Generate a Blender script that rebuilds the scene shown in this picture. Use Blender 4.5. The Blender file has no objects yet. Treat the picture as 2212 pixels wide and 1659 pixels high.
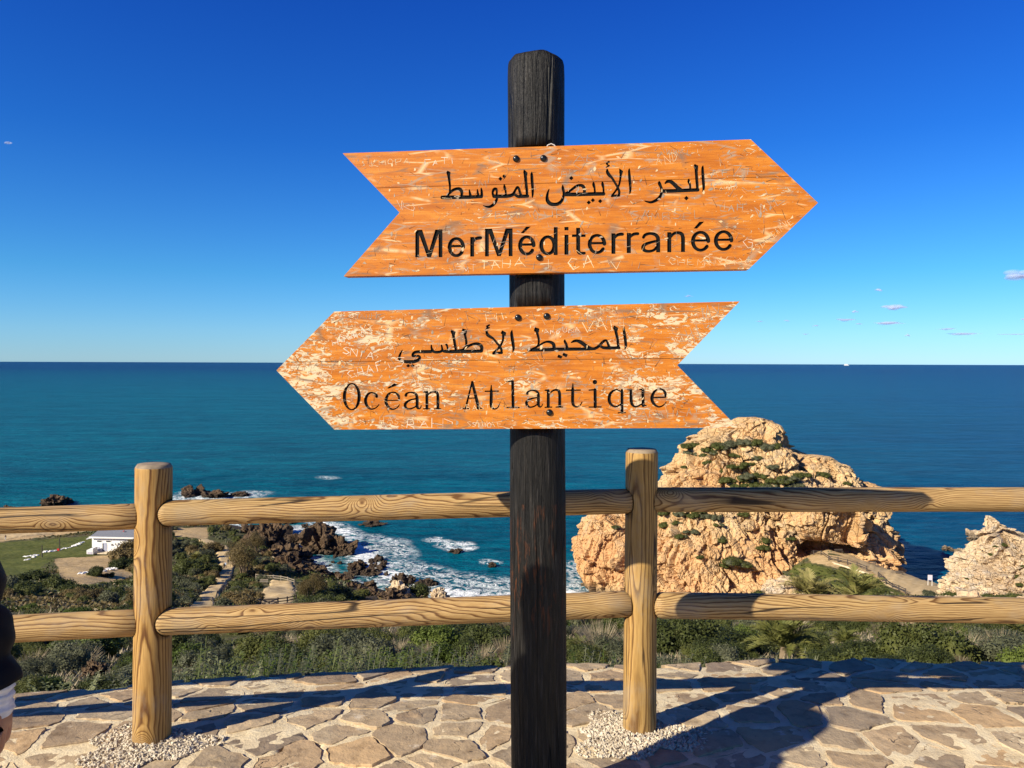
import bpy, bmesh, math, random
import numpy as np
from mathutils import Vector, Matrix
random.seed(7)
RNG = np.random.default_rng(11)
S = bpy.context.scene
C = S.collection
R = math.radians

# ------------------------------------------------------------------ camera
FPX, CX, CY, EYE = 1662.0, 1106.0, 829.5, 1.43       # focal length and centre in 2212 px wide units
PITCH, ROLL = R(1.79), R(0.19)
cd = bpy.data.cameras.new("camera"); cam = bpy.data.objects.new("camera", cd); C.objects.link(cam)
cd.sensor_width = 36.0; cd.lens = 36.0 * FPX / 2212.0
cd.clip_start = 0.05; cd.clip_end = 90000
fw = Vector((0, math.cos(PITCH), -math.sin(PITCH))); up0 = Vector((0, math.sin(PITCH), math.cos(PITCH)))
rt0 = Vector((1, 0, 0))
rt = rt0 * math.cos(ROLL) + up0 * math.sin(ROLL); up = up0 * math.cos(ROLL) - rt0 * math.sin(ROLL)
cam.matrix_world = Matrix(((rt.x, up.x, -fw.x, 0), (rt.y, up.y, -fw.y, 0), (rt.z, up.z, -fw.z, EYE), (0, 0, 0, 1)))
S.camera = cam

# ------------------------------------------------------------------ sky, sun, exposure
SUN_AZ, SUN_EL = R(53.0), R(30.0)                    # shadows run 53 degrees right of straight ahead
w = bpy.data.worlds.new("World"); S.world = w; w.use_nodes = True
wn = w.node_tree; bg = wn.nodes["Background"]
sky = wn.nodes.new("ShaderNodeTexSky"); sky.sky_type = 'NISHITA'; sky.sun_disc = False
sky.sun_elevation = SUN_EL; sky.sun_rotation = math.pi + SUN_AZ
sky.altitude = 60; sky.air_density = 1.0; sky.dust_density = 0.0; sky.ozone_density = 4.0
# sky tint, dimmed overhead out of view to lower the ambient light: the colour goes from pale cyan at the horizon to a deep blue higher up
wtc = wn.nodes.new("ShaderNodeTexCoord"); wsx = wn.nodes.new("ShaderNodeSeparateXYZ"); wr = wn.nodes.new("ShaderNodeValToRGB"); wm = wn.nodes.new("ShaderNodeMix")
wm.data_type = 'RGBA'; wm.blend_type = 'MULTIPLY'; wm.inputs[0].default_value = 1.0
for i, (p_, c_) in enumerate([(0.0, (.40, .70, 1.18)), (.035, (.37, .70, 1.14)), (.105, (.22, .64, 1.04)), (.26, (.095, .45, 1.05)), (.42, (.06, .34, 1.05)), (.7, (.06, .20, .58)), (1.0, (.06, .16, .44))]):
    e_ = wr.color_ramp.elements[i] if i < 2 else wr.color_ramp.elements.new(p_)
    e_.position = p_; e_.color = (*c_, 1)
wn.links.new(wtc.outputs['Generated'], wsx.inputs[0]); wn.links.new(wsx.outputs[2], wr.inputs[0]); wn.links.new(sky.outputs[0], wm.inputs[6]); wn.links.new(wr.outputs[0], wm.inputs[7])
wn.links.new(wm.outputs[2], bg.inputs[0]); bg.inputs[1].default_value = 0.085
sd = bpy.data.lights.new("sun", 'SUN'); so = bpy.data.objects.new("sun", sd); C.objects.link(so)
sd.energy = 5.0; sd.angle = R(0.5); sd.color = (1.0, 0.905, 0.73)
sdir = Vector((math.sin(SUN_AZ) * math.cos(SUN_EL), math.cos(SUN_AZ) * math.cos(SUN_EL), -math.sin(SUN_EL)))
so.rotation_euler = sdir.to_track_quat('-Z', 'Y').to_euler(); so.location = (-20, -20, 30)
S.view_settings.view_transform = 'Standard'; S.view_settings.look = 'None'
S.cycles.transparent_max_bounces = 40; S.view_settings.gamma = 1.0; S.view_settings.exposure = 0.65; S.view_settings.use_curve_mapping = False

# ------------------------------------------------------------------ helpers
def ray(x, y):
    return (fw + rt * ((x - CX) / FPX) + up * (-(y - CY) / FPX))
def at(x, y, d):                                    # point seen at (x, y), d metres ahead along Y
    r = ray(x, y); return Vector((r.x, r.y, r.z)) * (d / r.y) + Vector((0, 0, EYE))
def at_z(x, y, z):
    r = ray(x, y); return r * ((z - EYE) / r.z) + Vector((0, 0, EYE))
FWn, RTn, UPn = np.array(fw), np.array(rt), np.array(up)
def project(P):                                     # world array -> picture coordinates
    q = P - np.array([0, 0, EYE]); dpt = np.maximum(q @ FWn, 1e-3)
    return CX + FPX * (q @ RTn) / dpt, CY - FPX * (q @ UPn) / dpt

_perm = np.random.default_rng(3).permutation(1024)
def _h(ix, iy, iz):
    return _perm[(_perm[(_perm[ix & 1023] + iy) & 1023] + iz) & 1023]
_gr = np.random.default_rng(4).normal(size=(1024, 3)); _gr /= np.linalg.norm(_gr, axis=1)[:, None]
_rv = np.random.default_rng(5).random((1024, 4))
def perlin(P):
    P = np.asarray(P, float); i = np.floor(P).astype(int); f = P - i; u = f * f * f * (f * (f * 6 - 15) + 10)
    out = 0
    for dx in (0, 1):
        for dy in (0, 1):
            for dz in (0, 1):
                g = _gr[_h(i[:, 0] + dx, i[:, 1] + dy, i[:, 2] + dz)]
                d = (g * (f - np.array([dx, dy, dz]))).sum(1)
                wgt = (u[:, 0] if dx else 1 - u[:, 0]) * (u[:, 1] if dy else 1 - u[:, 1]) * (u[:, 2] if dz else 1 - u[:, 2])
                out = out + d * wgt
    return out * 1.5
def fbm(P, octv=4, gain=0.5, ridged=False):
    P = np.asarray(P, float); a, s, t = 1.0, 0, 0
    for k in range(octv):
        n = perlin(P * (2 ** k) + 17.3 * k)
        s = s + a * ((1 - 2 * np.abs(n)) if ridged else n); t += a; a *= gain
    return s / t
def facets(P, tilt=1.0):                            # per-cell tilted planes: broken, angular rock; also the distance to the cell border
    P = np.asarray(P, float); i = np.floor(P).astype(int); n = len(P); f1 = np.full(n, 9.0); f2 = np.full(n, 9.0); val = np.zeros(n)
    for dx in (-1, 0, 1):
        for dy in (-1, 0, 1):
            for dz in (-1, 0, 1):
                c = i + np.array([dx, dy, dz]); h = _h(c[:, 0], c[:, 1], c[:, 2]); r = _rv[h]; o = P - (c + r[:, :3]); d = np.linalg.norm(o, axis=1)
                m = d < f1; f2 = np.where(m, f1, np.minimum(f2, d)); f1 = np.where(m, d, f1)
                g = _gr[(h * 7 + 3) & 1023]; val = np.where(m, (r[:, 3] - 0.5) + tilt * (g * o).sum(1), val)
    return val, f2 - f1
def worley(P):                                      # F1, F2, random value of the nearest cell
    P = np.asarray(P, float); i = np.floor(P).astype(int)
    n = len(P); f1 = np.full(n, 9.0); f2 = np.full(n, 9.0); val = np.zeros(n)
    for dx in (-1, 0, 1):
        for dy in (-1, 0, 1):
            for dz in (-1, 0, 1):
                c = i + np.array([dx, dy, dz]); h = _h(c[:, 0], c[:, 1], c[:, 2]); r = _rv[h]
                d = np.linalg.norm(c + r[:, :3] - P, axis=1)
                m = d < f1
                f2 = np.where(m, f1, np.minimum(f2, d)); val = np.where(m, r[:, 3], val); f1 = np.where(m, d, f1)
    return f1, f2, val
def sstep(a, b, x):
    t = np.clip((x - a) / (b - a), 0, 1); return t * t * (3 - 2 * t)

def link(name, me, parent=None, label=None, cat=None, group=None, kind=None, loc=None):
    o = bpy.data.objects.new(name, me); C.objects.link(o)
    if parent is not None: o.parent = parent
    tag(o, label, cat, group, kind)
    if loc is not None: o.location = loc
    return o
def tag(o, label=None, cat=None, group=None, kind=None):
    if label: o['label'] = label
    if cat: o['category'] = cat
    if group: o['group'] = group
    if kind: o['kind'] = kind
    return o
def thing(name, label, cat, loc=(0, 0, 0), rz=0.0, group=None):
    o = link(name, None, None, label, cat, group); o.location = loc; o.rotation_euler = (0, 0, rz); return o
def mesh(name, V, F, mats=(), smooth=False, mi=None):
    me = bpy.data.meshes.new(name)
    V = np.asarray(V, float)
    if isinstance(F, np.ndarray):
        n, k = F.shape
        me.vertices.add(len(V)); me.vertices.foreach_set('co', V.ravel().astype(np.float32))
        me.loops.add(n * k); me.loops.foreach_set('vertex_index', F.ravel().astype(np.int32))
        me.polygons.add(n); me.polygons.foreach_set('loop_start', np.arange(0, n * k, k, dtype=np.int32))
        me.polygons.foreach_set('loop_total', np.full(n, k, dtype=np.int32))
    else:
        me.from_pydata([tuple(v) for v in V], [], F)
    for m in (mats if isinstance(mats, (list, tuple)) else [mats]): me.materials.append(m)
    if mi is not None: me.polygons.foreach_set('material_index', np.asarray(mi, dtype=np.int32))
    me.polygons.foreach_set('use_smooth', np.full(len(me.polygons), smooth))
    me.update(calc_edges=True); me.validate()
    return me
def attr(me, name, arr):
    a = me.attributes.new(name, 'FLOAT', 'POINT'); a.data.foreach_set('value', np.asarray(arr, np.float32))
def copy_tree(o, parent=None):
    c = o.copy(); C.objects.link(c)
    if parent is not None: c.parent = parent
    for ch in list(o.children): copy_tree(ch, c)
    return c
def grid_faces(nu, nv, wrap=False):
    a = np.arange(nu * nv).reshape(nv, nu)
    if wrap: a = np.concatenate([a, a[:, :1]], 1)
    return np.stack([a[:-1, :-1], a[:-1, 1:], a[1:, 1:], a[1:, :-1]], -1).reshape(-1, 4)
class MB:                                           # collects simple solids into one mesh
    def __init__(s): s.V = []; s.F = []
    def add(s, V, F):
        k = len(s.V); s.V += [tuple(v) for v in V]; s.F += [tuple(i + k for i in f) for f in F]; return s
    def box(s, c, d, M=None):
        V = [Vector((c[0] + sx * d[0] / 2, c[1] + sy * d[1] / 2, c[2] + sz * d[2] / 2)) for sx in (-1, 1) for sy in (-1, 1) for sz in (-1, 1)]
        if M is not None: V = [M @ v for v in V]
        return s.add(V, [(0, 1, 3, 2), (4, 6, 7, 5), (0, 4, 5, 1), (2, 3, 7, 6), (0, 2, 6, 4), (1, 5, 7, 3)])
    def tube(s, p, q, r0, r1=None, n=8, caps=True):
        p, q = Vector(p), Vector(q); r1 = r0 if r1 is None else r1
        m = (q - p).to_track_quat('Z', 'Y').to_matrix()
        V = [p + m @ Vector((math.cos(a) * r0, math.sin(a) * r0, 0)) for a in [2 * math.pi * i / n for i in range(n)]]
        V += [q + m @ Vector((math.cos(a) * r1, math.sin(a) * r1, 0)) for a in [2 * math.pi * i / n for i in range(n)]]
        F = [(i, (i + 1) % n, n + (i + 1) % n, n + i) for i in range(n)]
        if caps: F += [tuple(range(n - 1, -1, -1)), tuple(range(n, 2 * n))]
        return s.add(V, F)
    def mesh(s, name, mats, smooth=False): return mesh(name, s.V, s.F, mats, smooth)
    def build(s, name, mats, parent=None, smooth=False, **k): return link(name, s.mesh(name, mats, smooth), parent, **k)
def lathe(prof, n=32, jit=0.0, seed=0):             # prof: (r, z) from bottom to top, capped
    V = []; F = []; rg = random.Random(seed)
    for r, z in prof:
        for i in range(n):
            a = 2 * math.pi * i / n
            V.append((r * math.cos(a), r * math.sin(a), z))
    for k in range(len(prof) - 1):
        for i in range(n):
            F.append((k * n + i, k * n + (i + 1) % n, (k + 1) * n + (i + 1) % n, (k + 1) * n + i))
    F.append(tuple(range(n - 1, -1, -1))); F.append(tuple(range((len(prof) - 1) * n, len(prof) * n)))
    return V, F
def boolean(o, cutters):
    for c in cutters:
        m = o.modifiers.new("cut", 'BOOLEAN'); m.operation = 'DIFFERENCE'; m.solver = 'EXACT'; m.object = c
    dg = bpy.context.evaluated_depsgraph_get(); me = bpy.data.meshes.new_from_object(o.evaluated_get(dg))
    o.modifiers.clear(); o.data = me
    for c in cutters: bpy.data.objects.remove(c)

# ------------------------------------------------------------------ node helpers
class G:
    def __init__(s, name, rough=0.8, spec=0.3):
        s.m = bpy.data.materials.new(name); s.m.use_nodes = True; s.t = s.m.node_tree
        s.b = s.t.nodes["Principled BSDF"]; s.out = s.t.nodes["Material Output"]
        s.b.inputs['Roughness'].default_value = rough; s.b.inputs['Specular IOR Level'].default_value = spec
    def n(s, kind, **k):
        nd = s.t.nodes.new(kind)
        for a, v in k.items(): setattr(nd, a, v)
        return nd
    def set(s, sock, v):
        if hasattr(v, 'links') or isinstance(v, bpy.types.NodeSocket): s.t.links.new(v, sock)
        elif isinstance(v, (tuple, list)) and len(v) == 3 and sock.type == 'RGBA': sock.default_value = (*v, 1)
        else: sock.default_value = v
    def obj(s): return s.n('ShaderNodeTexCoord').outputs['Object']
    def pos(s): return s.n('ShaderNodeNewGeometry').outputs['Position']
    def rnd(s): return s.n('ShaderNodeObjectInfo').outputs['Random']
    def at(s, name): return s.n('ShaderNodeAttribute', attribute_name=name).outputs['Fac']
    def map(s, v, scale=(1, 1, 1), rot=(0, 0, 0), loc=(0, 0, 0)):
        nd = s.n('ShaderNodeMapping'); s.set(nd.inputs[0], v); nd.inputs['Scale'].default_value = scale
        nd.inputs['Rotation'].default_value = rot; s.set(nd.inputs['Location'], loc); return nd.outputs[0]
    def noise(s, v, sc=5, det=4, rough=0.55, dist=0.0, w=None):
        nd = s.n('ShaderNodeTexNoise'); s.set(nd.inputs['Vector'], v)
        if w is not None: nd.noise_dimensions = '4D'; s.set(nd.inputs['W'], w)
        nd.inputs['Scale'].default_value = sc; nd.inputs['Detail'].default_value = det
        nd.inputs['Roughness'].default_value = rough; nd.inputs['Distortion'].default_value = dist; return nd.outputs['Fac']
    def vor(s, v, sc=5, feat='F1', out='Distance', rand=1.0):
        nd = s.n('ShaderNodeTexVoronoi', feature=feat); s.set(nd.inputs['Vector'], v); nd.inputs['Scale'].default_value = sc
        nd.inputs['Randomness'].default_value = rand
        return nd.outputs[out]
    def ramp(s, f, stops, interp='LINEAR'):
        nd = s.n('ShaderNodeValToRGB'); s.set(nd.inputs[0], f); e = nd.color_ramp.elements; nd.color_ramp.interpolation = interp
        while len(e) < len(stops): e.new(0.5)
        for i, (p, c) in enumerate(stops):
            e[i].position = p; e[i].color = (*c, 1) if isinstance(c, (tuple, list)) else (c, c, c, 1)
        return nd.outputs[0]
    def mix(s, a, b, f, mode='MIX'):
        nd = s.n('ShaderNodeMix', data_type='RGBA', blend_type=mode); s.set(nd.inputs[0], f); s.set(nd.inputs[6], a); s.set(nd.inputs[7], b)
        return nd.outputs[2]
    def ma(s, op, a, b=0.0, c=None):
        nd = s.n('ShaderNodeMath', operation=op); s.set(nd.inputs[0], a); s.set(nd.inputs[1], b)
        if c is not None: s.set(nd.inputs[2], c)
        return nd.outputs[0]
    def xyz(s, v):
        nd = s.n('ShaderNodeSeparateXYZ'); s.set(nd.inputs[0], v); return nd.outputs
    def vadd(s, a, b, op='ADD'):
        nd = s.n('ShaderNodeVectorMath', operation=op); s.set(nd.inputs[0], a); s.set(nd.inputs[1], b); return nd.outputs[0]
    def bump(s, h, st=0.5, dist=0.01, nrm=None):
        nd = s.n('ShaderNodeBump'); s.set(nd.inputs['Height'], h); nd.inputs['Strength'].default_value = st; nd.inputs['Distance'].default_value = dist
        if nrm is not None: s.set(nd.inputs['Normal'], nrm)
        s.t.links.new(nd.outputs[0], s.b.inputs['Normal']); return nd.outputs[0]
    def col(s, c): s.set(s.b.inputs['Base Color'], c); return s
    def rough(s, r): s.set(s.b.inputs['Roughness'], r); return s
def plain(name, c, rough=0.7, spec=0.3, var=0.15, sc=8.0):
    g = G(name, rough, spec); n = g.noise(g.obj(), sc, 3)
    g.col(g.ramp(n, [(0.3, tuple(x * (1 - var) for x in c)), (0.7, tuple(min(1, x * (1 + var)) for x in c))])); return g.m
# ------------------------------------------------------------------ materials
def wood_mat(name, light, mid, dark, ring=0.0095, knot=True, dirt=0.25, pith=0.33, amp=0.16, stretch=0.22):
    g = G(name, 0.65, 0.25); r = g.rnd()
    v = g.obj(); x, y, z = g.xyz(v)[0:3]
    off = g.n('ShaderNodeCombineXYZ'); g.set(off.inputs[0], g.ma('MULTIPLY', r, 37.0)); g.set(off.inputs[1], g.ma('MULTIPLY', r, 91.0)); g.set(off.inputs[2], g.ma('MULTIPLY', r, 53.0))
    px = g.ma('SUBTRACT', x, 0.03); py = g.ma('SUBTRACT', y, pith)
    rad = g.ma('SQRT', g.ma('ADD', g.ma('MULTIPLY', px, px), g.ma('MULTIPLY', py, py)))
    vs = g.vadd(g.map(v, (1, 1, stretch)), off.outputs[0])
    n1 = g.noise(vs, 7.0, 2, 0.4); n2 = g.noise(g.map(vs, (1, 1, 2.0)), 26.0, 2, 0.5)
    f = g.ma('ADD', rad, g.ma('MULTIPLY', n1, amp)); f = g.ma('ADD', f, g.ma('MULTIPLY', n2, 0.008))
    if knot:
        vk = g.vadd(g.map(v, (1, 1, 0.8)), off.outputs[0])
        kd = g.vor(vk, 5.0); kk = g.ma('POWER', 2.718, g.ma('MULTIPLY', g.ma('MULTIPLY', kd, kd), -30.0))
        f = g.ma('ADD', f, g.ma('MULTIPLY', kk, 0.075))
    ph = g.ma('FRACT', g.ma('DIVIDE', f, ring))
    c = g.ramp(ph, [(0.0, light), (0.5, mid), (0.74, dark), (0.84, dark), (0.93, mid), (1.0, light)])
    fine = g.noise(g.map(v, (1, 1, 0.03)), 420, 2, 0.6)
    c = g.mix(c, g.ramp(fine, [(0.35, (0.25, 0.15, 0.07)), (0.6, (1, 1, 1))]), 0.4, 'MULTIPLY')
    big = g.noise(vs, 5, 4, 0.6)
    c = g.mix(c, (0.30, 0.265, 0.215), g.ramp(g.noise(g.map(v, (1, 1, 0.5), loc=(3, 7, 1)), 7, 5, 0.7), [(0.52, 0.0), (0.7, 0.38)]))
    c = g.mix(c, (0.30, 0.24, 0.09), g.ramp(big, [(0.45, 0.0), (0.75, dirt)]))
    if knot: c = g.mix(c, (0.16, 0.08, 0.03), g.ramp(kd, [(0.0, 0.8), (0.055, 0.65), (0.075, 0.0)]))
    # drying cracks along the grain
    ck = g.noise(g.vadd(g.map(v, (1, 1, 0.05)), off.outputs[0]), 17, 1, 0.3)
    cr = g.ramp(g.ma('ABSOLUTE', g.ma('SUBTRACT', ck, 0.5)), [(0.0, 1.0), (0.009, 0.85), (0.017, 0.0)])
    msk = g.ramp(g.noise(g.vadd(v, off.outputs[0]), 2.2, 1), [(0.5, 0.0), (0.56, 1.0)])
    cr = g.ma('MULTIPLY', cr, msk)
    c = g.mix(c, (0.03, 0.018, 0.01), cr)
    g.col(c)
    h = g.ma('SUBTRACT', g.ma('MULTIPLY', ph, -0.12), g.ma('MULTIPLY', cr, 2.0)); h = g.ma('ADD', h, g.ma('MULTIPLY', fine, 0.3))
    g.bump(h, 0.5, 0.002)
    return g.m
RAILW = wood_mat("weathered_rail_wood", (0.52, 0.345, 0.15), (0.45, 0.28, 0.11), (0.15, 0.07, 0.024), 0.0095, dirt=0.22)
POSTW = wood_mat("post_wood", (0.49, 0.295, 0.10), (0.40, 0.23, 0.067), (0.15, 0.065, 0.018), 0.0085, amp=0.10, stretch=0.13, dirt=0.2)
ENDW = plain("sawn_end_grain", (0.27, 0.21, 0.145), 0.8, 0.2, 0.25, 40)

def tar_mat():
    g = G("tarred_black_wood", 0.5, 0.5); v = g.obj()
    vs = g.map(v, (1, 1, 0.06)); st = g.noise(vs, 130, 4, 0.65); fib = g.noise(g.map(v, (1, 1, 0.14)), 60, 4, 0.7)
    c = g.ramp(st, [(0.3, (0.003, 0.003, 0.003)), (0.52, (0.010, 0.009, 0.008)), (0.66, (0.028, 0.025, 0.022)), (0.8, (0.07, 0.062, 0.055))])
    z = g.xyz(v)[2]
    zone = g.ma('MULTIPLY', g.ramp(z, [(0.0, 0.0), (0.55, 0.0), (0.72, 1.0), (1.0, 0.7), (1.12, 0.0)]), g.ramp(fib, [(0.54, 0.0), (0.66, 1.0)]))
    c = g.mix(c, (0.11, 0.036, 0.012), zone)
    wear = g.ramp(g.noise(g.map(v, (1, 1, 0.3)), 55, 5, 0.75), [(0.68, 0.0), (0.76, 0.6)])
    c = g.mix(c, (0.22, 0.2, 0.18), wear)
    cr = g.ramp(g.ma('ABSOLUTE', g.ma('SUBTRACT', g.noise(g.map(v, (1, 1, 0.035)), 26, 1, 0.3), 0.5)), [(0.0, 1.0), (0.006, 0.6), (0.012, 0.0)])
    c = g.mix(c, (0.002, 0.002, 0.002), cr)
    g.col(c); g.rough(g.ramp(fib, [(0.3, 0.45), (0.7, 0.7)])); g.b.inputs['Specular IOR Level'].default_value = 0.22
    g.bump(g.ma('SUBTRACT', g.ma('ADD', st, g.ma('MULTIPLY', fib, 0.8)), g.ma('MULTIPLY', cr, 1.5)), 1.0, 0.007); return g.m
TAR = tar_mat()

def board_mat(name, worn, seed, bonus=0.0):
    g = G(name, 0.42, 0.35); v = g.obj(); vo = g.map(v, loc=(seed * 3.1, seed * 1.7, 0))
    gr = g.noise(g.map(vo, (1.0, 9, 1)), 5.5, 4, 0.6); fine = g.noise(g.map(vo, (1, 28, 1)), 14, 3, 0.6)
    c = g.ramp(gr, [(0.3, (0.40, 0.115, 0.009)), (0.5, (0.54, 0.175, 0.013)), (0.7, (0.64, 0.245, 0.028))])
    c = g.mix(c, g.ramp(fine, [(0.4, (0.72, 0.58, 0.4)), (0.62, (1, 1, 1))]), 0.5, 'MULTIPLY')
    spk = g.noise(vo, 210, 2, 0.6); c = g.mix(c, (0.40, 0.10, 0.012), g.ramp(spk, [(0.60, 0.0), (0.68, 0.6)]))
    patch = g.noise(g.map(vo, (1, 2.3, 1)), 5.0, 3, 0.6)
    # scraped varnish: angular flakes, more of them where the board is rubbed
    cell = g.noise(g.map(vo, (0.8, 2.0, 1), (0, 0, 0.12)), 38, 6, 0.7, 1.4)
    thr = g.ma('ADD', cell, g.ma('MULTIPLY', g.ma('SUBTRACT', patch, 0.5), 0.55))
    thr = g.ma('ADD', thr, g.ramp(g.ma('ABSOLUTE', g.ma('ADD', g.xyz(v)[0], 0.06)), [(0.1, 0.0), (0.6, bonus)]))
    sc = g.ramp(thr, [(worn, 0.0), (worn + 0.012, 1.0)])
    c = g.mix(c, g.mix(g.mix((0.60, 0.44, 0.25), (0.68, 0.54, 0.35), fine), (0.40, 0.34, 0.27), g.ramp(g.noise(g.map(vo, (1, 2.4, 1)), 11, 4, 0.7), [(0.5, 0.0), (0.64, 0.75)])), sc)
    for k, (ang, scl) in enumerate([(0.5, 9), (-0.7, 11), (1.45, 8), (0.05, 12)]):
        ln = g.vor(g.map(vo, (0.35, 2.2, 1), (0, 0, ang), (k * 3.3, k, 0)), scl, 'DISTANCE_TO_EDGE')
        lm = g.ramp(g.noise(vo, 9 + k, 3, 0.6, w=k * 2.0), [(0.5, 0.0), (0.6, 1.0)])
        c = g.mix(c, [(0.22, 0.12, 0.06), (0.74, 0.52, 0.27), (0.20, 0.13, 0.08), (0.36, 0.26, 0.17)][k], g.ma('MULTIPLY', g.ramp(ln, [(0.0, 0.85), (0.022, 0.5), (0.045, 0.0)]), lm))
    edge = g.ramp(thr, [(worn - 0.015, 0.0), (worn, 0.55), (worn + 0.014, 0.0)])
    c = g.mix(c, (0.24, 0.10, 0.03), edge)
    grey = g.ramp(g.noise(g.map(vo, (0.55, 2.6, 1), (0, 0, -0.35)), 34, 5, 0.7), [(0.58, 0.0), (0.63, 0.75)])
    gm = g.ramp(g.noise(vo, 4.2, 2), [(0.5, 0.0), (0.6, 1.0)])
    c = g.mix(c, (0.33, 0.27, 0.21), g.ma('MULTIPLY', grey, gm))
    g.col(c); g.rough(g.ma('ADD', 0.35, g.ma('MULTIPLY', sc, 0.4)))
    g.bump(g.ma('SUBTRACT', g.ma('MULTIPLY', fine, 0.2), g.ma('ADD', sc, g.ma('MULTIPLY', edge, 0.6))), 0.5, 0.0012); return g.m
BOARD_A = board_mat("varnished_board", 0.69, 1.0, 0.05); BOARD_B = board_mat("rubbed_varnished_board", 0.625, 4.0, 0.095)
def ink():
    g = G("black_letter_paint", 0.75, 0.12); n = g.noise(g.obj(), 180, 3)
    g.col(g.ramp(n, [(0.3, (0.003, 0.003, 0.003)), (0.7, (0.009, 0.009, 0.009))])); g.bump(n, 0.4, 0.001); return g.m
INK = ink()
SCR_L = plain("bare_scratched_wood", (0.66, 0.48, 0.27), 0.8, 0.2, 0.12, 60)
SCR_W = plain("white_scribble", (0.68, 0.56, 0.42), 0.8, 0.2, 0.1, 60)
SCR_G = plain("grey_scratched_wood", (0.34, 0.26, 0.19), 0.85, 0.2, 0.25, 60)
SCR_D = plain("dark_scratch", (0.10, 0.055, 0.03), 0.85, 0.2, 0.25, 60)
STEEL = G("black_bolt_steel", 0.25, 0.6); STEEL.col((0.012, 0.012, 0.013)); STEEL.b.inputs['Metallic'].default_value = 0.4; STEEL = STEEL.m
CLEAR = plain("clear_plastic_tie", (0.55, 0.52, 0.48), 0.3, 0.5, 0.1)

def stone_mat():
    g = G("flagstone", 0.85, 0.2); r = g.rnd(); v = g.obj()
    off = g.n('ShaderNodeCombineXYZ'); g.set(off.inputs[0], g.ma('MULTIPLY', r, 31.0)); g.set(off.inputs[1], g.ma('MULTIPLY', r, 77.0))
    vo = g.vadd(v, off.outputs[0])
    base = g.ramp(r, [(0.0, (0.33, 0.24, 0.15)), (0.2, (0.44, 0.335, 0.21)), (0.4, (0.32, 0.25, 0.17)), (0.55, (0.52, 0.355, 0.19)), (0.7, (0.25, 0.195, 0.14)), (0.85, (0.50, 0.39, 0.25)), (1.0, (0.40, 0.28, 0.165))])
    n = g.noise(vo, 14, 6, 0.65); n2 = g.noise(vo, 60, 4, 0.65); n3 = g.noise(vo, 5, 2)
    c = g.mix(base, g.ramp(n, [(0.3, (0.55, 0.5, 0.45)), (0.5, (1, 1, 1)), (0.7, (1.25, 1.2, 1.12))]), 0.8, 'MULTIPLY')
    c = g.mix(c, (0.34, 0.22, 0.12), g.ramp(n3, [(0.55, 0.0), (0.7, 0.45)]))
    c = g.mix(c, (0.06, 0.05, 0.045), g.ramp(n2, [(0.62, 0.0), (0.72, 0.55)]))
    lm = g.noise(vo, 9, 5, 0.7); c = g.mix(c, (0.62, 0.53, 0.40), g.ramp(lm, [(0.62, 0.0), (0.68, 0.75)]))
    crk = g.ramp(g.ma('ABSOLUTE', g.ma('SUBTRACT', g.noise(vo, 3.1, 4, 0.6, 0.6), 0.5)), [(0.0, 0.9), (0.004, 0.5), (0.008, 0.0)])
    crk = g.ma('MULTIPLY', crk, g.ramp(g.noise(vo, 4.0, 1), [(0.55, 0.0), (0.6, 1.0)]))
    c = g.mix(c, (0.09, 0.07, 0.05), crk)
    pit = g.noise(vo, 34, 5, 0.75)
    g.col(c); g.bump(g.ma('SUBTRACT', g.ma('ADD', g.ma('ADD', n, g.ma('MULTIPLY', n2, 0.5)), g.ma('MULTIPLY', pit, 0.7)), crk), 0.5, 0.012); return g.m
STONE = stone_mat()
def mortar_mat():
    g = G("lime_mortar", 0.9, 0.15); v = g.pos(); n = g.noise(v, 9, 6, 0.65); n2 = g.noise(v, 90, 4, 0.7); n3 = g.noise(v, 2.2, 3)
    c = g.ramp(n, [(0.25, (0.52, 0.40, 0.235)), (0.5, (0.72, 0.59, 0.375)), (0.75, (0.80, 0.69, 0.47))])
    c = g.mix(c, (0.36, 0.28, 0.2), g.ramp(n2, [(0.56, 0.0), (0.72, 0.6)])); c = g.mix(c, (0.42, 0.35, 0.27), g.ramp(n3, [(0.5, 0.0), (0.75, 0.6)]))
    g.col(c); g.bump(g.ma('ADD', n, g.ma('MULTIPLY', n2, 0.45)), 0.7, 0.014); return g.m
MORTAR = mortar_mat()
def grav():
    g = G("pale_gravel", 0.9, 0.15); n = g.noise(g.pos(), 60, 2); g.col(g.ramp(n, [(0.3, (0.34, 0.27, 0.19)), (0.5, (0.56, 0.48, 0.36)), (0.7, (0.68, 0.61, 0.48))])); return g.m
GRAVEL = grav()

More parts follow.
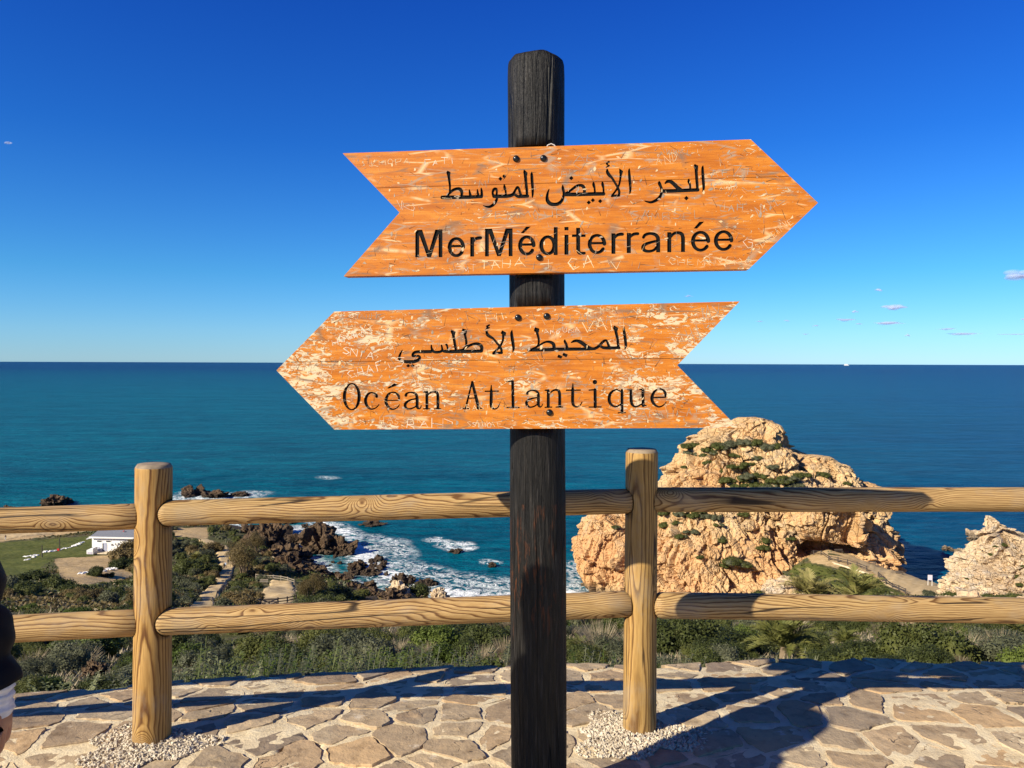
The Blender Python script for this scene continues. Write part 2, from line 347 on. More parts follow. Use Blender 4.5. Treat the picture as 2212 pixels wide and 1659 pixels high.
def rock_mat(name, tan, warm, grey, warm_amt=0.5, sc=1.0, bumpd=0.5, rust=1.0):
    g = G(name, 0.9, 0.15); v = g.pos(); n1 = g.noise(v, 0.055 * sc, 5, 0.6); n2 = g.noise(v, 0.35 * sc, 6, 0.65); n3 = g.noise(v, 1.7 * sc, 5, 0.7)
    c = g.mix(tan, warm, g.ramp(n1, [(0.42, 0.0), (0.62, warm_amt)])); c = g.mix(c, grey, g.ramp(n2, [(0.5, 0.0), (0.68, 0.75)]))
    c = g.mix(c, g.ramp(n3, [(0.3, (0.5, 0.43, 0.36)), (0.48, (1, 1, 1)), (0.72, (1.15, 1.12, 1.05))]), 0.9, 'MULTIPLY')
    stk = g.noise(g.map(v, (0.5 * sc, 0.5 * sc, 0.05 * sc)), 1, 5, 0.7); c = g.mix(c, g.ramp(stk, [(0.34, (0.52, 0.45, 0.38)), (0.46, (1, 1, 1))]), 0.75, 'MULTIPLY')
    z = g.xyz(v)[2]
    hz = g.ma('ADD', z, g.ma('MULTIPLY', n2, 14.0))
    c = g.mix(c, (0.56, 0.31, 0.14), g.ma('MULTIPLY', g.ramp(g.ma('MULTIPLY_ADD', hz, 0.02, 1.2), [(0.12, 0.0), (0.2, 1.0), (0.36, 1.0), (0.48, 0.0)]), g.ramp(n1, [(0.35, 0.1 * rust), (0.6, warm_amt * rust)])))
    wet = g.ramp(g.ma('MULTIPLY_ADD', g.ma('ADD', z, g.ma('MULTIPLY', n2, 4.0)), 0.1, 6.2), [(0.0, 1.0), (0.28, 1.0), (0.5, 0.0)])
    c = g.mix(c, (0.06, 0.045, 0.033), g.ma('MULTIPLY', wet, 0.85))
    g.col(c); crk = g.vor(g.vadd(g.map(v, (1, 1, 0.55)), g.map(v, (0, 0, 0))), 0.5 * sc, 'DISTANCE_TO_EDGE')
    g.bump(g.ma('ADD', g.ma('ADD', n2, g.ma('MULTIPLY', n3, 0.5)), g.ma('MULTIPLY', g.ramp(crk, [(0.0, 0.0), (0.08, 1.0)]), 0.5)), 0.85, bumpd); return g.m
CLIFF = rock_mat("tan_cliff_rock", (0.61, 0.425, 0.22), (0.55, 0.31, 0.13), (0.41, 0.33, 0.235), 0.85)
PALE = rock_mat("pale_cream_rock", (0.58, 0.45, 0.29), (0.56, 0.35, 0.18), (0.45, 0.41, 0.35), 0.3, 1.6, 0.3, 0.0)
SHORE = rock_mat("brown_shore_rock", (0.115, 0.078, 0.048), (0.16, 0.10, 0.055), (0.06, 0.047, 0.037), 0.5, 2.0, 0.5, 0.0)

def leaf(name, a, b, c3, trans=0.25):
    g = G(name, 0.6, 0.25); r = g.rnd(); n = g.noise(g.obj(), 2.2, 4, 0.7); f = g.ma('ADD', g.ma('MULTIPLY', n, 0.7), g.ma('MULTIPLY', r, 0.3))
    c = g.ramp(f, [(0.3, a), (0.5, b), (0.72, c3)]); g.col(c)
    tr = g.n('ShaderNodeBsdfTranslucent'); g.set(tr.inputs[0], c); ms = g.n('ShaderNodeMixShader'); ms.inputs[0].default_value = trans
    g.t.links.new(g.b.outputs[0], ms.inputs[1]); g.t.links.new(tr.outputs[0], ms.inputs[2]); g.t.links.new(ms.outputs[0], g.out.inputs[0]); return g.m
L_DARK = leaf("dark_green_leaves", (0.033, 0.043, 0.012), (0.066, 0.08, 0.02), (0.13, 0.135, 0.033))
L_GREY = leaf("grey_green_leaves", (0.06, 0.067, 0.035), (0.105, 0.112, 0.06), (0.16, 0.162, 0.09))
L_BRIGHT = leaf("bright_green_leaves", (0.05, 0.075, 0.012), (0.085, 0.12, 0.02), (0.15, 0.185, 0.035))
L_BROWN = leaf("rusty_brown_sprays", (0.085, 0.065, 0.025), (0.14, 0.105, 0.04), (0.2, 0.145, 0.06))
L_DRY = leaf("dry_grass_blades", (0.20, 0.155, 0.09), (0.30, 0.24, 0.15), (0.40, 0.33, 0.22))
L_SILVER = leaf("silvery_leaves", (0.09, 0.11, 0.035), (0.15, 0.175, 0.06), (0.34, 0.35, 0.18))
L_PALM = leaf("palm_fronds", (0.11, 0.125, 0.03), (0.23, 0.225, 0.065), (0.40, 0.33, 0.13))
BARK = plain("grey_bark", (0.20, 0.15, 0.10), 0.9, 0.1, 0.3, 6)
def terrain_mat():
    g = G("scrub_ground", 0.95, 0.1); v = g.pos(); n = g.noise(v, 0.25, 6, 0.65); n2 = g.noise(v, 0.9, 7, 0.75)
    scrub = g.ramp(n, [(0.3, (0.05, 0.056, 0.02)), (0.48, (0.10, 0.10, 0.04)), (0.6, (0.17, 0.14, 0.075)), (0.75, (0.27, 0.21, 0.125))])
    grass = g.ramp(n2, [(0.3, (0.05, 0.065, 0.014)), (0.5, (0.11, 0.125, 0.03)), (0.62, (0.17, 0.165, 0.05)), (0.78, (0.25, 0.21, 0.09))])
    dirt = g.ramp(n2, [(0.3, (0.33, 0.225, 0.10)), (0.5, (0.52, 0.37, 0.19)), (0.75, (0.64, 0.47, 0.27))])
    def soft(a, k): return g.ramp(g.ma('ADD', g.at(a), g.ma('MULTIPLY', g.ma('SUBTRACT', n, 0.5), k)), [(0.4, 0.0), (0.6, 1.0)])
    c = g.mix(scrub, grass, soft('grass', 0.9)); c = g.mix(c, dirt, soft('dirt', 1.1))
    c = g.mix(c, (0.075, 0.058, 0.042), soft('rock', 0.9)); g.col(c); g.bump(n2, 0.8, 0.25); return g.m
TERR = terrain_mat()
def sandy():
    g = G("sandy_gravel_path", 0.95, 0.1); v = g.pos(); n = g.noise(v, 0.6, 5, 0.65); g.col(g.ramp(n, [(0.3, (0.46, 0.33, 0.17)), (0.5, (0.58, 0.43, 0.23)), (0.7, (0.66, 0.51, 0.30))]))
    g.bump(g.noise(v, 3, 4), 0.5, 0.1); return g.m
SAND = sandy()
def sea_mat():
    g = G("sea_water", 0.12, 0.5); v = g.pos(); x, y, z = g.xyz(v)[0:3]
    dist = g.ma('MULTIPLY', y, 1 / 2000.0)
    wide = g.noise(g.map(v, (0.0012, 0.0045, 0)), 1, 4, 0.55)
    side = g.ma('DIVIDE', x, g.ma('ADD', y, 60.0))
    f = g.ma('ADD', g.ma('MULTIPLY_ADD', side, 0.9, 0.30), g.ma('MULTIPLY', g.ma('SUBTRACT', wide, 0.5), 0.5))
    c = g.ramp(f, [(0.1, (0.0005, 0.088, 0.135)), (0.5, (0.0005, 0.074, 0.135)), (0.85, (0.001, 0.050, 0.130))])
    c = g.mix(c, (0.001, 0.028, 0.098), g.ramp(g.ma('MULTIPLY', dist, 0.3), [(0.2, 0.0), (0.75, 1.0)]))
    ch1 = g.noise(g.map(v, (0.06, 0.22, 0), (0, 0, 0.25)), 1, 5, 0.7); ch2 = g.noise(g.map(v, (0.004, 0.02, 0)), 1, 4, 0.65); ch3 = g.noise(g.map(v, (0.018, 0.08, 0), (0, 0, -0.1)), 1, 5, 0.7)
    c = g.mix(c, g.ramp(g.ma('MULTIPLY_ADD', ch2, 0.25, g.ma('MULTIPLY_ADD', ch3, 0.45, g.ma('MULTIPLY', ch1, 0.5))), [(0.48, (0.3, 0.42, 0.5)), (0.6, (1, 1, 1)), (0.72, (1.9, 1.75, 1.5))]), 0.9, 'MULTIPLY')  # light and dark of wave facets painted into the water colour
    c = g.mix(c, (0.008, 0.16, 0.165), g.ma('MULTIPLY', g.at('shallow'), 0.5))
    fn = g.noise(v, 0.16, 6, 0.72, 1.4); fr = g.ma('ABSOLUTE', g.ma('SUBTRACT', g.noise(g.map(v, (1, 1, 1)), 0.30, 4, 0.6, 0.8), 0.5))
    web = g.ramp(fr, [(0.0, 1.0), (0.05, 0.35), (0.11, 0.0)])
    fo = g.at('foam')
    fm = g.ramp(g.ma('ADD', g.ma('MULTIPLY', fo, 0.75), g.ma('MULTIPLY', g.ma('SUBTRACT', fn, 0.5), 1.7)), [(0.50, 0.0), (0.62, 1.0)])
    fw_ = g.ma('MULTIPLY', web, g.ramp(fo, [(0.12, 0.0), (0.4, 0.9)]))
    fm = g.ma('MAXIMUM', fm, fw_)
    caps = g.ramp(g.noise(g.map(v, (0.03, 0.10, 0)), 1.0, 6, 0.7), [(0.735, 0.0), (0.76, 0.35)])
    c = g.mix(c, (0.30, 0.42, 0.46), caps)
    c = g.mix(c, (0.82, 0.86, 0.86), fm); g.col(c)
    g.rough(g.ma('MULTIPLY_ADD', fm, 0.5, 0.28))
    w1 = g.noise(g.map(v, (0.10, 0.24, 0), (0, 0, 0.3)), 1, 5, 0.6); w2 = g.noise(g.map(v, (0.45, 0.9, 0), (0, 0, -0.2)), 1, 4, 0.6)
    w3 = g.noise(g.map(v, (0.012, 0.035, 0)), 1, 5, 0.6)
    h = g.ma('ADD', g.ma('ADD', g.ma('MULTIPLY', w1, 2.6), g.ma('MULTIPLY', w2, 0.8)), g.ma('MULTIPLY', w3, 5.0))
    g.bump(g.ma('ADD', h, g.ma('MULTIPLY', fm, 0.15)), 1.0, 1.0)
    g.b.inputs['Specular IOR Level'].default_value = 0.012
    return g.m
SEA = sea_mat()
WHITE = plain("white_paint", (0.8, 0.78, 0.74), 0.7, 0.2, 0.06, 2); GREYB = plain("blue_grey_paint", (0.36, 0.38, 0.47), 0.7, 0.2, 0.1, 2)
ROOF = plain("grey_sheet_roof", (0.20, 0.21, 0.23), 0.6, 0.3, 0.15, 3); DARKG = plain("dark_glass", (0.02, 0.022, 0.025), 0.15, 0.5, 0.1)
DFENCE = plain("dark_weathered_timber", (0.075, 0.062, 0.055), 0.85, 0.2, 0.25, 5); PFENCE = plain("pale_timber", (0.27, 0.225, 0.175), 0.85, 0.2, 0.2, 5)
CREAM = plain("cream_render_wall", (0.62, 0.52, 0.36), 0.9, 0.15, 0.2, 1.5)
ORANGE = plain("orange_plastic", (0.75, 0.16, 0.03), 0.5, 0.3, 0.1); PANEL = plain("pale_sign_panel", (0.56, 0.52, 0.60), 0.5, 0.3, 0.05); RED = plain("red_paint", (0.5, 0.03, 0.03), 0.5, 0.3, 0.1)
NAVY = plain("navy_padded_nylon", (0.003, 0.004, 0.008), 0.7, 0.15, 0.25, 14); KNIT = plain("white_ribbed_knit", (0.62, 0.60, 0.60), 0.95, 0.1, 0.15, 60)
SKIN = plain("skin", (0.34, 0.165, 0.105), 0.5, 0.35, 0.12, 18); HAIR = plain("dark_hair", (0.02, 0.014, 0.01), 0.5, 0.4, 0.3, 40)
DENIM = plain("dark_denim", (0.03, 0.035, 0.06), 0.9, 0.1, 0.2, 20); SHOE = plain("black_shoe_leather", (0.015, 0.014, 0.013), 0.5, 0.4, 0.2)
YELLOW = plain("yellow_cloth", (0.55, 0.38, 0.06), 0.9, 0.1, 0.1); LBLUE = plain("pale_blue_cloth", (0.42, 0.5, 0.62), 0.9, 0.1, 0.1)
# ------------------------------------------------------------------ stone pavement of the lookout
def PG(X, Y):                                       # the pavement falls away gently beyond the fence
    X = np.asarray(X, float); Y = np.asarray(Y, float); t = np.maximum(0, Y - 0.06 - np.interp(X, [-3, -1.3, 0.48, 2.4], [2.6, 2.845, 2.93, 2.96])); return -np.interp(X, [-2.2, -0.8, 0.4, 1.8], [0.17, 0.145, 0.11, 0.12]) * t * t / (t + 0.12)
def pave_hit(x, y):
    q = at_z(x, y, 0.0)
    for _ in range(25): q = at_z(x, y, 0.5 * q.z + 0.5 * float(PG(q.x, q.y)))
    return q
EDGE = np.array([tuple(pave_hit(x, y))[:2] for x, y in [(-900, 1640), (-300, 1545), (0, 1505), (370, 1474), (700, 1453), (1000, 1437), (1250, 1436), (1400, 1441), (1500, 1437), (1650, 1427), (1900, 1424), (2212, 1436), (2600, 1448), (3400, 1475)]])
def edge_y(x): return np.interp(x, EDGE[:, 0], EDGE[:, 1])
HOLE = np.array(at_z(647, 1618, 0.0))[:2]
def build_pavement():
    xs = np.linspace(-4.6, 4.6, 440); vs = np.linspace(0, 1, 130)
    X, Vv = np.meshgrid(xs, vs); Ye = edge_y(X) + 0.012 * perlin(np.stack([X.ravel() * 9, 0 * X.ravel(), 0 * X.ravel() + 3], 1)).reshape(X.shape)
    Y = 1.2 + (Ye - 1.2) * Vv; P = np.stack([X.ravel(), Y.ravel(), 0 * X.ravel()], 1)
    Z = 0.008 * fbm(P * 6, 4) + 0.006 * fbm(P * 26, 3) + 0.0022
    hd = np.hypot((P[:, 0] - HOLE[0]) / 1.5, P[:, 1] - HOLE[1]); Z -= 0.075 * (1 - sstep(0.028, 0.05, hd))
    Z -= 0.03 * sstep(0.98, 1.0, Vv.ravel()) ** 2
    Z += PG(P[:, 0], P[:, 1])
    P[:, 2] = Z
    F = grid_faces(440, 130)
    # skirt under the far edge, then the plain ground behind the camera
    n = len(P); lip = P[-440:].copy(); low = lip.copy(); low[:, 2] = -3.2; low[:, 1] += 0.15
    P = np.concatenate([P, low]); k = np.arange(439)
    F = np.concatenate([F, np.stack([n - 440 + k, n + k, n + k + 1, n - 440 + k + 1], 1)])
    q = len(P); P = np.concatenate([P, np.array([(-7, -6, -.006), (7, -6, -.006), (7, 1.2, -.006), (-7, 1.2, -.006)])]); F = np.concatenate([F, [[q, q + 1, q + 2, q + 3]]])
    pv = link("pavement", mesh("pavement", P, F, MORTAR, True), kind='structure')
    return pv
PAVE = build_pavement()

def clip_poly(poly, p, nrm):                         # keep the side where (x - p).n <= 0
    out = []
    for i in range(len(poly)):
        a, b = poly[i], poly[(i + 1) % len(poly)]; da, db = np.dot(a - p, nrm), np.dot(b - p, nrm)
        if da <= 0: out.append(a)
        if (da < 0 < db) or (db < 0 < da): out.append(a + (b - a) * (da / (da - db)))
    return out
POSTXY = []
def build_stones():
    rg = np.random.default_rng(21); seeds = []
    row = 0; y = 1.85
    while y < 4.9:
        sx = 0.255; x = -3.4 + (row % 2) * sx / 2
        while x < 3.4:
            sx = rg.uniform(0.15, 0.34); seeds.append((x + rg.uniform(-.05, .05), y + rg.uniform(-.065, .065))); x += sx
        y += rg.uniform(0.13, 0.21); row += 1
    S_ = np.array(seeds); made = 0
    for i, s in enumerate(S_):
        if s[1] < 2.3 or abs(s[0]) > 0.7 * s[1] + 0.8 or s[1] > edge_y(s[0]) + 0.03: continue
        d = np.linalg.norm(S_ - s, axis=1); nb = np.argsort(d)[1:14]
        poly = [np.array(p) for p in [(s[0] - .4, s[1] - .4), (s[0] + .4, s[1] - .4), (s[0] + .4, s[1] + .4), (s[0] - .4, s[1] + .4)]]
        gap = rg.uniform(0.005, 0.026)
        for j in nb:
            nn = S_[j] - s; L = np.linalg.norm(nn); nn = nn / L
            poly = clip_poly(poly, s + nn * (L / 2 - gap), nn)
            if len(poly) < 3: break
        if len(poly) < 3: continue
        A = np.array(poly); per = np.linalg.norm(np.roll(A, -1, 0) - A, axis=1); cum = np.concatenate([[0], np.cumsum(per)]); N = 34
        t = np.linspace(0, cum[-1], N, endpoint=False)
        pts = np.stack([np.interp(t, cum, np.append(A[:, k], A[0, k])) for k in (0, 1)], 1)
        q3 = np.column_stack([pts * 11, np.full(N, i * .37)]); q4 = np.column_stack([pts * 34, np.full(N, i * .7)])
        c = pts.mean(0); dirv = (pts - c); ln = np.linalg.norm(dirv, axis=1)[:, None]; dirv /= ln
        pts = pts + dirv * (0.012 * perlin(q3) + 0.013 * perlin(q4))[:, None]
        pts[:, 1] = np.minimum(pts[:, 1], edge_y(pts[:, 0]) + 0.012 * perlin(np.column_stack([pts[:, 0] * 20, pts[:, 0] * 0, pts[:, 0] * 0 + i])))
        if min(np.hypot(*(pts - HOLE).T)) < 0.055: pts = HOLE + (pts - HOLE) * np.maximum(1, 0.06 / np.hypot(*(pts - HOLE).T))[:, None]
        c = pts.mean(0); ar = 0.5 * abs(np.sum(pts[:, 0] * np.roll(pts[:, 1], -1) - pts[:, 1] * np.roll(pts[:, 0], -1)))
        if ar < 0.006: continue
        h = rg.uniform(0.002, 0.0105); tilt = rg.normal(0, 0.022, 2)
        rings = [(1.0, -0.022), (0.995, h * 0.85), (0.975, h), (0.62, h), (0.3, h)]
        V = []; 
        for f, z in rings:
            q = c + (pts - c) * f; nz = 0.0045 * fbm(np.column_stack([q * 17, np.full(N, i * 1.0)]), 3)
            zz = z + (nz if f < 0.99 else 0.4 * nz) + ((q - c) @ tilt if f < 0.99 else 0) + PG(q[:, 0], q[:, 1]) - PG(c[0], c[1])
            V.append(np.column_stack([q - c, zz]))
        V.append(np.array([[0, 0, h + 0.003 * rg.normal()]])); V = np.concatenate(V)
        F = []
        for k in range(len(rings) - 1):
            for a in range(N): F.append((k * N + a, k * N + (a + 1) % N, (k + 1) * N + (a + 1) % N, (k + 1) * N + a))
        k = (len(rings) - 1) * N
        for a in range(N): F.append((k + a, k + (a + 1) % N, len(V) - 1))
        fm = mesh("flagstone", V, F, STONE, True); fm.set_sharp_from_angle(angle=0.32)
        link("flagstone", fm, PAVE, loc=(c[0], c[1], float(PG(c[0], c[1])))); made += 1
    return made
build_stones()

def gravel_patch(cx, cy, rx, ry, n, label, seed):
    rg = np.random.default_rng(seed); bm = bmesh.new(); bmesh.ops.create_icosphere(bm, subdivisions=1, radius=1.0)
    IV = np.array([v.co for v in bm.verts]); IF = np.array([[v.index for v in f.verts] for f in bm.faces]); bm.free()
    V = []; F = []; k = 0
    for i in range(n):
        a = rg.uniform(0, 2 * math.pi); r = math.sqrt(rg.random()) * (1 + 0.22 * math.sin(3 * a + seed) + 0.12 * math.sin(7 * a))
        x, y = cx + rx * r * math.cos(a), cy + ry * r * math.sin(a); s = rg.uniform(0.002, 0.0055) * (1.4 if rg.random() < .08 else 1)
        z = 0.006 * max(0, 1 - r * r) + 0.006 + rg.uniform(0, 0.008) * max(0, 1.1 - r)
        M = rg.normal(size=(3, 3)) * 0.35 + np.eye(3)
        V.append((IV * (1 + 0.25 * rg.normal(size=(len(IV), 1)))) @ M * s + np.array([x, y, z])); F.append(IF + k); k += len(IV)
    # bed under the pebbles
    N = 40; ang = np.linspace(0, 2 * math.pi, N, endpoint=False); bed = [(cx, cy, 0.012)]
    for f, z in ((0.55, 0.010), (0.97, -0.004)):
        for a in ang:
            q = f * (1 + 0.22 * math.sin(3 * a + seed) + 0.12 * math.sin(7 * a)); bed.append((cx + rx * q * math.cos(a), cy + ry * q * math.sin(a), z))
    BF = [[k, k + 1 + i, k + 1 + (i + 1) % N] for i in range(N)]
    for i in range(N):
        j = (i + 1) % N; BF += [[k + 1 + i, k + 1 + N + i, k + 1 + N + j], [k + 1 + i, k + 1 + N + j, k + 1 + j]]
    V.append(np.array(bed)); F.append(np.array(BF))
    link("gravel", mesh("gravel", np.concatenate(V), np.concatenate(F), GRAVEL), kind='stuff', label=label)

# ------------------------------------------------------------------ post and rail fence
def ground_post(xc, ybot, yy):                      # foot of a post on the pavement
    p = at(xc, ybot, yy); return Vector((p.x, yy, 0.0))
PL = Vector((at(329, 1630, 2.845).x, 2.845, 0)); LEAN = 0.0175; PR = Vector((at(1381, 1606, 2.93).x, 2.93, 0))
PFL = Vector((-3.05, 2.60, 0)); PFR = Vector((2.36, 2.96, 0))
gravel_patch(PL.x + 0.0, PL.y - 0.06, 0.22, 0.16, 3000, "patch of pale gravel around the foot of the left fence post", 1)
gravel_patch(PR.x - 0.02, PR.y - 0.05, 0.24, 0.17, 3200, "patch of pale gravel around the foot of the fence post beside the black pole", 2)
FENCE = thing("post_and_rail_fence", "round timber fence with two rails along the edge of the stone pavement", "fence", tuple(PL))
def post_profile(r, h):
    return [(r * 1.03, -0.12), (r * 1.03, 0.0), (r * 1.02, h * 0.25), (r, h * 0.5), (r * 0.99, h * 0.75), (r * 0.985, h - 0.016), (r * 0.97, h - 0.011), (r * 0.87, h), (r * 0.5, h + 0.001)]
def fence_post(p, r, h, seed):
    pr = []; base = post_profile(r, h)
    for (r0, z0), (r1, z1) in zip(base, base[1:]):
        k = max(1, int(abs(z1 - z0) / 0.04))
        for i in range(k): pr.append((r0 + (r1 - r0) * i / k, z0 + (z1 - z0) * i / k))
    pr.append(base[-1]); n = 40
    V, F = lathe(pr, n); V = np.array(V)
    nz = fbm(V * np.array([14, 14, 1.5]) + seed, 3); rad = V[:, :2] * (1 + 0.018 * nz)[:, None]; V[:, :2] = rad
    mi = [1 if (np.mean([V[i, 2] for i in f]) > h - 0.008) else 0 for f in F]
    o = link("post", mesh("post", V, F, [POSTW, ENDW], True, mi), FENCE, loc=Vector(p) - FENCE.location); return o
posts = [(fence_post(PL, 0.0655, 1.04, 1.0)), fence_post(PR, 0.062, 1.092, 2.0), fence_post(PFL, 0.064, 1.05, 3.0), fence_post(PFR, 0.063, 1.08, 4.0)]
def capsule(L, r, d0, d1, n=28, noise=0.0, seed=0, r1=None):
    r1 = r1 or r; pr = []
    if d0: pr += [(r * math.sin(t), r * d0 * (1 - math.cos(t))) for t in np.linspace(0.12, math.pi / 2, 7)]
    else: pr += [(r * 0.9, 0), (r, 0.004)]
    for t in np.linspace(0.06, 0.94, 24): pr.append((r + (r1 - r) * t, L * t))
    if d1: pr += [(r1 * math.sin(t), L - r1 * d1 * (1 - math.cos(t))) for t in np.linspace(math.pi / 2, 0.12, 7)]
    else: pr += [(r1, L - 0.004), (r1 * 0.9, L)]
    V, F = lathe(pr, n); V = np.array(V)
    if noise: V[:, :2] *= (1 + noise * fbm(np.column_stack([V[:, :2] * 12, V[:, 2] * 2 + seed * 7]), 3))[:, None]
    return V, F
cutters = {0: [], 1: [], 2: [], 3: []}
def rail(p, q, r, d0, d1, seed, cuts):
    p, q = Vector(p), Vector(q); L = (q - p).length; rot = (q - p).to_track_quat('Z', 'Y').to_euler()
    V, F = capsule(L, r, d0, d1, 28, 0.03, seed)
    o = link("rail", mesh("rail", V, F, RAILW, True), FENCE, loc=p - FENCE.location); o.rotation_euler = rot
    for k in cuts:
        V, F = capsule(L + 0.008, r * 1.06 + 0.0015, d0, d1, 28); c = link("cutter", mesh("cutter", V, F), None)
        c.rotation_euler = rot; c.location = p - (q - p).normalized() * 0.004; cutters[k].append(c)
    return o
fwd = Vector((0, -0.014, 0)); dirL = (PL - PFL).normalized(); dirM = (PR - PL).normalized(); dirR = (PFR - PR).normalized()
def zpt(P, z, off): return Vector((P.x + (LEAN * z if P is PL else 0), P.y, z)) + off
# left of the left post, between the posts, right of the right post: top and bottom rail each
rail(zpt(PFL, 0.835, dirL * 0.02 + fwd), zpt(PL, 0.846, dirL * -0.045), 0.0475, 1, 0, 1, [0, 2])
rail(zpt(PFL, 0.44, dirL * 0.02 + fwd), zpt(PL, 0.447, dirL * -0.045), 0.049, 1, 0, 2, [0, 2])
rail(zpt(PL, 0.858, dirM * 0.016 + fwd), zpt(PR, 0.892, dirM * -0.042), 0.0475, 1, 0, 3, [0, 1])
rail(zpt(PL, 0.452, dirM * 0.008 + fwd), zpt(PR, 0.495, dirM * -0.042), 0.0495, 1, 0, 4, [0, 1])
rail(zpt(PR, 0.897, dirR * 0.04), zpt(PFR, 0.899, dirR * -0.04), 0.047, 0, 0, 5, [1, 3])
rail(zpt(PR, 0.494, dirR * 0.034 + fwd), zpt(PFR, 0.460, dirR * -0.04), 0.0495, 1, 0, 6, [1, 3])
dirRR = Vector((1, -0.12, 0)); dirLL = Vector((-0.85, -0.5, 0))
for z in (0.90, 0.46): rail(zpt(PFR, z, dirRR * 0.03 + fwd), zpt(PFR, z, dirRR * 1.8), 0.048, 1, 1, 7 + z, [3])
for z in (0.835, 0.44): rail(zpt(PFL, z, dirLL * 1.8), zpt(PFL, z, dirLL * 0.045), 0.048, 1, 0, 9 + z, [2])
posts[0].rotation_euler = (0, LEAN, 0)
bpy.context.view_layer.update()
for k, o in enumerate(posts): boolean(o, cutters[k])

# ------------------------------------------------------------------ signpost
YP = 2.358
_t, _b = at(1158, 200, YP), at(1163.5, 1500, YP)
lean = math.atan2(_t.x - _b.x, _t.z - _b.z); X0 = _b.x + (_t.x - _b.x) * (0 - _b.z) / (_t.z - _b.z)
SIGN = thing("signpost", "tall black tarred wooden pole carrying two carved orange arrow boards", "signpost", (X0, YP, 0))
ZT = at(1158, 131, YP).z
pr = [(0.0855, -0.15)] + [(0.0855 + 0.0014 * math.sin(z * 3), z) for z in np.linspace(0, ZT - 0.05, 60)] + [(0.0850, ZT - 0.014), (0.0825, ZT - 0.005), (0.077, ZT), (0.04, ZT + 0.003)]
V, F = lathe(pr, 48); V = np.array(V)
V[:, :2] *= (1 + 0.012 * fbm(np.column_stack([V[:, :2] * 16, V[:, 2] * 1.2]), 3) + 0.006 * perlin(np.column_stack([V[:, :2] * 70, V[:, 2] * 3])))[:, None]
tp = V[:, 2] > ZT - 0.03; V[tp, 2] += 0.006 * perlin(V[tp] * 30) - 0.12 * np.maximum(0, np.abs(V[tp, 0] + 0.01) - 0.055)
POLE = link("pole", mesh("pole", V, F, TAR, True), SIGN); POLE.rotation_euler = (0, lean, 0)

YAW = R(6.9); BU = Vector((math.cos(YAW), -math.sin(YAW), 0)); BV = Vector((0, 0, 1)); BN = Vector((-math.sin(YAW), -math.cos(YAW), 0))
class Board:
    def __init__(s, cx, cy):
        s.O = Vector((0, 0, 0)); p = Vector((0.079, 2.246, 0)); s.P = p; q = s.hit(cx, cy); s.O = q; s.P = q
    def hit(s, x, y):
        r = ray(x, y); e = Vector((0, 0, EYE)); t = (s.P - e).dot(BN) / r.dot(BN); return e + r * t
    def loc(s, x, y):
        q = s.hit(x, y) - s.O; return np.array([q.dot(BU), q.dot(BV)])
    def locs(s, pts): return np.array([s.loc(*p) for p in pts])
    def mat(s): return Matrix(((BU.x, BV.x, BN.x, s.O.x), (BU.y, BV.y, BN.y, s.O.y), (BU.z, BV.z, BN.z, s.O.z), (0, 0, 0, 1)))
def poly_sdf(P, poly):                              # signed distance of points P (n,2) to a polygon, negative inside
    P = np.asarray(P); d = np.full(len(P), 9.0); ins = np.zeros(len(P), bool); n = len(poly)
    for i in range(n):
        a, b = poly[i], poly[(i + 1) % n]; ab = b - a; t = np.clip(((P - a) @ ab) / max(ab @ ab, 1e-12), 0, 1)
        d = np.minimum(d, np.linalg.norm(P - (a + t[:, None] * ab), axis=1))
        c = ((a[1] > P[:, 1]) != (b[1] > P[:, 1]))
        with np.errstate(divide='ignore', invalid='ignore'):
            xi = a[0] + (P[:, 1] - a[1]) * (b[0] - a[0]) / (b[1] - a[1])
        ins ^= c & (P[:, 0] < xi)
    return np.where(ins, -d, d)
class Field:
    def __init__(s, lo, hi, res=0.001):
        s.lo = np.array(lo) - 0.01; s.res = res; s.n = np.ceil((np.array(hi) + 0.01 - s.lo) / res).astype(int) + 1
        s.f = np.full((s.n[1], s.n[0]), 0.05)
    def sub(s, lo, hi, m=0.012):
        a = np.clip(np.floor((np.array(lo) - m - s.lo) / s.res).astype(int), 0, s.n - 1); b = np.clip(np.ceil((np.array(hi) + m - s.lo) / s.res).astype(int), 1, s.n)
        X, Y = np.meshgrid(s.lo[0] + s.res * np.arange(a[0], b[0]), s.lo[1] + s.res * np.arange(a[1], b[1]))
        return (slice(a[1], b[1]), slice(a[0], b[0])), np.stack([X.ravel(), Y.ravel()], 1), X.shape
    def union(s, lo, hi, fn):
        sl, P, sh = s.sub(lo, hi); s.f[sl] = np.minimum(s.f[sl], fn(P).reshape(sh))
    def stroke(s, pts, rad):
        for (a, b, ra, rb) in zip(pts, pts[1:], rad, rad[1:]):
            m = max(ra, rb); lo, hi = np.minimum(a, b) - m, np.maximum(a, b) + m
            def fn(P, a=a, b=b, ra=ra, rb=rb):
                ab = b - a; t = np.clip(((P - a) @ ab) / max(ab @ ab, 1e-12), 0, 1); return np.linalg.norm(P - (a + t[:, None] * ab), axis=1) - (ra + t * (rb - ra))
            s.union(lo, hi, fn)
    def poly(s, polys, fat=0.0):                    # list of outlines of one glyph, even-odd
        A = np.concatenate(polys); lo, hi = A.min(0), A.max(0)
        def fn(P):
            d = np.full(len(P), 9.0); sg = np.ones(len(P))
            for q in polys:
                e = poly_sdf(P, q); d = np.minimum(d, np.abs(e)); sg *= np.where(e < 0, -1, 1)
            return np.where(sg < 0, -d, d) - fat
        s.union(lo, hi, fn)
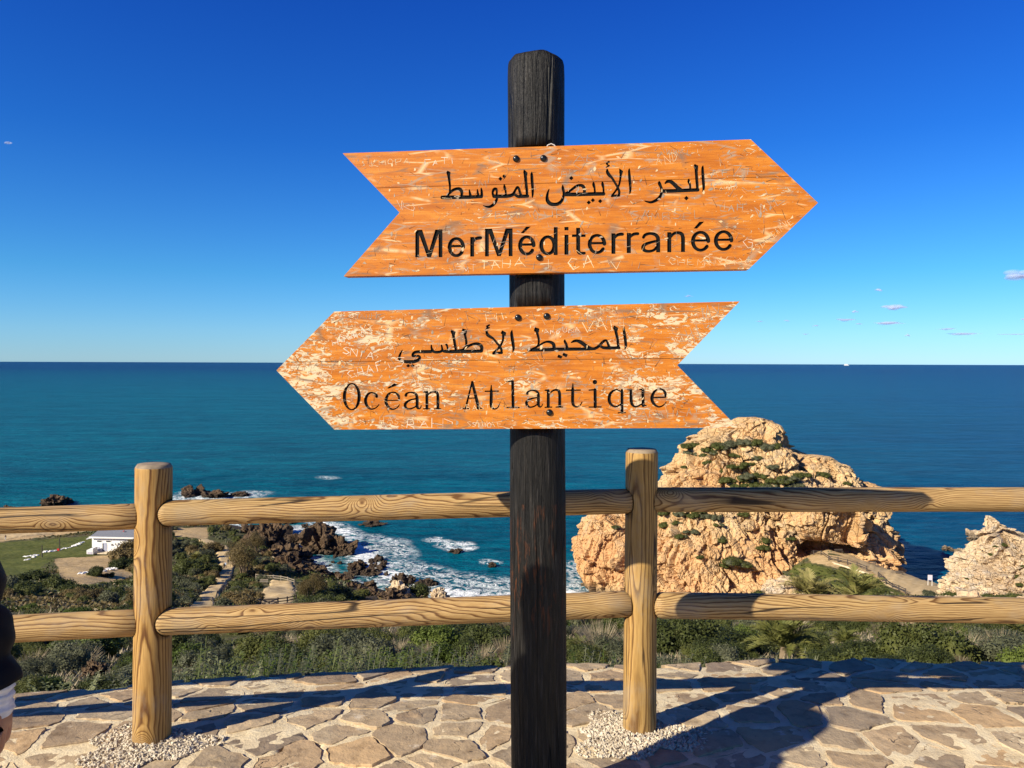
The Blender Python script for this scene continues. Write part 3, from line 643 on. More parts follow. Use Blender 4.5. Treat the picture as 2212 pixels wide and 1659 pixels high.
def contours(f, lo, res, tol=0.00018):              # marching squares on f < 0
    ny, nx = f.shape; ins = f < 0; code = ins[:-1, :-1] * 1 + ins[:-1, 1:] * 2 + ins[1:, 1:] * 4 + ins[1:, :-1] * 8
    segs = {}
    def E(i, j, k):                                 # edge ids: k=0 bottom,1 right,2 top,3 left
        if k == 0: return (i, j, 0)
        if k == 1: return (i, j + 1, 1)
        if k == 2: return (i + 1, j, 0)
        return (i, j, 1)
    T = {1: [(3, 0)], 2: [(0, 1)], 3: [(3, 1)], 4: [(1, 2)], 5: [(3, 2), (1, 0)], 6: [(0, 2)], 7: [(3, 2)], 8: [(2, 3)], 9: [(2, 0)], 10: [(0, 3), (2, 1)], 11: [(2, 1)], 12: [(1, 3)], 13: [(1, 0)], 14: [(0, 3)]}
    for i, j in zip(*np.nonzero((code > 0) & (code < 15))):
        for a, b in T[code[i, j]]: segs[E(i, j, a)] = E(i, j, b)
    def P(e):
        i, j, k = e; a = f[i, j]; b = f[i, j + 1] if k == 0 else f[i + 1, j]; t = a / (a - b)
        return (lo[0] + res * (j + (t if k == 0 else 0)), lo[1] + res * (i + (t if k == 1 else 0)))
    loops = []
    while segs:
        st, nx_ = next(iter(segs.items())); cur = st; loop = []
        while cur in segs:
            loop.append(P(cur)); cur = segs.pop(cur)
        if len(loop) > 6: loops.append(np.array(loop))
    def simp(L):
        n = len(L); k0 = 0; k1 = int(np.argmax(np.linalg.norm(L - L[0], axis=1))); keep = {k0, k1}
        st = [(k0, k1), (k1, n)]
        while st:
            a, b = st.pop()
            if b - a < 2: continue
            p, q = L[a], L[b % n]; m = L[a + 1:b]; d = q - p; ln = np.linalg.norm(d) + 1e-12
            dist = np.abs(d[0] * (m[:, 1] - p[1]) - d[1] * (m[:, 0] - p[0])) / ln; k = int(np.argmax(dist))
            if dist[k] > tol: keep.add(a + 1 + k); st += [(a, a + 1 + k), (a + 1 + k, b)]
        return L[sorted(keep)]
    return [q for q in (simp(L) for L in loops) if len(q) >= 3]
def filled(loops, half):                            # filled 2D outline with holes, extruded by half each way
    c = bpy.data.curves.new("outline", 'CURVE'); c.dimensions = '2D'; c.fill_mode = 'BOTH'; c.extrude = half
    for L in loops:
        sp = c.splines.new('POLY'); sp.points.add(len(L) - 1); sp.use_cyclic_u = True
        for p, q in zip(sp.points, L): p.co = (q[0], q[1], 0, 1)
    o = bpy.data.objects.new("outline", c); C.objects.link(o); dg = bpy.context.evaluated_depsgraph_get()
    me = bpy.data.meshes.new_from_object(o.evaluated_get(dg)); bpy.data.objects.remove(o); bpy.data.curves.remove(c); return me
def smooth_stroke(p):                               # Catmull-Rom through (x, y, r)
    p = np.array(p, float)
    if len(p) < 3: return p
    q = np.concatenate([[2 * p[0] - p[1]], p, [2 * p[-1] - p[-2]]]); out = []
    for i in range(1, len(q) - 2):
        for t in np.linspace(0, 1, 5, endpoint=False):
            a, b, c_, d = q[i - 1], q[i], q[i + 1], q[i + 2]
            out.append(0.5 * ((2 * b) + (c_ - a) * t + (2 * a - 5 * b + 4 * c_ - d) * t * t + (3 * b - a - 3 * c_ + d) * t ** 3))
    out.append(p[-1]); out = np.array(out); out[:, 2] = np.maximum(out[:, 2], 2.0); return out
class Region:                                       # traced strokes given in the pixels of an enlarged detail of the photograph
    def __init__(s, board, x0, y0, sc): s.b = board; s.x0 = x0; s.y0 = y0; s.s = sc
    def px(s, x, y): return ((s.x0 + x * s.s) / 1.8228, (s.y0 + y * s.s) / 1.8228)
    def pt(s, x, y): return s.b.loc(*s.px(x, y))
    def stroke(s, field, p, straight=False):
        q = np.array(p, float) if straight else smooth_stroke(p)
        P = np.array([s.pt(a, b) for a, b, _ in q]); k = np.linalg.norm(s.pt(100, 0) - s.pt(0, 0)) / 100
        field.stroke(P, q[:, 2] * k)
    def poly(s, field, p): field.poly([np.array([s.pt(a, b) for a, b in p])])
def dia(x, y, r, k=1.0): return [(x - r, y), (x, y - r * k), (x + r, y), (x, y + r * k)]

UP_PX = [(740, 331), (1622, 301), (1767, 438), (1618, 581), (742, 597), (863, 459)]
LO_PX = [(597, 800), (722, 673), (1598, 651), (1463, 789), (1594, 924), (722, 928)]
BA, BB = Board(1160, 445), Board(1160, 790)

ARABIC_A = dict(
 A=((1720, 640, 0.2532), [
  [(180, 180, 20), (195, 280, 17), (205, 380, 14), (200, 455, 11)], [(85, 541, 26), (250, 541, 27), (400, 538, 26), (520, 538, 25), (640, 532, 24), (695, 530, 22)],
  [(505, 425, 7), (513, 470, 15), (525, 522, 20)], [(630, 420, 7), (637, 470, 14), (648, 520, 18)], [(690, 400, 8), (698, 450, 16), (700, 512, 20)],
  [(150, 530, 12), (200, 475, 17), (250, 430, 20), (310, 408, 20), (360, 415, 24), (388, 455, 22), (388, 515, 18)],
  [(885, 525, 20), (868, 470, 15), (888, 418, 20), (920, 412, 19), (934, 450, 13), (930, 500, 14), (935, 560, 17), (915, 610, 20), (880, 655, 21), (830, 686, 19), (780, 688, 13), (722, 672, 5)],
  [(890, 525, 25), (1000, 525, 25), (1100, 522, 25), (1180, 500, 24), (1215, 440, 16), (1250, 385, 17), (1275, 405, 17), (1290, 455, 17), (1308, 510, 18)],
  [(1048, 340, 5), (1054, 388, 19), (1070, 440, 13), (1075, 510, 13)], [(1205, 492, 18), (1260, 528, 20), (1320, 525, 24), (1412, 522, 23)],
  [(1375, 180, 23), (1385, 300, 20), (1400, 430, 19), (1404, 530, 16)], [(1475, 150, 6), (1476, 195, 19), (1482, 300, 20), (1492, 420, 18), (1490, 500, 14), (1485, 546, 4)],
  [(1745, 415, 5), (1725, 470, 14), (1714, 540, 20), (1725, 600, 26), (1770, 642, 27), (1840, 652, 25), (1900, 635, 25), (1945, 590, 21), (1968, 530, 17), (1975, 470, 17), (1960, 395, 18), (1957, 352, 5)],
  [(1985, 497, 25), (2080, 497, 27), (2230, 497, 27)]],
  [[(150, 150), (165, 128), (212, 150), (205, 212), (160, 195)], [(958, 255), (985, 220), (1018, 250), (995, 285)], [(1020, 210), (1045, 185), (1077, 215), (1052, 252)],
   [(1345, 150), (1355, 110), (1410, 158), (1400, 215), (1355, 190)], dia(2092, 242, 32)]),
 B=((2240, 620, 0.2532), [
  [(-60, 560, 14), (0, 532, 15), (50, 495, 17), (110, 450, 19), (170, 432, 20), (220, 448, 23), (243, 500, 21), (240, 550, 20)], [(-60, 576, 27), (100, 576, 28), (250, 572, 27), (400, 568, 27), (540, 566, 26)],
  [(382, 380, 5), (385, 425, 20), (400, 480, 13), (405, 550, 13)], [(520, 375, 5), (525, 420, 20), (538, 480, 13), (540, 560, 14)],
  [(620, 70, 14), (590, 92, 13), (600, 115, 9), (626, 128, 9), (580, 152, 6)],
  [(595, 188, 11), (600, 230, 22), (630, 278, 23), (665, 312, 17), (710, 380, 15), (760, 470, 15), (783, 530, 17), (780, 585, 15)],
  [(808, 240, 17), (800, 330, 14), (785, 410, 13), (760, 470, 14), (720, 530, 13), (672, 590, 13)], [(668, 603, 13), (720, 594, 15), (780, 592, 16)],
  [(940, 176, 5), (937, 215, 15), (945, 330, 20), (955, 450, 17), (955, 520, 13), (947, 568, 4)],
  [(1405, 372, 6), (1408, 405, 22), (1428, 450, 19), (1444, 500, 18), (1440, 560, 20), (1410, 620, 22), (1350, 670, 21), (1280, 697, 17), (1220, 690, 11), (1182, 678, 5)],
  [(1455, 522, 25), (1600, 520, 26), (1750, 515, 26), (1900, 508, 25), (2005, 505, 24)], [(1500, 400, 11), (1530, 375, 20), (1580, 375, 25), (1630, 410, 27), (1680, 460, 27), (1745, 508, 25)],
  [(1865, 335, 5), (1865, 375, 19), (1885, 430, 13), (1887, 500, 13)], [(1978, 180, 21), (1985, 300, 20), (1995, 420, 19), (2000, 512, 17)],
  [(2085, 130, 5), (2079, 175, 17), (2085, 300, 20), (2095, 430, 19), (2095, 490, 15), (2085, 530, 5)]],
  [dia(38, 322, 32), dia(310, 700, 31), dia(373, 665, 31), dia(487, 680, 31), [(785, 172), (842, 212), (828, 265), (785, 245)], [(1940, 145), (1955, 103), (2010, 128), (2005, 205), (1965, 195)], dia(1827, 633, 34)]))
ARABIC_B = dict(
 C=((1560, 1270, 0.22604), [
  [(108, 478, 5), (75, 540, 15), (55, 600, 19), (70, 650, 25), (130, 675, 27), (220, 684, 27), (310, 680, 27), (380, 655, 25), (412, 612, 21), (390, 582, 16), (335, 582, 17), (292, 582, 20), (292, 548, 20), (330, 517, 23), (400, 509, 25), (500, 508, 26), (605, 506, 25)],
  [(612, 395, 9), (615, 440, 15), (635, 490, 22)], [(635, 500, 20), (690, 516, 21), (760, 511, 21), (805, 488, 19)], [(788, 395, 9), (800, 440, 15), (806, 490, 18)], [(888, 408, 14), (902, 475, 14)],
  [(830, 500, 23), (900, 506, 26), (1050, 506, 26), (1200, 504, 26), (1400, 500, 26), (1485, 498, 24)], [(990, 190, 23), (1010, 300, 22), (1030, 420, 22), (1042, 490, 17)],
  [(1190, 180, 21), (1210, 260, 18), (1222, 340, 18), (1215, 420, 16), (1190, 450, 16)], [(1060, 487, 13), (1150, 474, 15), (1210, 440, 17), (1290, 395, 20), (1370, 370, 21), (1440, 378, 25), (1488, 420, 27), (1490, 485, 24)],
  [(1620, 45, 13), (1578, 68, 13), (1600, 90, 11), (1622, 92, 9), (1556, 115, 7)], [(1575, 157, 17), (1590, 210, 25), (1640, 250, 23), (1690, 280, 17), (1740, 340, 16), (1800, 412, 17), (1832, 470, 19), (1838, 530, 16)],
  [(1865, 210, 19), (1862, 290, 16), (1840, 360, 15), (1800, 427, 17), (1740, 487, 15), (1690, 530, 15)], [(1688, 545, 13), (1760, 532, 19), (1838, 527, 20)],
  [(2018, 135, 5), (2010, 192, 21), (2025, 300, 25), (2040, 400, 23), (2045, 460, 17), (2030, 518, 4)]],
  [dia(210, 755, 36, 0.72), dia(285, 752, 36, 0.72), [(850, 382), (885, 368), (905, 400), (880, 418)], [(950, 160), (958, 123), (1035, 160), (1025, 212), (970, 205)], [(1142, 140), (1158, 105), (1235, 130), (1225, 195), (1170, 180)],
   [(1845, 138), (1915, 175), (1905, 230), (1860, 215), (1822, 185)]]),
 D=((2040, 1260, 0.20796), [
  [(355, 225, 21), (380, 310, 20), (393, 390, 18), (385, 460, 16), (350, 510, 16), (270, 545, 15)], [(198, 568, 26), (300, 568, 29), (500, 565, 28), (700, 556, 29), (900, 552, 28), (1100, 550, 28), (1300, 550, 26), (1450, 543, 25)],
  [(390, 492, 13), (460, 442, 15), (540, 412, 17), (620, 422, 25), (672, 462, 30), (682, 525, 28)], [(885, 375, 7), (885, 408, 21), (910, 450, 21), (925, 510, 21), (945, 545, 18)],
  [(1010, 425, 9), (1060, 400, 22), (1120, 395, 25), (1180, 420, 31), (1250, 465, 33), (1310, 510, 33), (1390, 545, 28)],
  [(1450, 543, 25), (1510, 510, 25), (1570, 450, 23), (1625, 398, 22), (1668, 382, 14), (1686, 412, 17), (1705, 460, 19), (1728, 520, 23)],
  [(1562, 498, 22), (1620, 525, 25), (1720, 530, 28), (1820, 528, 26), (1910, 525, 26)], [(1845, 190, 25), (1870, 300, 24), (1890, 420, 23), (1900, 522, 21)],
  [(2010, 140, 5), (2004, 187, 21), (2020, 300, 25), (2035, 420, 25), (2040, 490, 21), (2020, 556, 5)]],
  [[(320, 140), (402, 165), (390, 235), (350, 240), (300, 205)], [(765, 655), (840, 690), (815, 730), (742, 705)], [(860, 622), (940, 655), (912, 705), (838, 665)], [(1800, 160), (1815, 105), (1895, 150), (1880, 205), (1830, 205)]]))
def bow(cx, cy, rx, ry, a0, a1, rmin, rmax, n=22):  # pen-like ellipse, thick on its flanks
    return [(cx + rx * math.cos(t), cy - ry * math.sin(t), rmin + (rmax - rmin) * abs(math.cos(t)) ** 1.6) for t in np.linspace(a0, a1, n)]
LATIN_B = dict(
 E=((1320, 1490, 0.31646), [
  bow(206, 227, 92, 162, 0, 2 * math.pi, 6, 19, 40), [(515, 224, 17), (512, 200, 9), (455, 176, 7), (405, 200, 13), (377, 270, 18), (395, 340, 15), (440, 381, 9), (490, 374, 6), (530, 345, 5), (545, 322, 3)],
  [(640, 273, 5), (800, 272, 5)], [(795, 265, 8), (790, 220, 14), (755, 182, 9), (710, 173, 7), (660, 200, 13), (630, 275, 18), (650, 340, 15), (700, 382, 9), (745, 378, 6), (785, 350, 5), (797, 325, 3)],
  [(880, 210, 17), (890, 187, 10), (940, 173, 7), (1000, 192, 13), (1018, 240, 17), (1020, 350, 16), (1040, 375, 8), (1060, 370, 5), (1070, 340, 4)], [(1010, 250, 6), (930, 270, 9), (880, 305, 15), (870, 345, 15), (900, 378, 9), (950, 375, 7), (1010, 345, 7)],
  [(1100, 170, 6), (1140, 167, 9)], [(1140, 172, 16), (1141, 372, 16)], [(1098, 378, 5), (1180, 378, 5)], [(1150, 210, 5), (1190, 172, 9), (1240, 166, 12), (1275, 200, 16), (1278, 370, 16)], [(1235, 378, 5), (1315, 378, 5)],
  [(1700, 55, 8), (1622, 372, 10)], [(1705, 48, 14), (1785, 368, 19)], [(1650, 247, 5), (1765, 243, 5)], [(1590, 376, 5), (1660, 375, 5)], [(1740, 375, 5), (1830, 372, 5)],
  [(1942, 85, 4), (1940, 130, 9), (1942, 180, 16), (1940, 330, 17), (1960, 370, 11), (1990, 380, 7), (2025, 360, 5), (2045, 318, 4)], [(1865, 160, 6), (2030, 158, 6)]], [[(648, 120), (735, 63), (782, 80), (665, 125)]]),
 F=((2000, 1480, 0.29837), [
  [(62, 75, 17), (68, 408, 18)], [(-14, 78, 6), (60, 65, 8)], [(-14, 420, 6), (148, 418, 6)],
  [(255, 235, 17), (265, 210, 10), (320, 190, 7), (380, 207, 13), (402, 250, 17), (402, 370, 17), (420, 410, 9), (445, 400, 5), (458, 372, 4)], [(395, 285, 7), (310, 300, 10), (250, 340, 16), (250, 380, 16), (285, 412, 9), (340, 405, 8), (395, 372, 7)],
  [(490, 190, 7), (532, 190, 10)], [(532, 195, 17), (532, 405, 18)], [(490, 415, 6), (578, 412, 6)], [(545, 240, 6), (590, 197, 9), (640, 186, 12), (680, 222, 17), (683, 405, 18)], [(635, 412, 6), (722, 410, 6)],
  [(858, 100, 4), (855, 150, 10), (855, 190, 17), (855, 350, 18), (880, 400, 12), (915, 408, 8), (955, 385, 6), (978, 345, 5)], [(772, 190, 7), (955, 188, 7)],
  [(1147, 82, 27), (1148, 82, 27)], [(1150, 182, 18), (1152, 408, 18)], [(1070, 188, 6), (1150, 182, 8)], [(1072, 412, 6), (1230, 410, 6)],
  [(1500, 212, 7), (1430, 182, 7), (1360, 222, 15), (1335, 300, 19), (1355, 370, 16), (1420, 407, 9), (1495, 372, 7)], [(1505, 182, 10), (1505, 230, 17), (1505, 482, 17)], [(1455, 488, 6), (1552, 485, 6)],
  [(1580, 182, 7), (1620, 182, 9)], [(1622, 185, 16), (1628, 340, 18), (1655, 395, 13), (1700, 405, 9), (1765, 372, 7)], [(1780, 180, 17), (1785, 392, 18)], [(1740, 180, 7), (1780, 178, 8)], [(1785, 396, 11), (1825, 390, 5)],
  [(1920, 285, 7), (2080, 282, 7)], [(2080, 275, 9), (2075, 222, 16), (2040, 182, 10), (1990, 173, 8), (1930, 212, 14), (1900, 290, 19), (1920, 360, 16), (1980, 407, 10), (2030, 400, 7), (2070, 370, 5), (2088, 345, 4)]], []))
def box(x0, y0, x1, y1): return [(x0, y0), (x1, y0), (x1, y1), (x0, y1)]
def e_bow(cx, cy, rx, ry): return bow(cx, cy, rx, ry, 0.02, 2 * math.pi - 0.62, 17, 23, 34)
LATIN_A = dict(
 G=((1600, 880, 0.29837), [
  e_bow(660, 312, 90, 113), [(570, 300, 13), (758, 297, 13)], [(880, 240, 14), (912, 205, 18), (948, 192, 20), (980, 190, 19)],
  e_bow(1590, 290, 90, 113), [(1500, 280, 13), (1688, 277, 13)], bow(1866, 288, 86, 112, 0, 2 * math.pi, 17, 23, 40)],
  [box(120, 88, 168, 445), box(428, 81, 475, 444), [(150, 88), (208, 86), (325, 443), (278, 443)], [(383, 83), (440, 82), (325, 443), (278, 443)], box(845, 180, 893, 435),
   box(1040, 70, 1087, 432), box(1352, 66, 1400, 430), [(1072, 70), (1128, 70), (1245, 430), (1200, 430)], [(1310, 68), (1366, 66), (1245, 430), (1200, 430)], [(1512, 127), (1580, 45), (1638, 42), (1547, 127)],
   box(1947, 50, 1995, 415), box(2088, 150, 2138, 410), box(2088, 47, 2138, 88)]),
 H=((2240, 870, 0.29837), [
  [(123, 380, 23), (134, 415, 22), (162, 427, 18), (205, 425, 16)], e_bow(371, 304, 98, 114), [(275, 294, 13), (478, 292, 13)], [(600, 225, 14), (635, 190, 18), (672, 177, 19), (708, 176, 18)], [(805, 215, 14), (840, 182, 18), (878, 170, 19), (910, 169, 18)],
  [(985, 215, 18), (1010, 182, 18), (1075, 166, 17), (1140, 180, 20), (1175, 225, 23), (1178, 300, 23)], [(1165, 262, 14), (1090, 280, 16), (1010, 308, 19), (978, 347, 22), (1000, 390, 19), (1060, 401, 16), (1120, 385, 16), (1165, 340, 15)],
  [(1340, 215, 14), (1380, 170, 17), (1438, 155, 18), (1488, 172, 21), (1506, 220, 23)], e_bow(1738, 268, 102, 118), [(1640, 258, 13), (1850, 256, 13)], e_bow(2042, 259, 103, 117), [(1945, 250, 13), (2155, 247, 13)]],
  [box(98, 92, 147, 385), box(42, 180, 218, 210), box(563, 165, 612, 432), box(766, 160, 816, 422), box(1154, 290, 1203, 412), box(1300, 150, 1350, 412), box(1482, 215, 1530, 408), [(1650, 98), (1722, 14), (1782, 10), (1692, 98)]]))
def letters(board, strokes, lo, hi, latin=None):
    f = Field(lo, hi)
    for key, ((x0, y0, sc), st, po) in strokes.items():
        rgn = Region(board, x0, y0, sc)
        for p in st: rgn.stroke(f, p)
        for p in po: rgn.poly(f, p)
    if latin:
        for key, ((x0, y0, sc), st, po) in latin.items():
            rgn = Region(board, x0, y0, sc)
            for p in st: rgn.stroke(f, p, len(p) > 18)
            for p in po: rgn.poly(f, p)
    f.f -= 0.0005
    return f
STICK = dict(A="0,0 .5,1 1,0|.2,.4 .8,.4", B="0,0 0,1 .7,.9 .7,.6 0,.5 .8,.4 .8,.1 0,0", C="1,.9 .4,1 0,.5 .4,0 1,.1", D="0,0 0,1 .7,.8 .8,.4 .5,0 0,0", E="1,1 0,1 0,0 1,0|0,.5 .8,.5", F="1,1 0,1 0,0|0,.5 .7,.5", G="1,.9 .4,1 0,.5 .4,0 1,.1 1,.5 .6,.5", H="0,0 0,1|1,0 1,1|0,.5 1,.5", I=".5,0 .5,1", J=".8,1 .8,.2 .4,0 0,.2", K="0,0 0,1|1,1 0,.4 1,0", L="0,1 0,0 .9,0", M="0,0 .1,1 .5,.3 .9,1 1,0", N="0,0 0,1 1,0 1,1", O=".5,1 0,.6 .2,0 .8,0 1,.6 .5,1", P="0,0 0,1 .8,.9 .8,.5 0,.45", Q=".5,1 0,.6 .2,0 .8,0 1,.6 .5,1|.6,.3 1,-.1", R="0,0 0,1 .8,.9 .8,.5 0,.5 .9,0", S="1,.9 .4,1 .1,.8 .9,.3 .6,0 0,.1", T="0,1 1,1|.5,1 .5,0", U="0,1 .1,.1 .5,0 .9,.1 1,1", V="0,1 .5,0 1,1", W="0,1 .25,0 .5,.7 .75,0 1,1", X="0,0 1,1|0,1 1,0", Y="0,1 .5,.5 1,1|.5,.5 .5,0", Z="0,1 1,1 0,0 1,0", **{'+': ".5,0 .5,1|0,.5 1,.5", '1': ".2,.8 .5,1 .5,0", '9': ".9,.6 .5,.5 .1,.7 .4,1 .9,.8 .6,0", '2': "0,.8 .5,1 .9,.7 0,0 1,0"})
def scribble(mb, board, txt, x, y, h, wd, ang, thick, rg, z=0.0004, poly=None):
    c_, s_ = math.cos(ang), math.sin(ang)
    for i, ch in enumerate(txt):
        if ch not in STICK: continue
        kw, kh, dy = rg.uniform(.7, 1.15), rg.uniform(.75, 1.15), rg.uniform(-.12, .12) * h
        for part in STICK[ch].split('|'):
            pts = [tuple(map(float, q.split(','))) for q in part.split()]
            pts = [(i * wd * 1.35 + u * wd * kw + rg.uniform(-.11, .11) * wd, v * h * kh + dy + rg.uniform(-.12, .12) * h) for u, v in pts]
            L = [board.loc(x + a * c_ - b * s_, y - a * s_ - b * c_) for a, b in pts]
            for a, b in zip(L, L[1:]):
                d = b - a; ln = np.linalg.norm(d)
                if ln < 1e-5: continue
                if poly is not None and max(poly_sdf(np.array([a, b]), poly)) > -0.003: continue
                d /= ln; n = np.array([-d[1], d[0]]); t0, t1 = thick * rg.uniform(.2, .8), thick * rg.uniform(.2, .8)
                V = [(*(a - d * thick * .4 - n * t0), z), (*(a - d * thick * .4 + n * t0), z), (*(b + d * thick * .4 + n * t1), z), (*(b + d * thick * .4 - n * t1), z)]
                mb.add(V, [(0, 3, 2, 1)])
                z += 0.0000015
def flakes(mb, board, poly, n, rg, size, z=0.0003):
    lo, hi = poly.min(0), poly.max(0); k = 0
    while k < n:
        c_ = np.array([rg.uniform(lo[0], hi[0]), rg.uniform(lo[1], hi[1])])
        if poly_sdf(c_[None], poly)[0] > -size * 1.3: continue
        k += 1; s = size * rg.uniform(.35, 1.0); a0 = rg.uniform(0, 6.3); m = rg.choice([3, 4, 4, 5]); st = rg.uniform(.25, .6); tl = rg.choice([0.2, -.3, .9, 1.4, 1.57])
        V = []
        for j in range(m):
            a = a0 + 6.283 * j / m + rg.uniform(-.4, .4); u, v = s * math.cos(a), s * st * math.sin(a)
            V.append((c_[0] + u * math.cos(tl) - v * math.sin(tl), c_[1] + u * math.sin(tl) + v * math.cos(tl), z + k * 0.000001))
        mb.add(V, [tuple(range(m))])
def build_board(board, px, seam_px, mat, f, name_label, bolts_px, graffiti, seed, nf):
    poly = board.locs(px); M = board.mat(); M = Matrix.Translation(-SIGN.location) @ M
    # backing: the rest of the planks' thickness
    n = len(poly); V = [(*p, -0.045) for p in poly] + [(*p, -0.006) for p in poly]
    area = sum(poly[i][0] * poly[(i + 1) % n][1] - poly[(i + 1) % n][0] * poly[i][1] for i in range(n))
    if area < 0: poly = poly[::-1]; V = [(*p, -0.045) for p in poly] + [(*p, -0.006) for p in poly]
    F = [tuple(range(n - 1, -1, -1)), tuple(range(n, 2 * n))] + [(i, (i + 1) % n, n + (i + 1) % n, n + i) for i in range(n)]
    b = link("arrow_board", mesh("arrow_board", V, F, mat), SIGN, label=name_label); b.matrix_local = M
    sa, sb = board.loc(*seam_px[0]), board.loc(*seam_px[1]); d = (sb - sa) / np.linalg.norm(sb - sa); nr = np.array([-d[1], d[0]])
    P = np.stack([q.ravel() for q in np.meshgrid(f.lo[0] + f.res * np.arange(f.n[0]), f.lo[1] + f.res * np.arange(f.n[1]))], 1)
    bd = poly_sdf(P, poly); side = (P - sa) @ nr
    for sg in (1, -1):
        plank_f = np.maximum(bd, -sg * side + 0.0007).reshape(f.f.shape)
        g = np.maximum(plank_f, -f.f)
        me = filled(contours(g, f.lo, f.res), 0.003); me.name = "plank"; me.materials.clear(); me.materials.append(mat); me.materials.append(INK)
        mi = np.zeros(len(me.polygons), np.int32); cen = np.array([p.center for p in me.polygons]); nz = np.array([abs(p.normal.z) for p in me.polygons])
        po = np.maximum(poly_sdf(cen[:, :2], poly), -sg * ((cen[:, :2] - sa) @ nr) + 0.0007)
        mi[(nz < 0.5) & (po < -0.0012)] = 1; me.polygons.foreach_set('material_index', mi)
        me.polygons.foreach_set('use_smooth', np.zeros(len(me.polygons), bool))
        o = link("plank", me, b); o.location = (0, 0, -0.003)
    lf = np.maximum(f.f + 0.0004, bd.reshape(f.f.shape) + 0.003)
    me = filled(contours(lf, f.lo, f.res), 0.0004); me.name = "carved_lettering"; me.materials.clear(); me.materials.append(INK)
    o = link("carved_lettering", me, b); o.location = (0, 0, -0.0048)
    for x, y in bolts_px:
        c_ = board.loc(x, y); pr = [(0.0098, -0.004), (0.0098, 0.001), (0.0092, 0.0035), (0.007, 0.006), (0.0035, 0.0074), (0.001, 0.0078)]
        V, F = lathe(pr, 18); o = link("bolt", mesh("bolt", V, F, STEEL, True), b); o.location = (c_[0], c_[1], 0)
    rg = random.Random(seed); mats = {'l': SCR_L, 'w': SCR_W, 'g': SCR_G, 'd': SCR_D}; mbs = {k: MB() for k in mats}
    for t in graffiti:
        txt, x, y, h, wd, ang, th, key = t; scribble(mbs[key], board, txt, x, y, h, wd, R(ang), th, rg, 0.0004, poly)
    flakes(mbs['l'], board, poly, nf, rg, 0.008); flakes(mbs['g'], board, poly, nf, rg, 0.009, 0.00032)
    for k in range(nf * 8):
        c_ = np.array([rg.uniform(poly[:, 0].min(), poly[:, 0].max()), rg.uniform(poly[:, 1].min(), poly[:, 1].max())]); a = rg.choice([0, .3, -.5, 1.2, 1.9]) + rg.uniform(-.3, .3); L = rg.uniform(.006, .03); e = c_ + L * np.array([math.cos(a), math.sin(a)])
        if max(poly_sdf(np.array([c_, e]), poly)) > -0.004: continue
        nn = np.array([-math.sin(a), math.cos(a)]) * rg.uniform(.0003, .0007); z = 0.0006 + k * 1e-6
        mbs[rg.choice('lgggdd')].add([(*(c_ - nn), z), (*(e - nn * .3), z), (*(e + nn * .3), z), (*(c_ + nn), z)], [(0, 1, 2, 3)])
    V, F, mi = [], [], []
    for i, k in enumerate(mats):
        off = len(V); V += mbs[k].V; F += [tuple(q + off for q in fc) for fc in mbs[k].F]; mi += [i] * len(mbs[k].F)
    link("scratched_graffiti", mesh("scratched_graffiti", V, F, list(mats.values()), False, mi), b)
    return b, poly
fa = letters(BA, ARABIC_A, BA.locs(UP_PX).min(0), BA.locs(UP_PX).max(0), LATIN_A)
fb = letters(BB, ARABIC_B, BB.locs(LO_PX).min(0), BB.locs(LO_PX).max(0), LATIN_B)
GR_A = [("ZEMMOURI", 1042, 473, 17, 20, 1, .0013, 'g'), ("CAMBSEL", 1362, 473, 17, 17, 0, .0011, 'g'), ("FAHAD", 1543, 411, 11, 8, 2, .0008, 'l'), ("SAMIA", 865, 419, 13, 13, 4, .001, 'g'), ("SOUPEARVE", 1638, 539, 13, 8, 38, .0009, 'l'),
        ("TAHA", 1035, 582, 17, 19, 3, .0024, 'l'), ("+", 1170, 582, 20, 24, 2, .0024, 'l'), ("CA", 1228, 580, 22, 24, 3, .0026, 'l'), ("V", 1318, 580, 24, 22, 0, .0018, 'l'), ("LCHEMIMG", 1425, 574, 14, 15, 2, .001, 'l'), ("AICMOG", 1520, 573, 13, 13, 2, .001, 'l'),
        ("KHOPA", 803, 359, 12, 13, 4, .0012, 'l'), ("FATI", 918, 356, 12, 13, 3, .0015, 'w'), ("AWWAL", 1425, 336, 13, 11, 2, .0011, 'g'), ("AFZI", 1535, 382, 18, 18, 3, .0016, 'g'), ("NKS", 855, 450, 16, 12, -8, .001, 'w'), ("LAH", 1556, 456, 15, 14, 2, .0018, 'g'), ("AND", 1420, 357, 19, 13, 12, .001, 'l'),
        ("MIL", 1640, 470, 26, 18, 32, .0014, 'g'), ("EMT", 985, 590, 14, 12, 2, .001, 'w'), ("AE", 1240, 352, 20, 22, 3, .0012, 'g'), ("LIM", 1000, 400, 15, 13, -4, .0009, 'g'), ("G", 1607, 536, 22, 18, 0, .0012, 'w'), ("XM", 975, 448, 20, 15, 0, .0007, 'g'), ("IBKLA", 1195, 383, 14, 14, 4, .0009, 'g')]
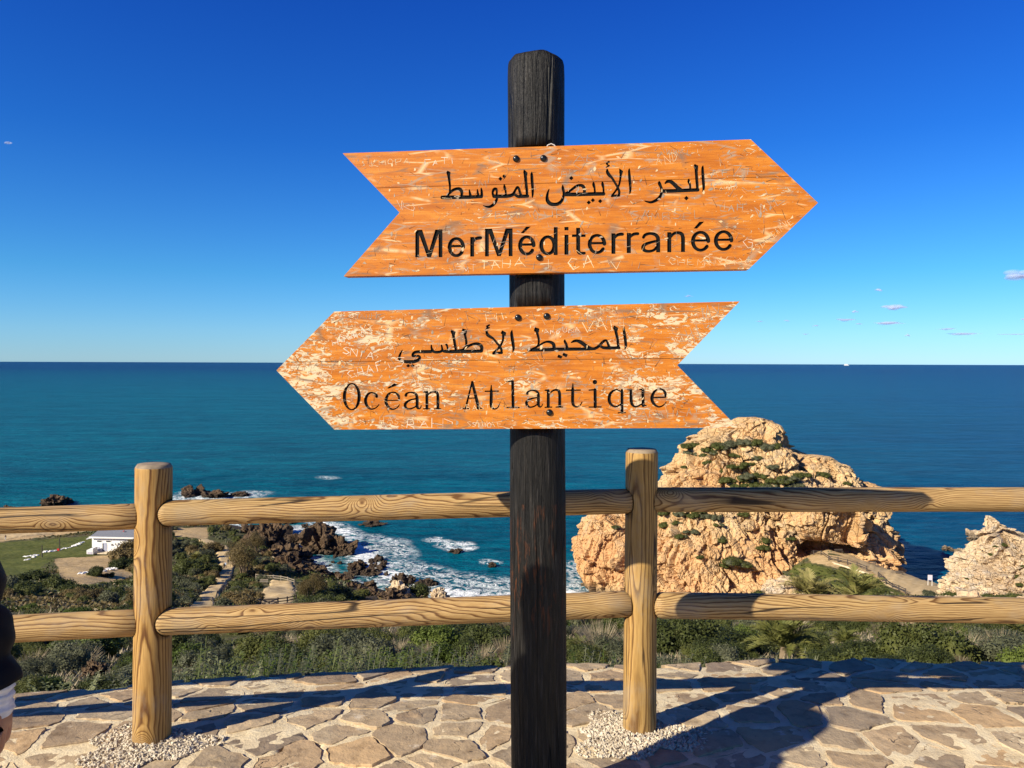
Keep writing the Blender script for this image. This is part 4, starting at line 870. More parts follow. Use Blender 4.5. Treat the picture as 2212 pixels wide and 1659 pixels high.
GR_B = [("OMARZ", 640, 800, 14, 14, 5, .001, 'g'), ("CHAFIS", 752, 815, 16, 16, 12, .0017, 'w'), ("NIDHAL", 700, 712, 10, 10, 3, .001, 'l'), ("SLIMANHE", 730, 690, 10, 9, 2, .0009, 'g'), ("FARAHLA", 1362, 903, 15, 15, 2, .0013, 'g'), ("WAC", 1454, 738, 11, 11, 3, .0011, 'l'), ("MER", 1297, 675, 11, 10, 2, .0011, 'l'),
        ("MY", 1523, 697, 26, 18, 14, .0018, 'g'), ("VAH", 1257, 715, 25, 24, 2, .0018, 'l'), ("AMOUNA", 1175, 722, 10, 10, 4, .0012, 'w'), ("WAIZ", 908, 792, 13, 13, 1, .0009, 'g'), ("NAZ", 968, 792, 13, 12, 1, .0009, 'g'), ("HI", 1052, 693, 18, 20, 3, .0014, 'l'), ("ETARKA", 1208, 700, 17, 15, 3, .0011, 'g'),
        ("RAHD", 880, 925, 18, 20, 1, .0017, 'w'), ("SANAE", 1010, 921, 12, 12, 1, .0012, 'l'), ("BANTA", 1008, 886, 10, 10, 3, .0011, 'l'), ("SIMO", 1020, 922, 8, 8, -2, .001, 'w'), ("ADHN", 1390, 838, 13, 12, 18, .0013, 'l'), ("ATIKA", 1455, 886, 7, 7, 55, .0009, 'd'), ("NAVAL", 1462, 898, 7, 7, 55, .0009, 'd'),
        ("NATH", 1540, 730, 30, 15, 50, .0016, 'g'), ("HI", 1490, 740, 30, 14, 20, .0016, 'g'), ("ABDO", 790, 838, 8, 9, 2, .0008, 'g'), ("HAL", 870, 830, 11, 12, 0, .0011, 'w'), ("YOUNE", 895, 838, 12, 12, -12, .001, 'g'), ("HASSAN", 820, 915, 12, 12, 0, .001, 'l'), ("HOUDA", 720, 745, 14, 12, 20, .0016, 'w'), ("SNIA", 740, 765, 16, 13, -10, .0018, 'w'), ("KARIM", 1090, 886, 9, 8, 4, .0009, 'g')]
BOA, POLYA = build_board(BA, UP_PX, ((811, 406), (1700, 381)), BOARD_A, fa, "upper orange arrow board pointing right, lettered MerM\u00e9diterran\u00e9e", [(1115, 343), (1174, 342), (1165, 556)], GR_A, 5, 70)
BOB, POLYB = build_board(BB, LO_PX, ((625, 782), (1476, 774)), BOARD_B, fb, "lower orange arrow board pointing left, lettered Oc\u00e9an Atlantique, heavily scratched", [(1119, 686), (1181, 683), (1187, 891)], GR_B, 6, 110)
# notches of the pole behind the boards
cuts = []
for board, px, extra in ((BA, UP_PX, 0.012), (BB, LO_PX, 0.004)):
    q = board.locs(px); lo, hi = board.loc(1160, px[4][1] if board is BA else 926)[1], board.loc(1160, 316 if board is BA else 663)[1]
    mb = MB(); mb.box((board.loc(1160, 700)[0], (lo + hi + extra) / 2, 0.077), (0.5, hi - lo + extra, 0.246)); c_ = link("cutter", mb.mesh("cutter", []))
    c_.matrix_world = board.mat(); cuts.append(c_)
bpy.context.view_layer.update(); boolean(POLE, cuts)
# thin plastic tie on top of the upper board
cv = bpy.data.curves.new("plastic_tie", 'CURVE'); cv.dimensions = '3D'; cv.bevel_depth = 0.0018; sp = cv.splines.new('POLY'); tp = [(1178, 318), (1183, 311), (1190, 308), (1197, 311), (1201, 317)]
sp.points.add(len(tp) - 1)
for p, (x, y) in zip(sp.points, tp): p.co = (*(BA.hit(x, y) - BN * 0.012 - SIGN.location), 1)
_o = bpy.data.objects.new("plastic_tie", cv); C.objects.link(_o); _dg = bpy.context.evaluated_depsgraph_get(); _me = bpy.data.meshes.new_from_object(_o.evaluated_get(_dg)); bpy.data.objects.remove(_o); _me.materials.clear(); _me.materials.append(CLEAR); link("plastic_tie", _me, SIGN)
# ------------------------------------------------------------------ the coast below the lookout
ZS = -62.0                                          # sea level, the pavement is zero
CP = []
for x in (-1600, -700, 0, 700, 1106, 1600, 2212, 2900, 3800): CP += [(x, 1880, 3.6), (x, 1640, 4.8), (x, 1535, 7.0)]
CP += [(-300, 1510, 11), (200, 1482, 11), (700, 1462, 12), (1106, 1450, 12), (1700, 1448, 13), (2212, 1448, 14),
 (200, 1428, 25), (700, 1408, 25), (1106, 1403, 25), (1700, 1405, 25), (2212, 1402, 25), (200, 1388, 40), (700, 1375, 40), (1106, 1374, 40), (1700, 1376, 40), (2212, 1375, 40),
 (200, 1350, 60), (700, 1347, 60), (1106, 1348, 60), (1700, 1350, 62), (2212, 1348, 60), (200, 1305, 95), (450, 1325, 95), (700, 1335, 90), (1000, 1352, 90), (1300, 1355, 90), (1700, 1310, 82), (1850, 1300, 90), (2212, 1325, 95),
 (200, 1268, 130), (430, 1305, 138), (600, 1303, 135), (800, 1315, 130), (1000, 1350, 130), (1300, 1350, 130), (1600, 1320, 130), (1750, 1288, 130), (1950, 1295, 135), (2212, 1300, 130),
 (0, 1240, 165), (200, 1240, 165), (470, 1265, 170), (600, 1278, 165), (750, 1292, 165), (860, 1290, 160), (1000, 1325, 160), (1200, 1320, 165), (1500, 1296, 165), (1720, 1270, 170), (1850, 1262, 175), (1980, 1268, 178), (2100, 1280, 165),
 (0, 1205, 200), (200, 1205, 200), (489, 1221, 200), (590, 1232, 195), (680, 1246, 205), (760, 1262, 200), (860, 1300, 192), (1000, 1312, 200), (1300, 1305, 200), (1450, 1288, 200), (1640, 1285, 196), (1560, 1300, 180), (1780, 1200, 193), (1870, 1222, 190), (1960, 1240, 190), (1985, 1252, 186),
 (0, 1175, 230), (200, 1180, 225), (330, 1178, 225), (440, 1180, 228), (540, 1195, 225), (630, 1214, 232), (700, 1222, 240), (760, 1222, 245), (800, 1260, 235), (1000, 1275, 240), (1300, 1255, 240), (1780, 1190, 215), (1960, 1262, 215), (2040, 1285, 215), (2150, 1300, 225),
 (0, 1145, 265), (200, 1147, 262), (430, 1143, 262), (540, 1160, 262), (610, 1177, 262), (690, 1195, 270), (0, 1122, 300), (200, 1120, 300), (400, 1120, 295), (500, 1140, 290), (600, 1152, 300), (0, 1112, 330), (200, 1112, 330), (450, 1118, 330)]
for x in (-700, -1600): CP += [(x, 1400, 30), (x, 1330, 60), (x, 1270, 130), (x, 1205, 200), (x, 1145, 265), (x, 1115, 330)]
for x in (2900, 3800): CP += [(x, 1402, 25), (x, 1348, 60), (x, 1300, 130), (x, 1280, 165), (x, 1300, 225)]
for x in (-1600, 0, 700, 1400, 2212, 3800): CP += [(x, 1085, 420)]
CP = np.array(CP, float)
def _q(x, d): return np.stack([np.asarray(x) / 430.0, np.log(np.asarray(d)) * 2.6], -1)
_cq = _q(CP[:, 0], CP[:, 2])
def _U(r2): return 0.5 * r2 * np.log(r2 + 1e-12)
_n = len(CP); _A = np.zeros((_n + 3, _n + 3)); _A[:_n, :_n] = _U(((_cq[:, None] - _cq[None]) ** 2).sum(-1)) + np.eye(_n) * 0.01
_A[:_n, _n] = 1; _A[:_n, _n + 1:] = _cq; _A[_n:, :_n] = _A[:_n, _n:].T
_wt = np.linalg.solve(_A, np.concatenate([CP[:, 1], np.zeros(3)]))
def H0(X, Y):
    X = np.asarray(X, float); Y = np.maximum(np.asarray(Y, float), 2.5); q = _q(CX + FPX * X / Y, Y); out = np.zeros(len(X))
    for k in range(0, len(X), 20000):
        s = slice(k, k + 20000); out[s] = _U(((q[s][:, None] - _cq[None]) ** 2).sum(-1)) @ _wt[:_n] + _wt[_n] + q[s] @ _wt[_n + 1:]
    z = EYE - (out - 777.5) / FPX * Y
    return z
def HN(X, Y):                                       # small bumps
    P = np.stack([X, Y, 0 * X], 1); d = np.hypot(X, Y)
    return 0.012 * np.minimum(d, 90) * fbm(P * 0.09, 4) + 0.10 * fbm(P * 0.6, 3)
def H(X, Y): X = np.atleast_1d(np.asarray(X, float)); Y = np.atleast_1d(np.asarray(Y, float)); return H0(X, Y) + HN(X, Y)
_DS = np.geomspace(5, 420, 900)
def hit(x, y):                                      # where the line of sight through (x, y) meets the ground
    r = ray(x, y); X = r.x / r.y * _DS; Z = EYE + r.z / r.y * _DS; h = H(X, _DS); b = np.nonzero(Z < h)[0]
    k = b[0] if len(b) else len(_DS) - 1
    return Vector((X[k], _DS[k], max(h[k], ZS)))
def in_poly(px, py, poly):
    return poly_sdf(np.stack([px, py], 1), [np.array(p, float) for p in poly])
GRASS = [[(-60, 1178), (60, 1168), (197, 1158), (300, 1150), (330, 1172), (186, 1203), (118, 1206), (60, 1245), (-60, 1250)], [(60, 1225), (140, 1232), (300, 1238), (320, 1260), (150, 1280), (60, 1275)], [(380, 1205), (470, 1208), (470, 1230), (380, 1225)], [(1685, 1228), (1745, 1216), (1888, 1250), (1960, 1292), (1900, 1310), (1670, 1310)]]
DIRT = [[(118, 1207), (245, 1200), (290, 1245), (240, 1258), (140, 1268), (128, 1240)], [(375, 1140), (450, 1140), (450, 1165), (375, 1158)], [(-60, 1150), (130, 1140), (240, 1128), (240, 1140), (130, 1156), (-60, 1176)], [(1740, 1192), (1900, 1210), (2060, 1262), (2040, 1292), (1960, 1286), (1886, 1246), (1750, 1214)],
        [(1880, 1335), (2300, 1330), (2300, 1360), (1900, 1352)], [(1100, 1420), (1160, 1418), (1160, 1426), (1100, 1428)]]
ROCKY = [[(540, 1130), (640, 1130), (700, 1160), (780, 1200), (830, 1250), (900, 1300), (780, 1300), (700, 1270), (640, 1240), (580, 1200)], [(300, 1090), (540, 1090), (540, 1140), (300, 1135)], [(-60, 1080), (300, 1080), (300, 1128), (-60, 1140)]]
def build_terrain():
    ts = np.linspace(-1.35, 1.35, 420); ds = np.concatenate([np.geomspace(3.2, 120, 120), np.linspace(121.5, 420, 190)])
    T, D = np.meshgrid(ts, ds); X = (T * D).ravel(); Y = D.ravel(); Z = H(X, Y)
    under = Y < edge_y(X) + 0.25; Z = np.where(under, np.minimum(Z, -1.8), Z)
    P = np.stack([X, Y, Z], 1); px, py = project(P)
    me = mesh("hillside", P, grid_faces(420, len(ds)), TERR, True)
    far = sstep(90, 130, Y)
    def zone(ps):
        out = np.zeros(len(X))
        for p in ps: out = np.maximum(out, sstep(5, -5, in_poly(px, py, p)))
        return out
    attr(me, 'grass', zone(GRASS) * far); attr(me, 'dirt', zone(DIRT)); rk = zone(ROCKY) * far
    attr(me, 'rock', np.maximum(rk, sstep(-58.5, -61, Z)))
    return link("hillside", me, kind='structure')
build_terrain()

def strip(name, left, right, mat, lift=0.28, nu=12, nv=130, label=None):
    def ln(p):
        W = np.array([tuple(hit(*q)) for q in p]); t = np.linspace(0, 1, len(W)); s = np.linspace(0, 1, nv); return np.stack([np.interp(s, t, W[:, k]) for k in range(2)], 1)
    L, Rr = ln(left), ln(right); f = np.linspace(0, 1, nu); P = L[:, None] * (1 - f)[None, :, None] + Rr[:, None] * f[None, :, None]
    P = P.reshape(-1, 2); wob = 0.35 * np.stack([perlin(np.column_stack([P * 0.5, P[:, :1] * 0])), perlin(np.column_stack([P * 0.5, P[:, :1] * 0 + 9]))], 1); P = P + wob
    z = H(P[:, 0], P[:, 1]) + lift; edge = np.tile(np.array([-0.25] + [0] * (nu - 2) + [-0.25]), nv)
    return link(name, mesh(name, np.column_stack([P, z + edge]), grid_faces(nu, nv), mat, True), kind='structure')
strip("path", [(428, 1168), (460, 1186), (472, 1205), (476, 1232), (464, 1252), (430, 1284), (404, 1316)], [(450, 1166), (490, 1180), (507, 1196), (506, 1228), (499, 1250), (476, 1280), (466, 1316)], SAND)
strip("path", [(585, 1257), (562, 1280), (540, 1318)], [(632, 1259), (642, 1284), (636, 1318)], SAND)
strip("path", [(-40, 1160), (120, 1144), (225, 1131)], [(-40, 1172), (120, 1154), (240, 1137)], SAND)
strip("path", [(1738, 1203), (1800, 1213), (1876, 1232), (1904, 1258), (1950, 1280), (2030, 1288)], [(1790, 1186), (1850, 1193), (1896, 1212), (1960, 1230), (2022, 1246), (2062, 1270)], SAND, 0.35, 12, 130)

# ------------------------------------------------------------------ sea, with foam where it breaks on rock
FOAM = [([(690, 1128), (725, 1140), (762, 1162)], 5.0, 0.9), ([(770, 1180), (790, 1205), (830, 1235), (870, 1262), (930, 1275), (1010, 1285), (1110, 1290), (1240, 1282)], 6.5, 0.95), ([(800, 1160), (850, 1170), (870, 1200)], 5.0, 0.5), ([(940, 1165), (975, 1174), (1005, 1176)], 3.2, 0.85), ([(960, 1178), (985, 1188), (1015, 1184)], 3.0, 0.85),
        ([(860, 1215), (940, 1240), (1040, 1258), (1110, 1265)], 7.0, 0.5), ([(640, 1140), (665, 1175), (700, 1190)], 5, 0.75), ([(1050, 1212), (1066, 1215)], 2.5, 0.6), ([(1262, 1290), (1245, 1255), (1236, 1215)], 2.5, 0.6), ([(395, 1075), (440, 1078), (500, 1074), (540, 1068)], 9.0, 0.75), ([(505, 1068), (530, 1069)], 5.0, 0.8), ([(0, 930), (14, 931)], 14, 0.7), ([(15, 1103), (40, 1105)], 5, 0.6),
        ([(400, 1065), (470, 1072)], 5.0, 0.6), ([(700, 1030), (715, 1033)], 6, 0.35)]
def build_sea():
    def axis(a, b, st, far): 
        core = np.arange(a, b, st); k = np.geomspace(st, far, 34); return np.concatenate([a - np.cumsum(k)[::-1] * (far / np.cumsum(k)[-1]), core, b + np.cumsum(k) * (far / np.cumsum(k)[-1])])
    xs = axis(-180, 170, 1.4, 30000); ys = np.concatenate([[-400, -100, 0, 60, 110, 140], np.arange(150, 420, 1.4), 420 + np.cumsum(np.geomspace(1.6, 2600, 45)) ]); ys = ys[ys < 14400]; ys = np.append(ys, 14400)
    X, Y = np.meshgrid(xs, ys); x, y = X.ravel(), Y.ravel(); P = np.stack([x, y], 1); foam = np.zeros(len(x)); near = (y > 140) & (y < 430) & (np.abs(x) < 260)
    def seg(p, a, b):
        ab = b - a; t = np.clip(((p - a) @ ab) / (ab @ ab), 0, 1); return np.linalg.norm(p - (a + t[:, None] * ab), axis=1)
    Q = P[near]; f = foam[near]; wob = 1 + 0.5 * fbm(np.column_stack([Q * 0.08, Q[:, :1] * 0]), 3)
    for line, wd, amt in FOAM:
        W = np.array([tuple(at_z(a, b, ZS))[:2] for a, b in line])
        for a, b in zip(W, W[1:]): f = np.maximum(f, amt * np.exp(-(seg(Q, a, b) / (wd * wob)) ** 2))
    h = H(Q[:, 0], Q[:, 1]) - ZS; f = np.maximum(f, 0.8 * np.exp(-np.maximum(-h, 0) / 0.8))
    foam[near] = f; sh = np.zeros(len(x)); sh[near] = np.exp(-np.maximum(-h, 0) / 3.5)
    z = np.full(len(x), ZS); z[near] += 0.28 * fbm(np.column_stack([Q * np.array([0.10, 0.2]), Q[:, :1] * 0]), 4)
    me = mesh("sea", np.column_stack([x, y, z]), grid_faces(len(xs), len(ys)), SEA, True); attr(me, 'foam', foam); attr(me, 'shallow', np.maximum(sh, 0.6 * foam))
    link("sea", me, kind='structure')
build_sea()

# ------------------------------------------------------------------ rocks
def rock_shell(name, rows, dc, hy, mat, n=420, m=200, power=2.6, amp=1.0, cell=6.0, cave=None, lean=0.0, seed=0.0, label=None, cat=None, parent=None, back_to=0.6, group=None):
    # rows: (y, left x, right x) of the outline; sections are rounded boxes stacked up the height
    rows = np.array(rows, float); zs = np.array([at(1106, r[0], dc).z for r in rows]); xl = np.array([at(r[1], r[0], dc).x for r in rows]); xr = np.array([at(r[2], r[0], dc).x for r in rows])
    o = np.argsort(zs); zs, xl, xr = zs[o], xl[o], xr[o]; zz = np.linspace(zs[0], zs[-1], m); L, Rr = np.interp(zz, zs, xl), np.interp(zz, zs, xr)
    hyv = np.interp(zz, zs, np.interp((zs - zs[0]) / (zs[-1] - zs[0]), [0, 1], [hy[0], hy[1]])); u = (zz - zs[0]) / (zs[-1] - zs[0])
    yc = dc + lean * (u - 0.5)
    # more vertices on the side that faces the lookout
    th = np.linspace(0, 2 * math.pi, n, endpoint=False); th = th + 0.55 * np.sin(th + math.pi / 2) * 0; ph = th - 0.6 * np.cos(th) * back_to
    c_, s_ = np.cos(ph), np.sin(ph); k = 1.0 / (np.abs(c_) ** power + np.abs(s_) ** power) ** (1 / power)
    X = ((L + Rr) / 2)[:, None] + ((Rr - L) / 2)[:, None] * (k * c_)[None]; Y = yc[:, None] + hyv[:, None] * (k * s_)[None]; Z = np.repeat(zz[:, None], n, 1)
    P = np.stack([X, Y, Z], -1).reshape(-1, 3); Nn = np.stack([np.tile(c_, m) , np.tile(s_, m), np.zeros(n * m)], 1)
    sh = np.array([seed * 13.1, seed * 5.7, seed * 3.3])
    W = P + 1.6 * np.stack([fbm(P * 0.12 + 5, 2), fbm(P * 0.12 + 15, 2), fbm(P * 0.12 + 25, 2)], 1) * cell / 6
    T = np.stack([W[:, 0] + 0.35 * W[:, 2], W[:, 1], W[:, 2] * 0.62 - 0.25 * W[:, 0]], 1)
    T2 = np.stack([W[:, 0] * 1.25 + 0.5 * W[:, 2], W[:, 1] * 1.25, W[:, 2] * 0.8 - 0.5 * W[:, 0]], 1)
    v, e1 = facets(T / (cell * 1.7) + sh, 1.6); v2, e2 = facets(T2 / (cell * 0.6) + sh + 7, 1.5); v3, e3 = facets(T2 / (cell * 0.22) + sh + 3, 1.4)
    d = v * 3.2 - 1.8 * np.exp(-(e1 / 0.035) ** 2) + v2 * 1.5 - 0.7 * np.exp(-(e2 / 0.05) ** 2) + v3 * 0.5 - 0.2 * np.exp(-(e3 / 0.08) ** 2) + 1.3 * fbm(P * 0.09 / (cell / 6) + sh, 3) + 0.35 * fbm(P * 0.8 / (cell / 6) + sh, 3, ridged=True)
    d = d - np.percentile(d, 70)
    env = np.minimum(1, (1.05 - np.repeat(u, n)) * 6)
    P = P + Nn * (d * amp * env)[:, None]
    P[:, 2] += amp * 0.2 * v2 * np.repeat(np.minimum(1, u * 5), n)
    if cave:
        px, py = project(P); front = (P[:, 1] < np.repeat(yc, n))
        for poly, depth in cave:
            mk = sstep(3.0, -4.0, in_poly(px, py, poly)) * front; P[:, 1] += mk * depth
    top = len(P); P = np.concatenate([P, [[(L[-1] + Rr[-1]) / 2, yc[-1], zz[-1] + 0.5 * amp]]]); F = grid_faces(n, m, True)
    cap = np.stack([top - n + np.arange(n), top - n + (np.arange(n) + 1) % n, np.full(n, top), np.full(n, top)], 1)
    faces = [tuple(f) for f in F] if False else F
    me = mesh(name, P, np.concatenate([F, cap[:, [0, 1, 2, 2]]])[: len(F)], mat, False)
    bm = bmesh.new(); bm.from_mesh(me); bm.verts.ensure_lookup_table()
    for a, b, c2, _ in cap:
        try: bm.faces.new((bm.verts[a], bm.verts[b], bm.verts[c2]))
        except ValueError: pass
    bm.to_mesh(me); bm.free()
    ob = link(name, me, parent, label, cat, group); return ob
BIG = rock_shell("sea_stack", [(905, 1612, 1658), (910, 1597, 1672), (918, 1575, 1690), (932, 1543, 1702), (950, 1522, 1713), (962, 1502, 1716), (975, 1492, 1745), (990, 1474, 1770), (1005, 1464, 1810), (1020, 1447, 1838), (1040, 1430, 1850), (1046, 1424, 1890), (1060, 1400, 1908), (1080, 1350, 1922), (1095, 1310, 1913), (1110, 1296, 1915), (1130, 1266, 1913), (1160, 1256, 1912), (1190, 1246, 1908), (1210, 1242, 1905), (1235, 1256, 1903), (1260, 1264, 1900), (1300, 1268, 1897)],
    222, (31, 7), CLIFF, 620, 300, 2.4, 0.85, 7.0, [([(1722, 1199), (1728, 1180), (1752, 1162), (1790, 1150), (1815, 1150), (1850, 1163), (1872, 1182), (1868, 1206), (1800, 1210), (1740, 1208)], 11.0), ([(1868, 1105), (1876, 1105), (1884, 1140), (1868, 1180), (1860, 1180), (1872, 1145)], 3.0)], 9.0, 1.0,
    "great tan cliff rising from the sea with a cave at its foot", "sea stack")
for _k, (_rows, _d, _hy, _ln) in enumerate([
    ([(903, 1618, 1652), (915, 1604, 1672), (935, 1590, 1688), (958, 1580, 1698), (990, 1570, 1705)], 222, (9, 4), 6),
    ([(964, 1652, 1696), (975, 1645, 1716), (1000, 1638, 1730), (1040, 1633, 1738), (1075, 1630, 1742)], 212, (8, 4), 7),
    ([(986, 1760, 1798), (996, 1750, 1820), (1015, 1746, 1842), (1040, 1742, 1852), (1075, 1738, 1860)], 217, (8, 4), 6),
    ([(1044, 1878, 1890), (1054, 1873, 1902), (1082, 1868, 1910), (1130, 1862, 1916), (1190, 1872, 1912)], 222, (12, 3), 3),
    ([(1086, 1742, 1842), (1108, 1714, 1858), (1135, 1702, 1866), (1158, 1735, 1866), (1172, 1808, 1858)], 203.5, (4, 8), 0),
    ([(1098, 1306, 1372), (1125, 1270, 1420), (1160, 1258, 1440), (1215, 1246, 1462), (1262, 1266, 1475), (1300, 1268, 1490)], 216, (16, 5), 5),
    ([(1060, 1470, 1560), (1090, 1440, 1600), (1150, 1430, 1640), (1210, 1420, 1660), (1300, 1410, 1680)], 205, (12, 4), 8)]):
    rock_shell("rock_block", _rows, _d, _hy, CLIFF, 240, 130, 3.0, 0.6, 6.0, None, _ln, 3.0 + _k, parent=BIG)
OUT = rock_shell("rocky_outcrop", [(1128, 2180, 2186), (1134, 2174, 2193), (1150, 2172, 2206), (1158, 2160, 2225), (1175, 2150, 2260), (1192, 2140, 2300), (1210, 2118, 2330), (1230, 2090, 2360), (1250, 2062, 2390), (1275, 2040, 2420), (1300, 2030, 2440), (1340, 2025, 2450)],
    158, (20, 2), PALE, 420, 200, 2.2, 0.62, 3.2, None, 14.0, 2.0, "pale stepped rocky outcrop at the right edge beyond the fence", "rock")
def boulder(name, mat, seed, flat=0.7, sub=4):
    bm = bmesh.new(); bmesh.ops.create_icosphere(bm, subdivisions=sub, radius=1.0); V = np.array([v.co for v in bm.verts]); F = np.array([[v.index for v in f.verts] for f in bm.faces]); bm.free()
    v3, e3 = facets(V * 5.5 + seed, 1.4); v, e1 = facets(V * 0.95 + seed * 3.7, 1.5); v2, e2 = facets(V * 2.3 + seed * 1.9, 1.4)
    V = V * (1 + 0.5 * v + 0.24 * v2 + 0.10 * v3 - 0.08 * np.exp(-(e1 / 0.05) ** 2) + 0.12 * fbm(V * 3 + seed, 3))[:, None]; V[:, 2] *= flat
    return mesh(name, V, F, mat, False)
BM = [boulder("boulder", SHORE, k, 0.6 + 0.06 * k, 3) for k in range(7)]; BP = [boulder("pale_boulder", PALE, 20 + k, 0.7, 4) for k in range(4)]
BIGM = [boulder("boulder", SHORE, 40 + k, 0.8, 5) for k in range(5)]
def put_rock(me, p, s, rz, label, group=None, cat="rock", sq=(1, 1, 1), name="boulder"):
    o = link(name, me, None, label, cat, group); o.location = p; o.scale = (s * sq[0], s * sq[1], s * sq[2]); o.rotation_euler = (RNG.uniform(-.25, .25), RNG.uniform(-.25, .25), rz); return o
# named rocks (picture position, half width in metres)
for k, (x, y, s, sq, me, lab) in enumerate([
    (692, 1183, 6.2, (1, 0.9, 1.0), BIGM[0], "large brown ribbed crag at the water's edge in the cove"),
    (735, 1190, 4.4, (0.9, 0.9, 1.0), BIGM[1], "dark crag joined to the seaward side of the brown ribbed crag"),
    (582, 1163, 4.8, (0.9, 0.7, 1.25), BIGM[2], "tall grey slab of rock under the top rail between path and cove"),
    (548, 1168, 3.0, (1, 1, 0.9), BIGM[3], "broken brown rock beside the tall grey slab"),
    (622, 1213, 2.7, (0.7, 0.7, 1.3), BIGM[4], "pointed brown rock at the back of the boulder beach"),
    (655, 1172, 3.3, (1, 0.8, 0.7), BIGM[3], "low dark rock in the foaming channel left of the ribbed crag"),
    (768, 1228, 2.4, (1, 0.8, 0.8), BIGM[0], "dark boulder standing in the foam below the crag"),
    (802, 1235, 2.3, (1, 0.8, 0.7), BIGM[1], "dark wet boulder in the middle of the white surf"),
    (825, 1221, 1.3, (1, 0.8, 0.6), BIGM[2], "small black rock alone in the surf"),
    (862, 1254, 2.4, (0.9, 0.8, 1.0), BIGM[4], "upright dark boulder in the surf beside the pale bluff"),
    (985, 1187, 1.7, (1, 0.8, 0.55), BIGM[3], "brown rock ringed with white foam out in the cove"),
    (1063, 1218, 1.3, (1, 0.8, 0.7), BIGM[0], "small dark rock in the cove close to the black pole"),
    (806, 1176, 3.2, (1.2, 0.8, 0.4), BIGM[1], "low dark reef off the ribbed crag")]):
    p = at_z(x, y + 6, ZS) if y > 1176 and x > 640 else hit(x, y + 12); g = at_z(x, y, p.z)
    put_rock(me, (p.x, p.y, p.z + s * 0.15), s, k * 1.3, lab, sq=sq)
for k, (x, y, s, sq, lab) in enumerate([(118, 1091, 5.2, (1.15, .8, .62), "dark jagged rock in the sea above the left rail"), (148, 1086, 2.6, (1, .8, .8), "dark knob of rock beside the jagged rock above the left rail"), (20, 1108, 3.0, (1, 1, .9), "rock tip rising above the rail at the left edge"), (420, 1070, 5.6, (1.0, .7, .55), "dark sea rock left of a pair in white water above the middle rail"), (458, 1073, 6.0, (1.1, .7, .5), "dark sea rock right of a pair in white water above the middle rail"), (515, 1071, 3.8, (1.2, .7, .35), "low dark rock awash in breaking foam above the middle rail"), (660, 1015, 9.0, (2.2, .4, .03), "long dark ripple of reef just under the surface")][:6]):
    p = at_z(x, y, ZS); put_rock(BIGM[k % 5], (p.x, p.y, ZS), s, k * 0.9 + 2, lab, sq=sq)
rg = random.Random(5); sh_poly = [(560, 1150), (660, 1160), (690, 1200), (740, 1225), (800, 1245), (880, 1275), (930, 1296), (800, 1300), (770, 1270), (700, 1250), (640, 1235), (585, 1200)]
k = 0; tries = 0
while k < 210 and tries < 9000:
    tries += 1; x, y = (rg.uniform(550, 935), rg.uniform(1140, 1300)) if k < 140 else (rg.uniform(525, 665), rg.uniform(1132, 1238))
    if in_poly(np.array([x]), np.array([y]), sh_poly if k < 140 else [(530, 1135), (640, 1130), (662, 1180), (640, 1236), (592, 1226), (548, 1172)])[0] > rg.choice([0, 4]): continue
    p = hit(x, y); s = rg.choice([0.4, 0.55, 0.7, 0.8, 1.0, 1.2, 1.6]) * (1 if k < 140 else 1.7)
    put_rock(BM[k % 7], (p.x, p.y, p.z + 0.2 * s), s, rg.uniform(0, 6), ("large" if s > 1.5 else "middling" if s > 0.75 else "small") + " brown boulder " + ("in the dark rocks between path and cove" if k >= 140 else "low on the boulder beach beside the surf" if y > 1235 else "at the back of the boulder beach by the ribbed crag"), "boulders heaped along the cove shore"); k += 1
# pale bluff with a bush on the edge of the cove
for x, y, s, sq, lab in [(862, 1286, 2.3, (1, 0.9, 1.5), "pale cream bluff beside a round dark bush at the cove edge"), (946, 1288, 1.7, (1, 0.9, 1.1), "small pale rock right of the round dark bush at the cove edge"), (880, 1295, 2.6, (1.3, 0.9, 0.9), "broad pale rock under the round dark bush at the cove edge")]:
    p = at(x, y, 163); put_rock(BP[int(x) % 4], p, s, x, lab, sq=sq)
# rocks on the hillside
for x, y, s, lab in [(1120, 1426, 14, "flat pale stone in the scrub left of the black pole"), (1128, 1420, 7, "small orange stone on the flat pale stone in the scrub"), (1515, 1420, 15, "orange stone in the scrub just beyond the pavement, right of the post"), (1560, 1402, 16, "flat white stone in the scrub beyond the pavement"), (1340, 1414, 10, "small pale stone in the scrub by the fence post"), (2060, 1345, 24, "pale stone block under the right rail"), (2110, 1346, 20, "pale stone block, second under the right rail"), (2185, 1342, 36, "pale broken ledge at the right edge under the rail"), (2200, 1400, 14, "pale stone at the right edge of the scrub")]:
    p = hit(x, y); s *= p.y / FPX; put_rock(BP[int(x) % 4], (p.x, p.y, p.z + 0.2 * s), s, x, lab)
for x, y, s, lab in [(70, 1405, 34, "grey rock in shade at the far left below the fence"), (160, 1445, 26, "grey rock in shade left of the left post"), (205, 1466, 22, "lower grey rock in shade left of the left post")]:
    p = hit(x, y); s *= p.y / FPX; put_rock(BIGM[2], (p.x, p.y, p.z + 0.1), s, x, lab)
for k in range(52):                                 # blocks lying about the outcrop and the foot of the stack
    if k < 34: x, y, d0 = rg.uniform(2030, 2330), rg.uniform(1245, 1345), None
    else: x, y, d0 = rg.uniform(1380, 1740), rg.uniform(1262, 1300), None
    p = hit(x, y); s = rg.uniform(0.5, 2.0); put_rock(BP[k % 4], (p.x, p.y, p.z + 0.3 * s), s, rg.uniform(0, 6), "pale block of rock lying about the foot of the cliffs", "pale blocks at the foot of the cliffs")
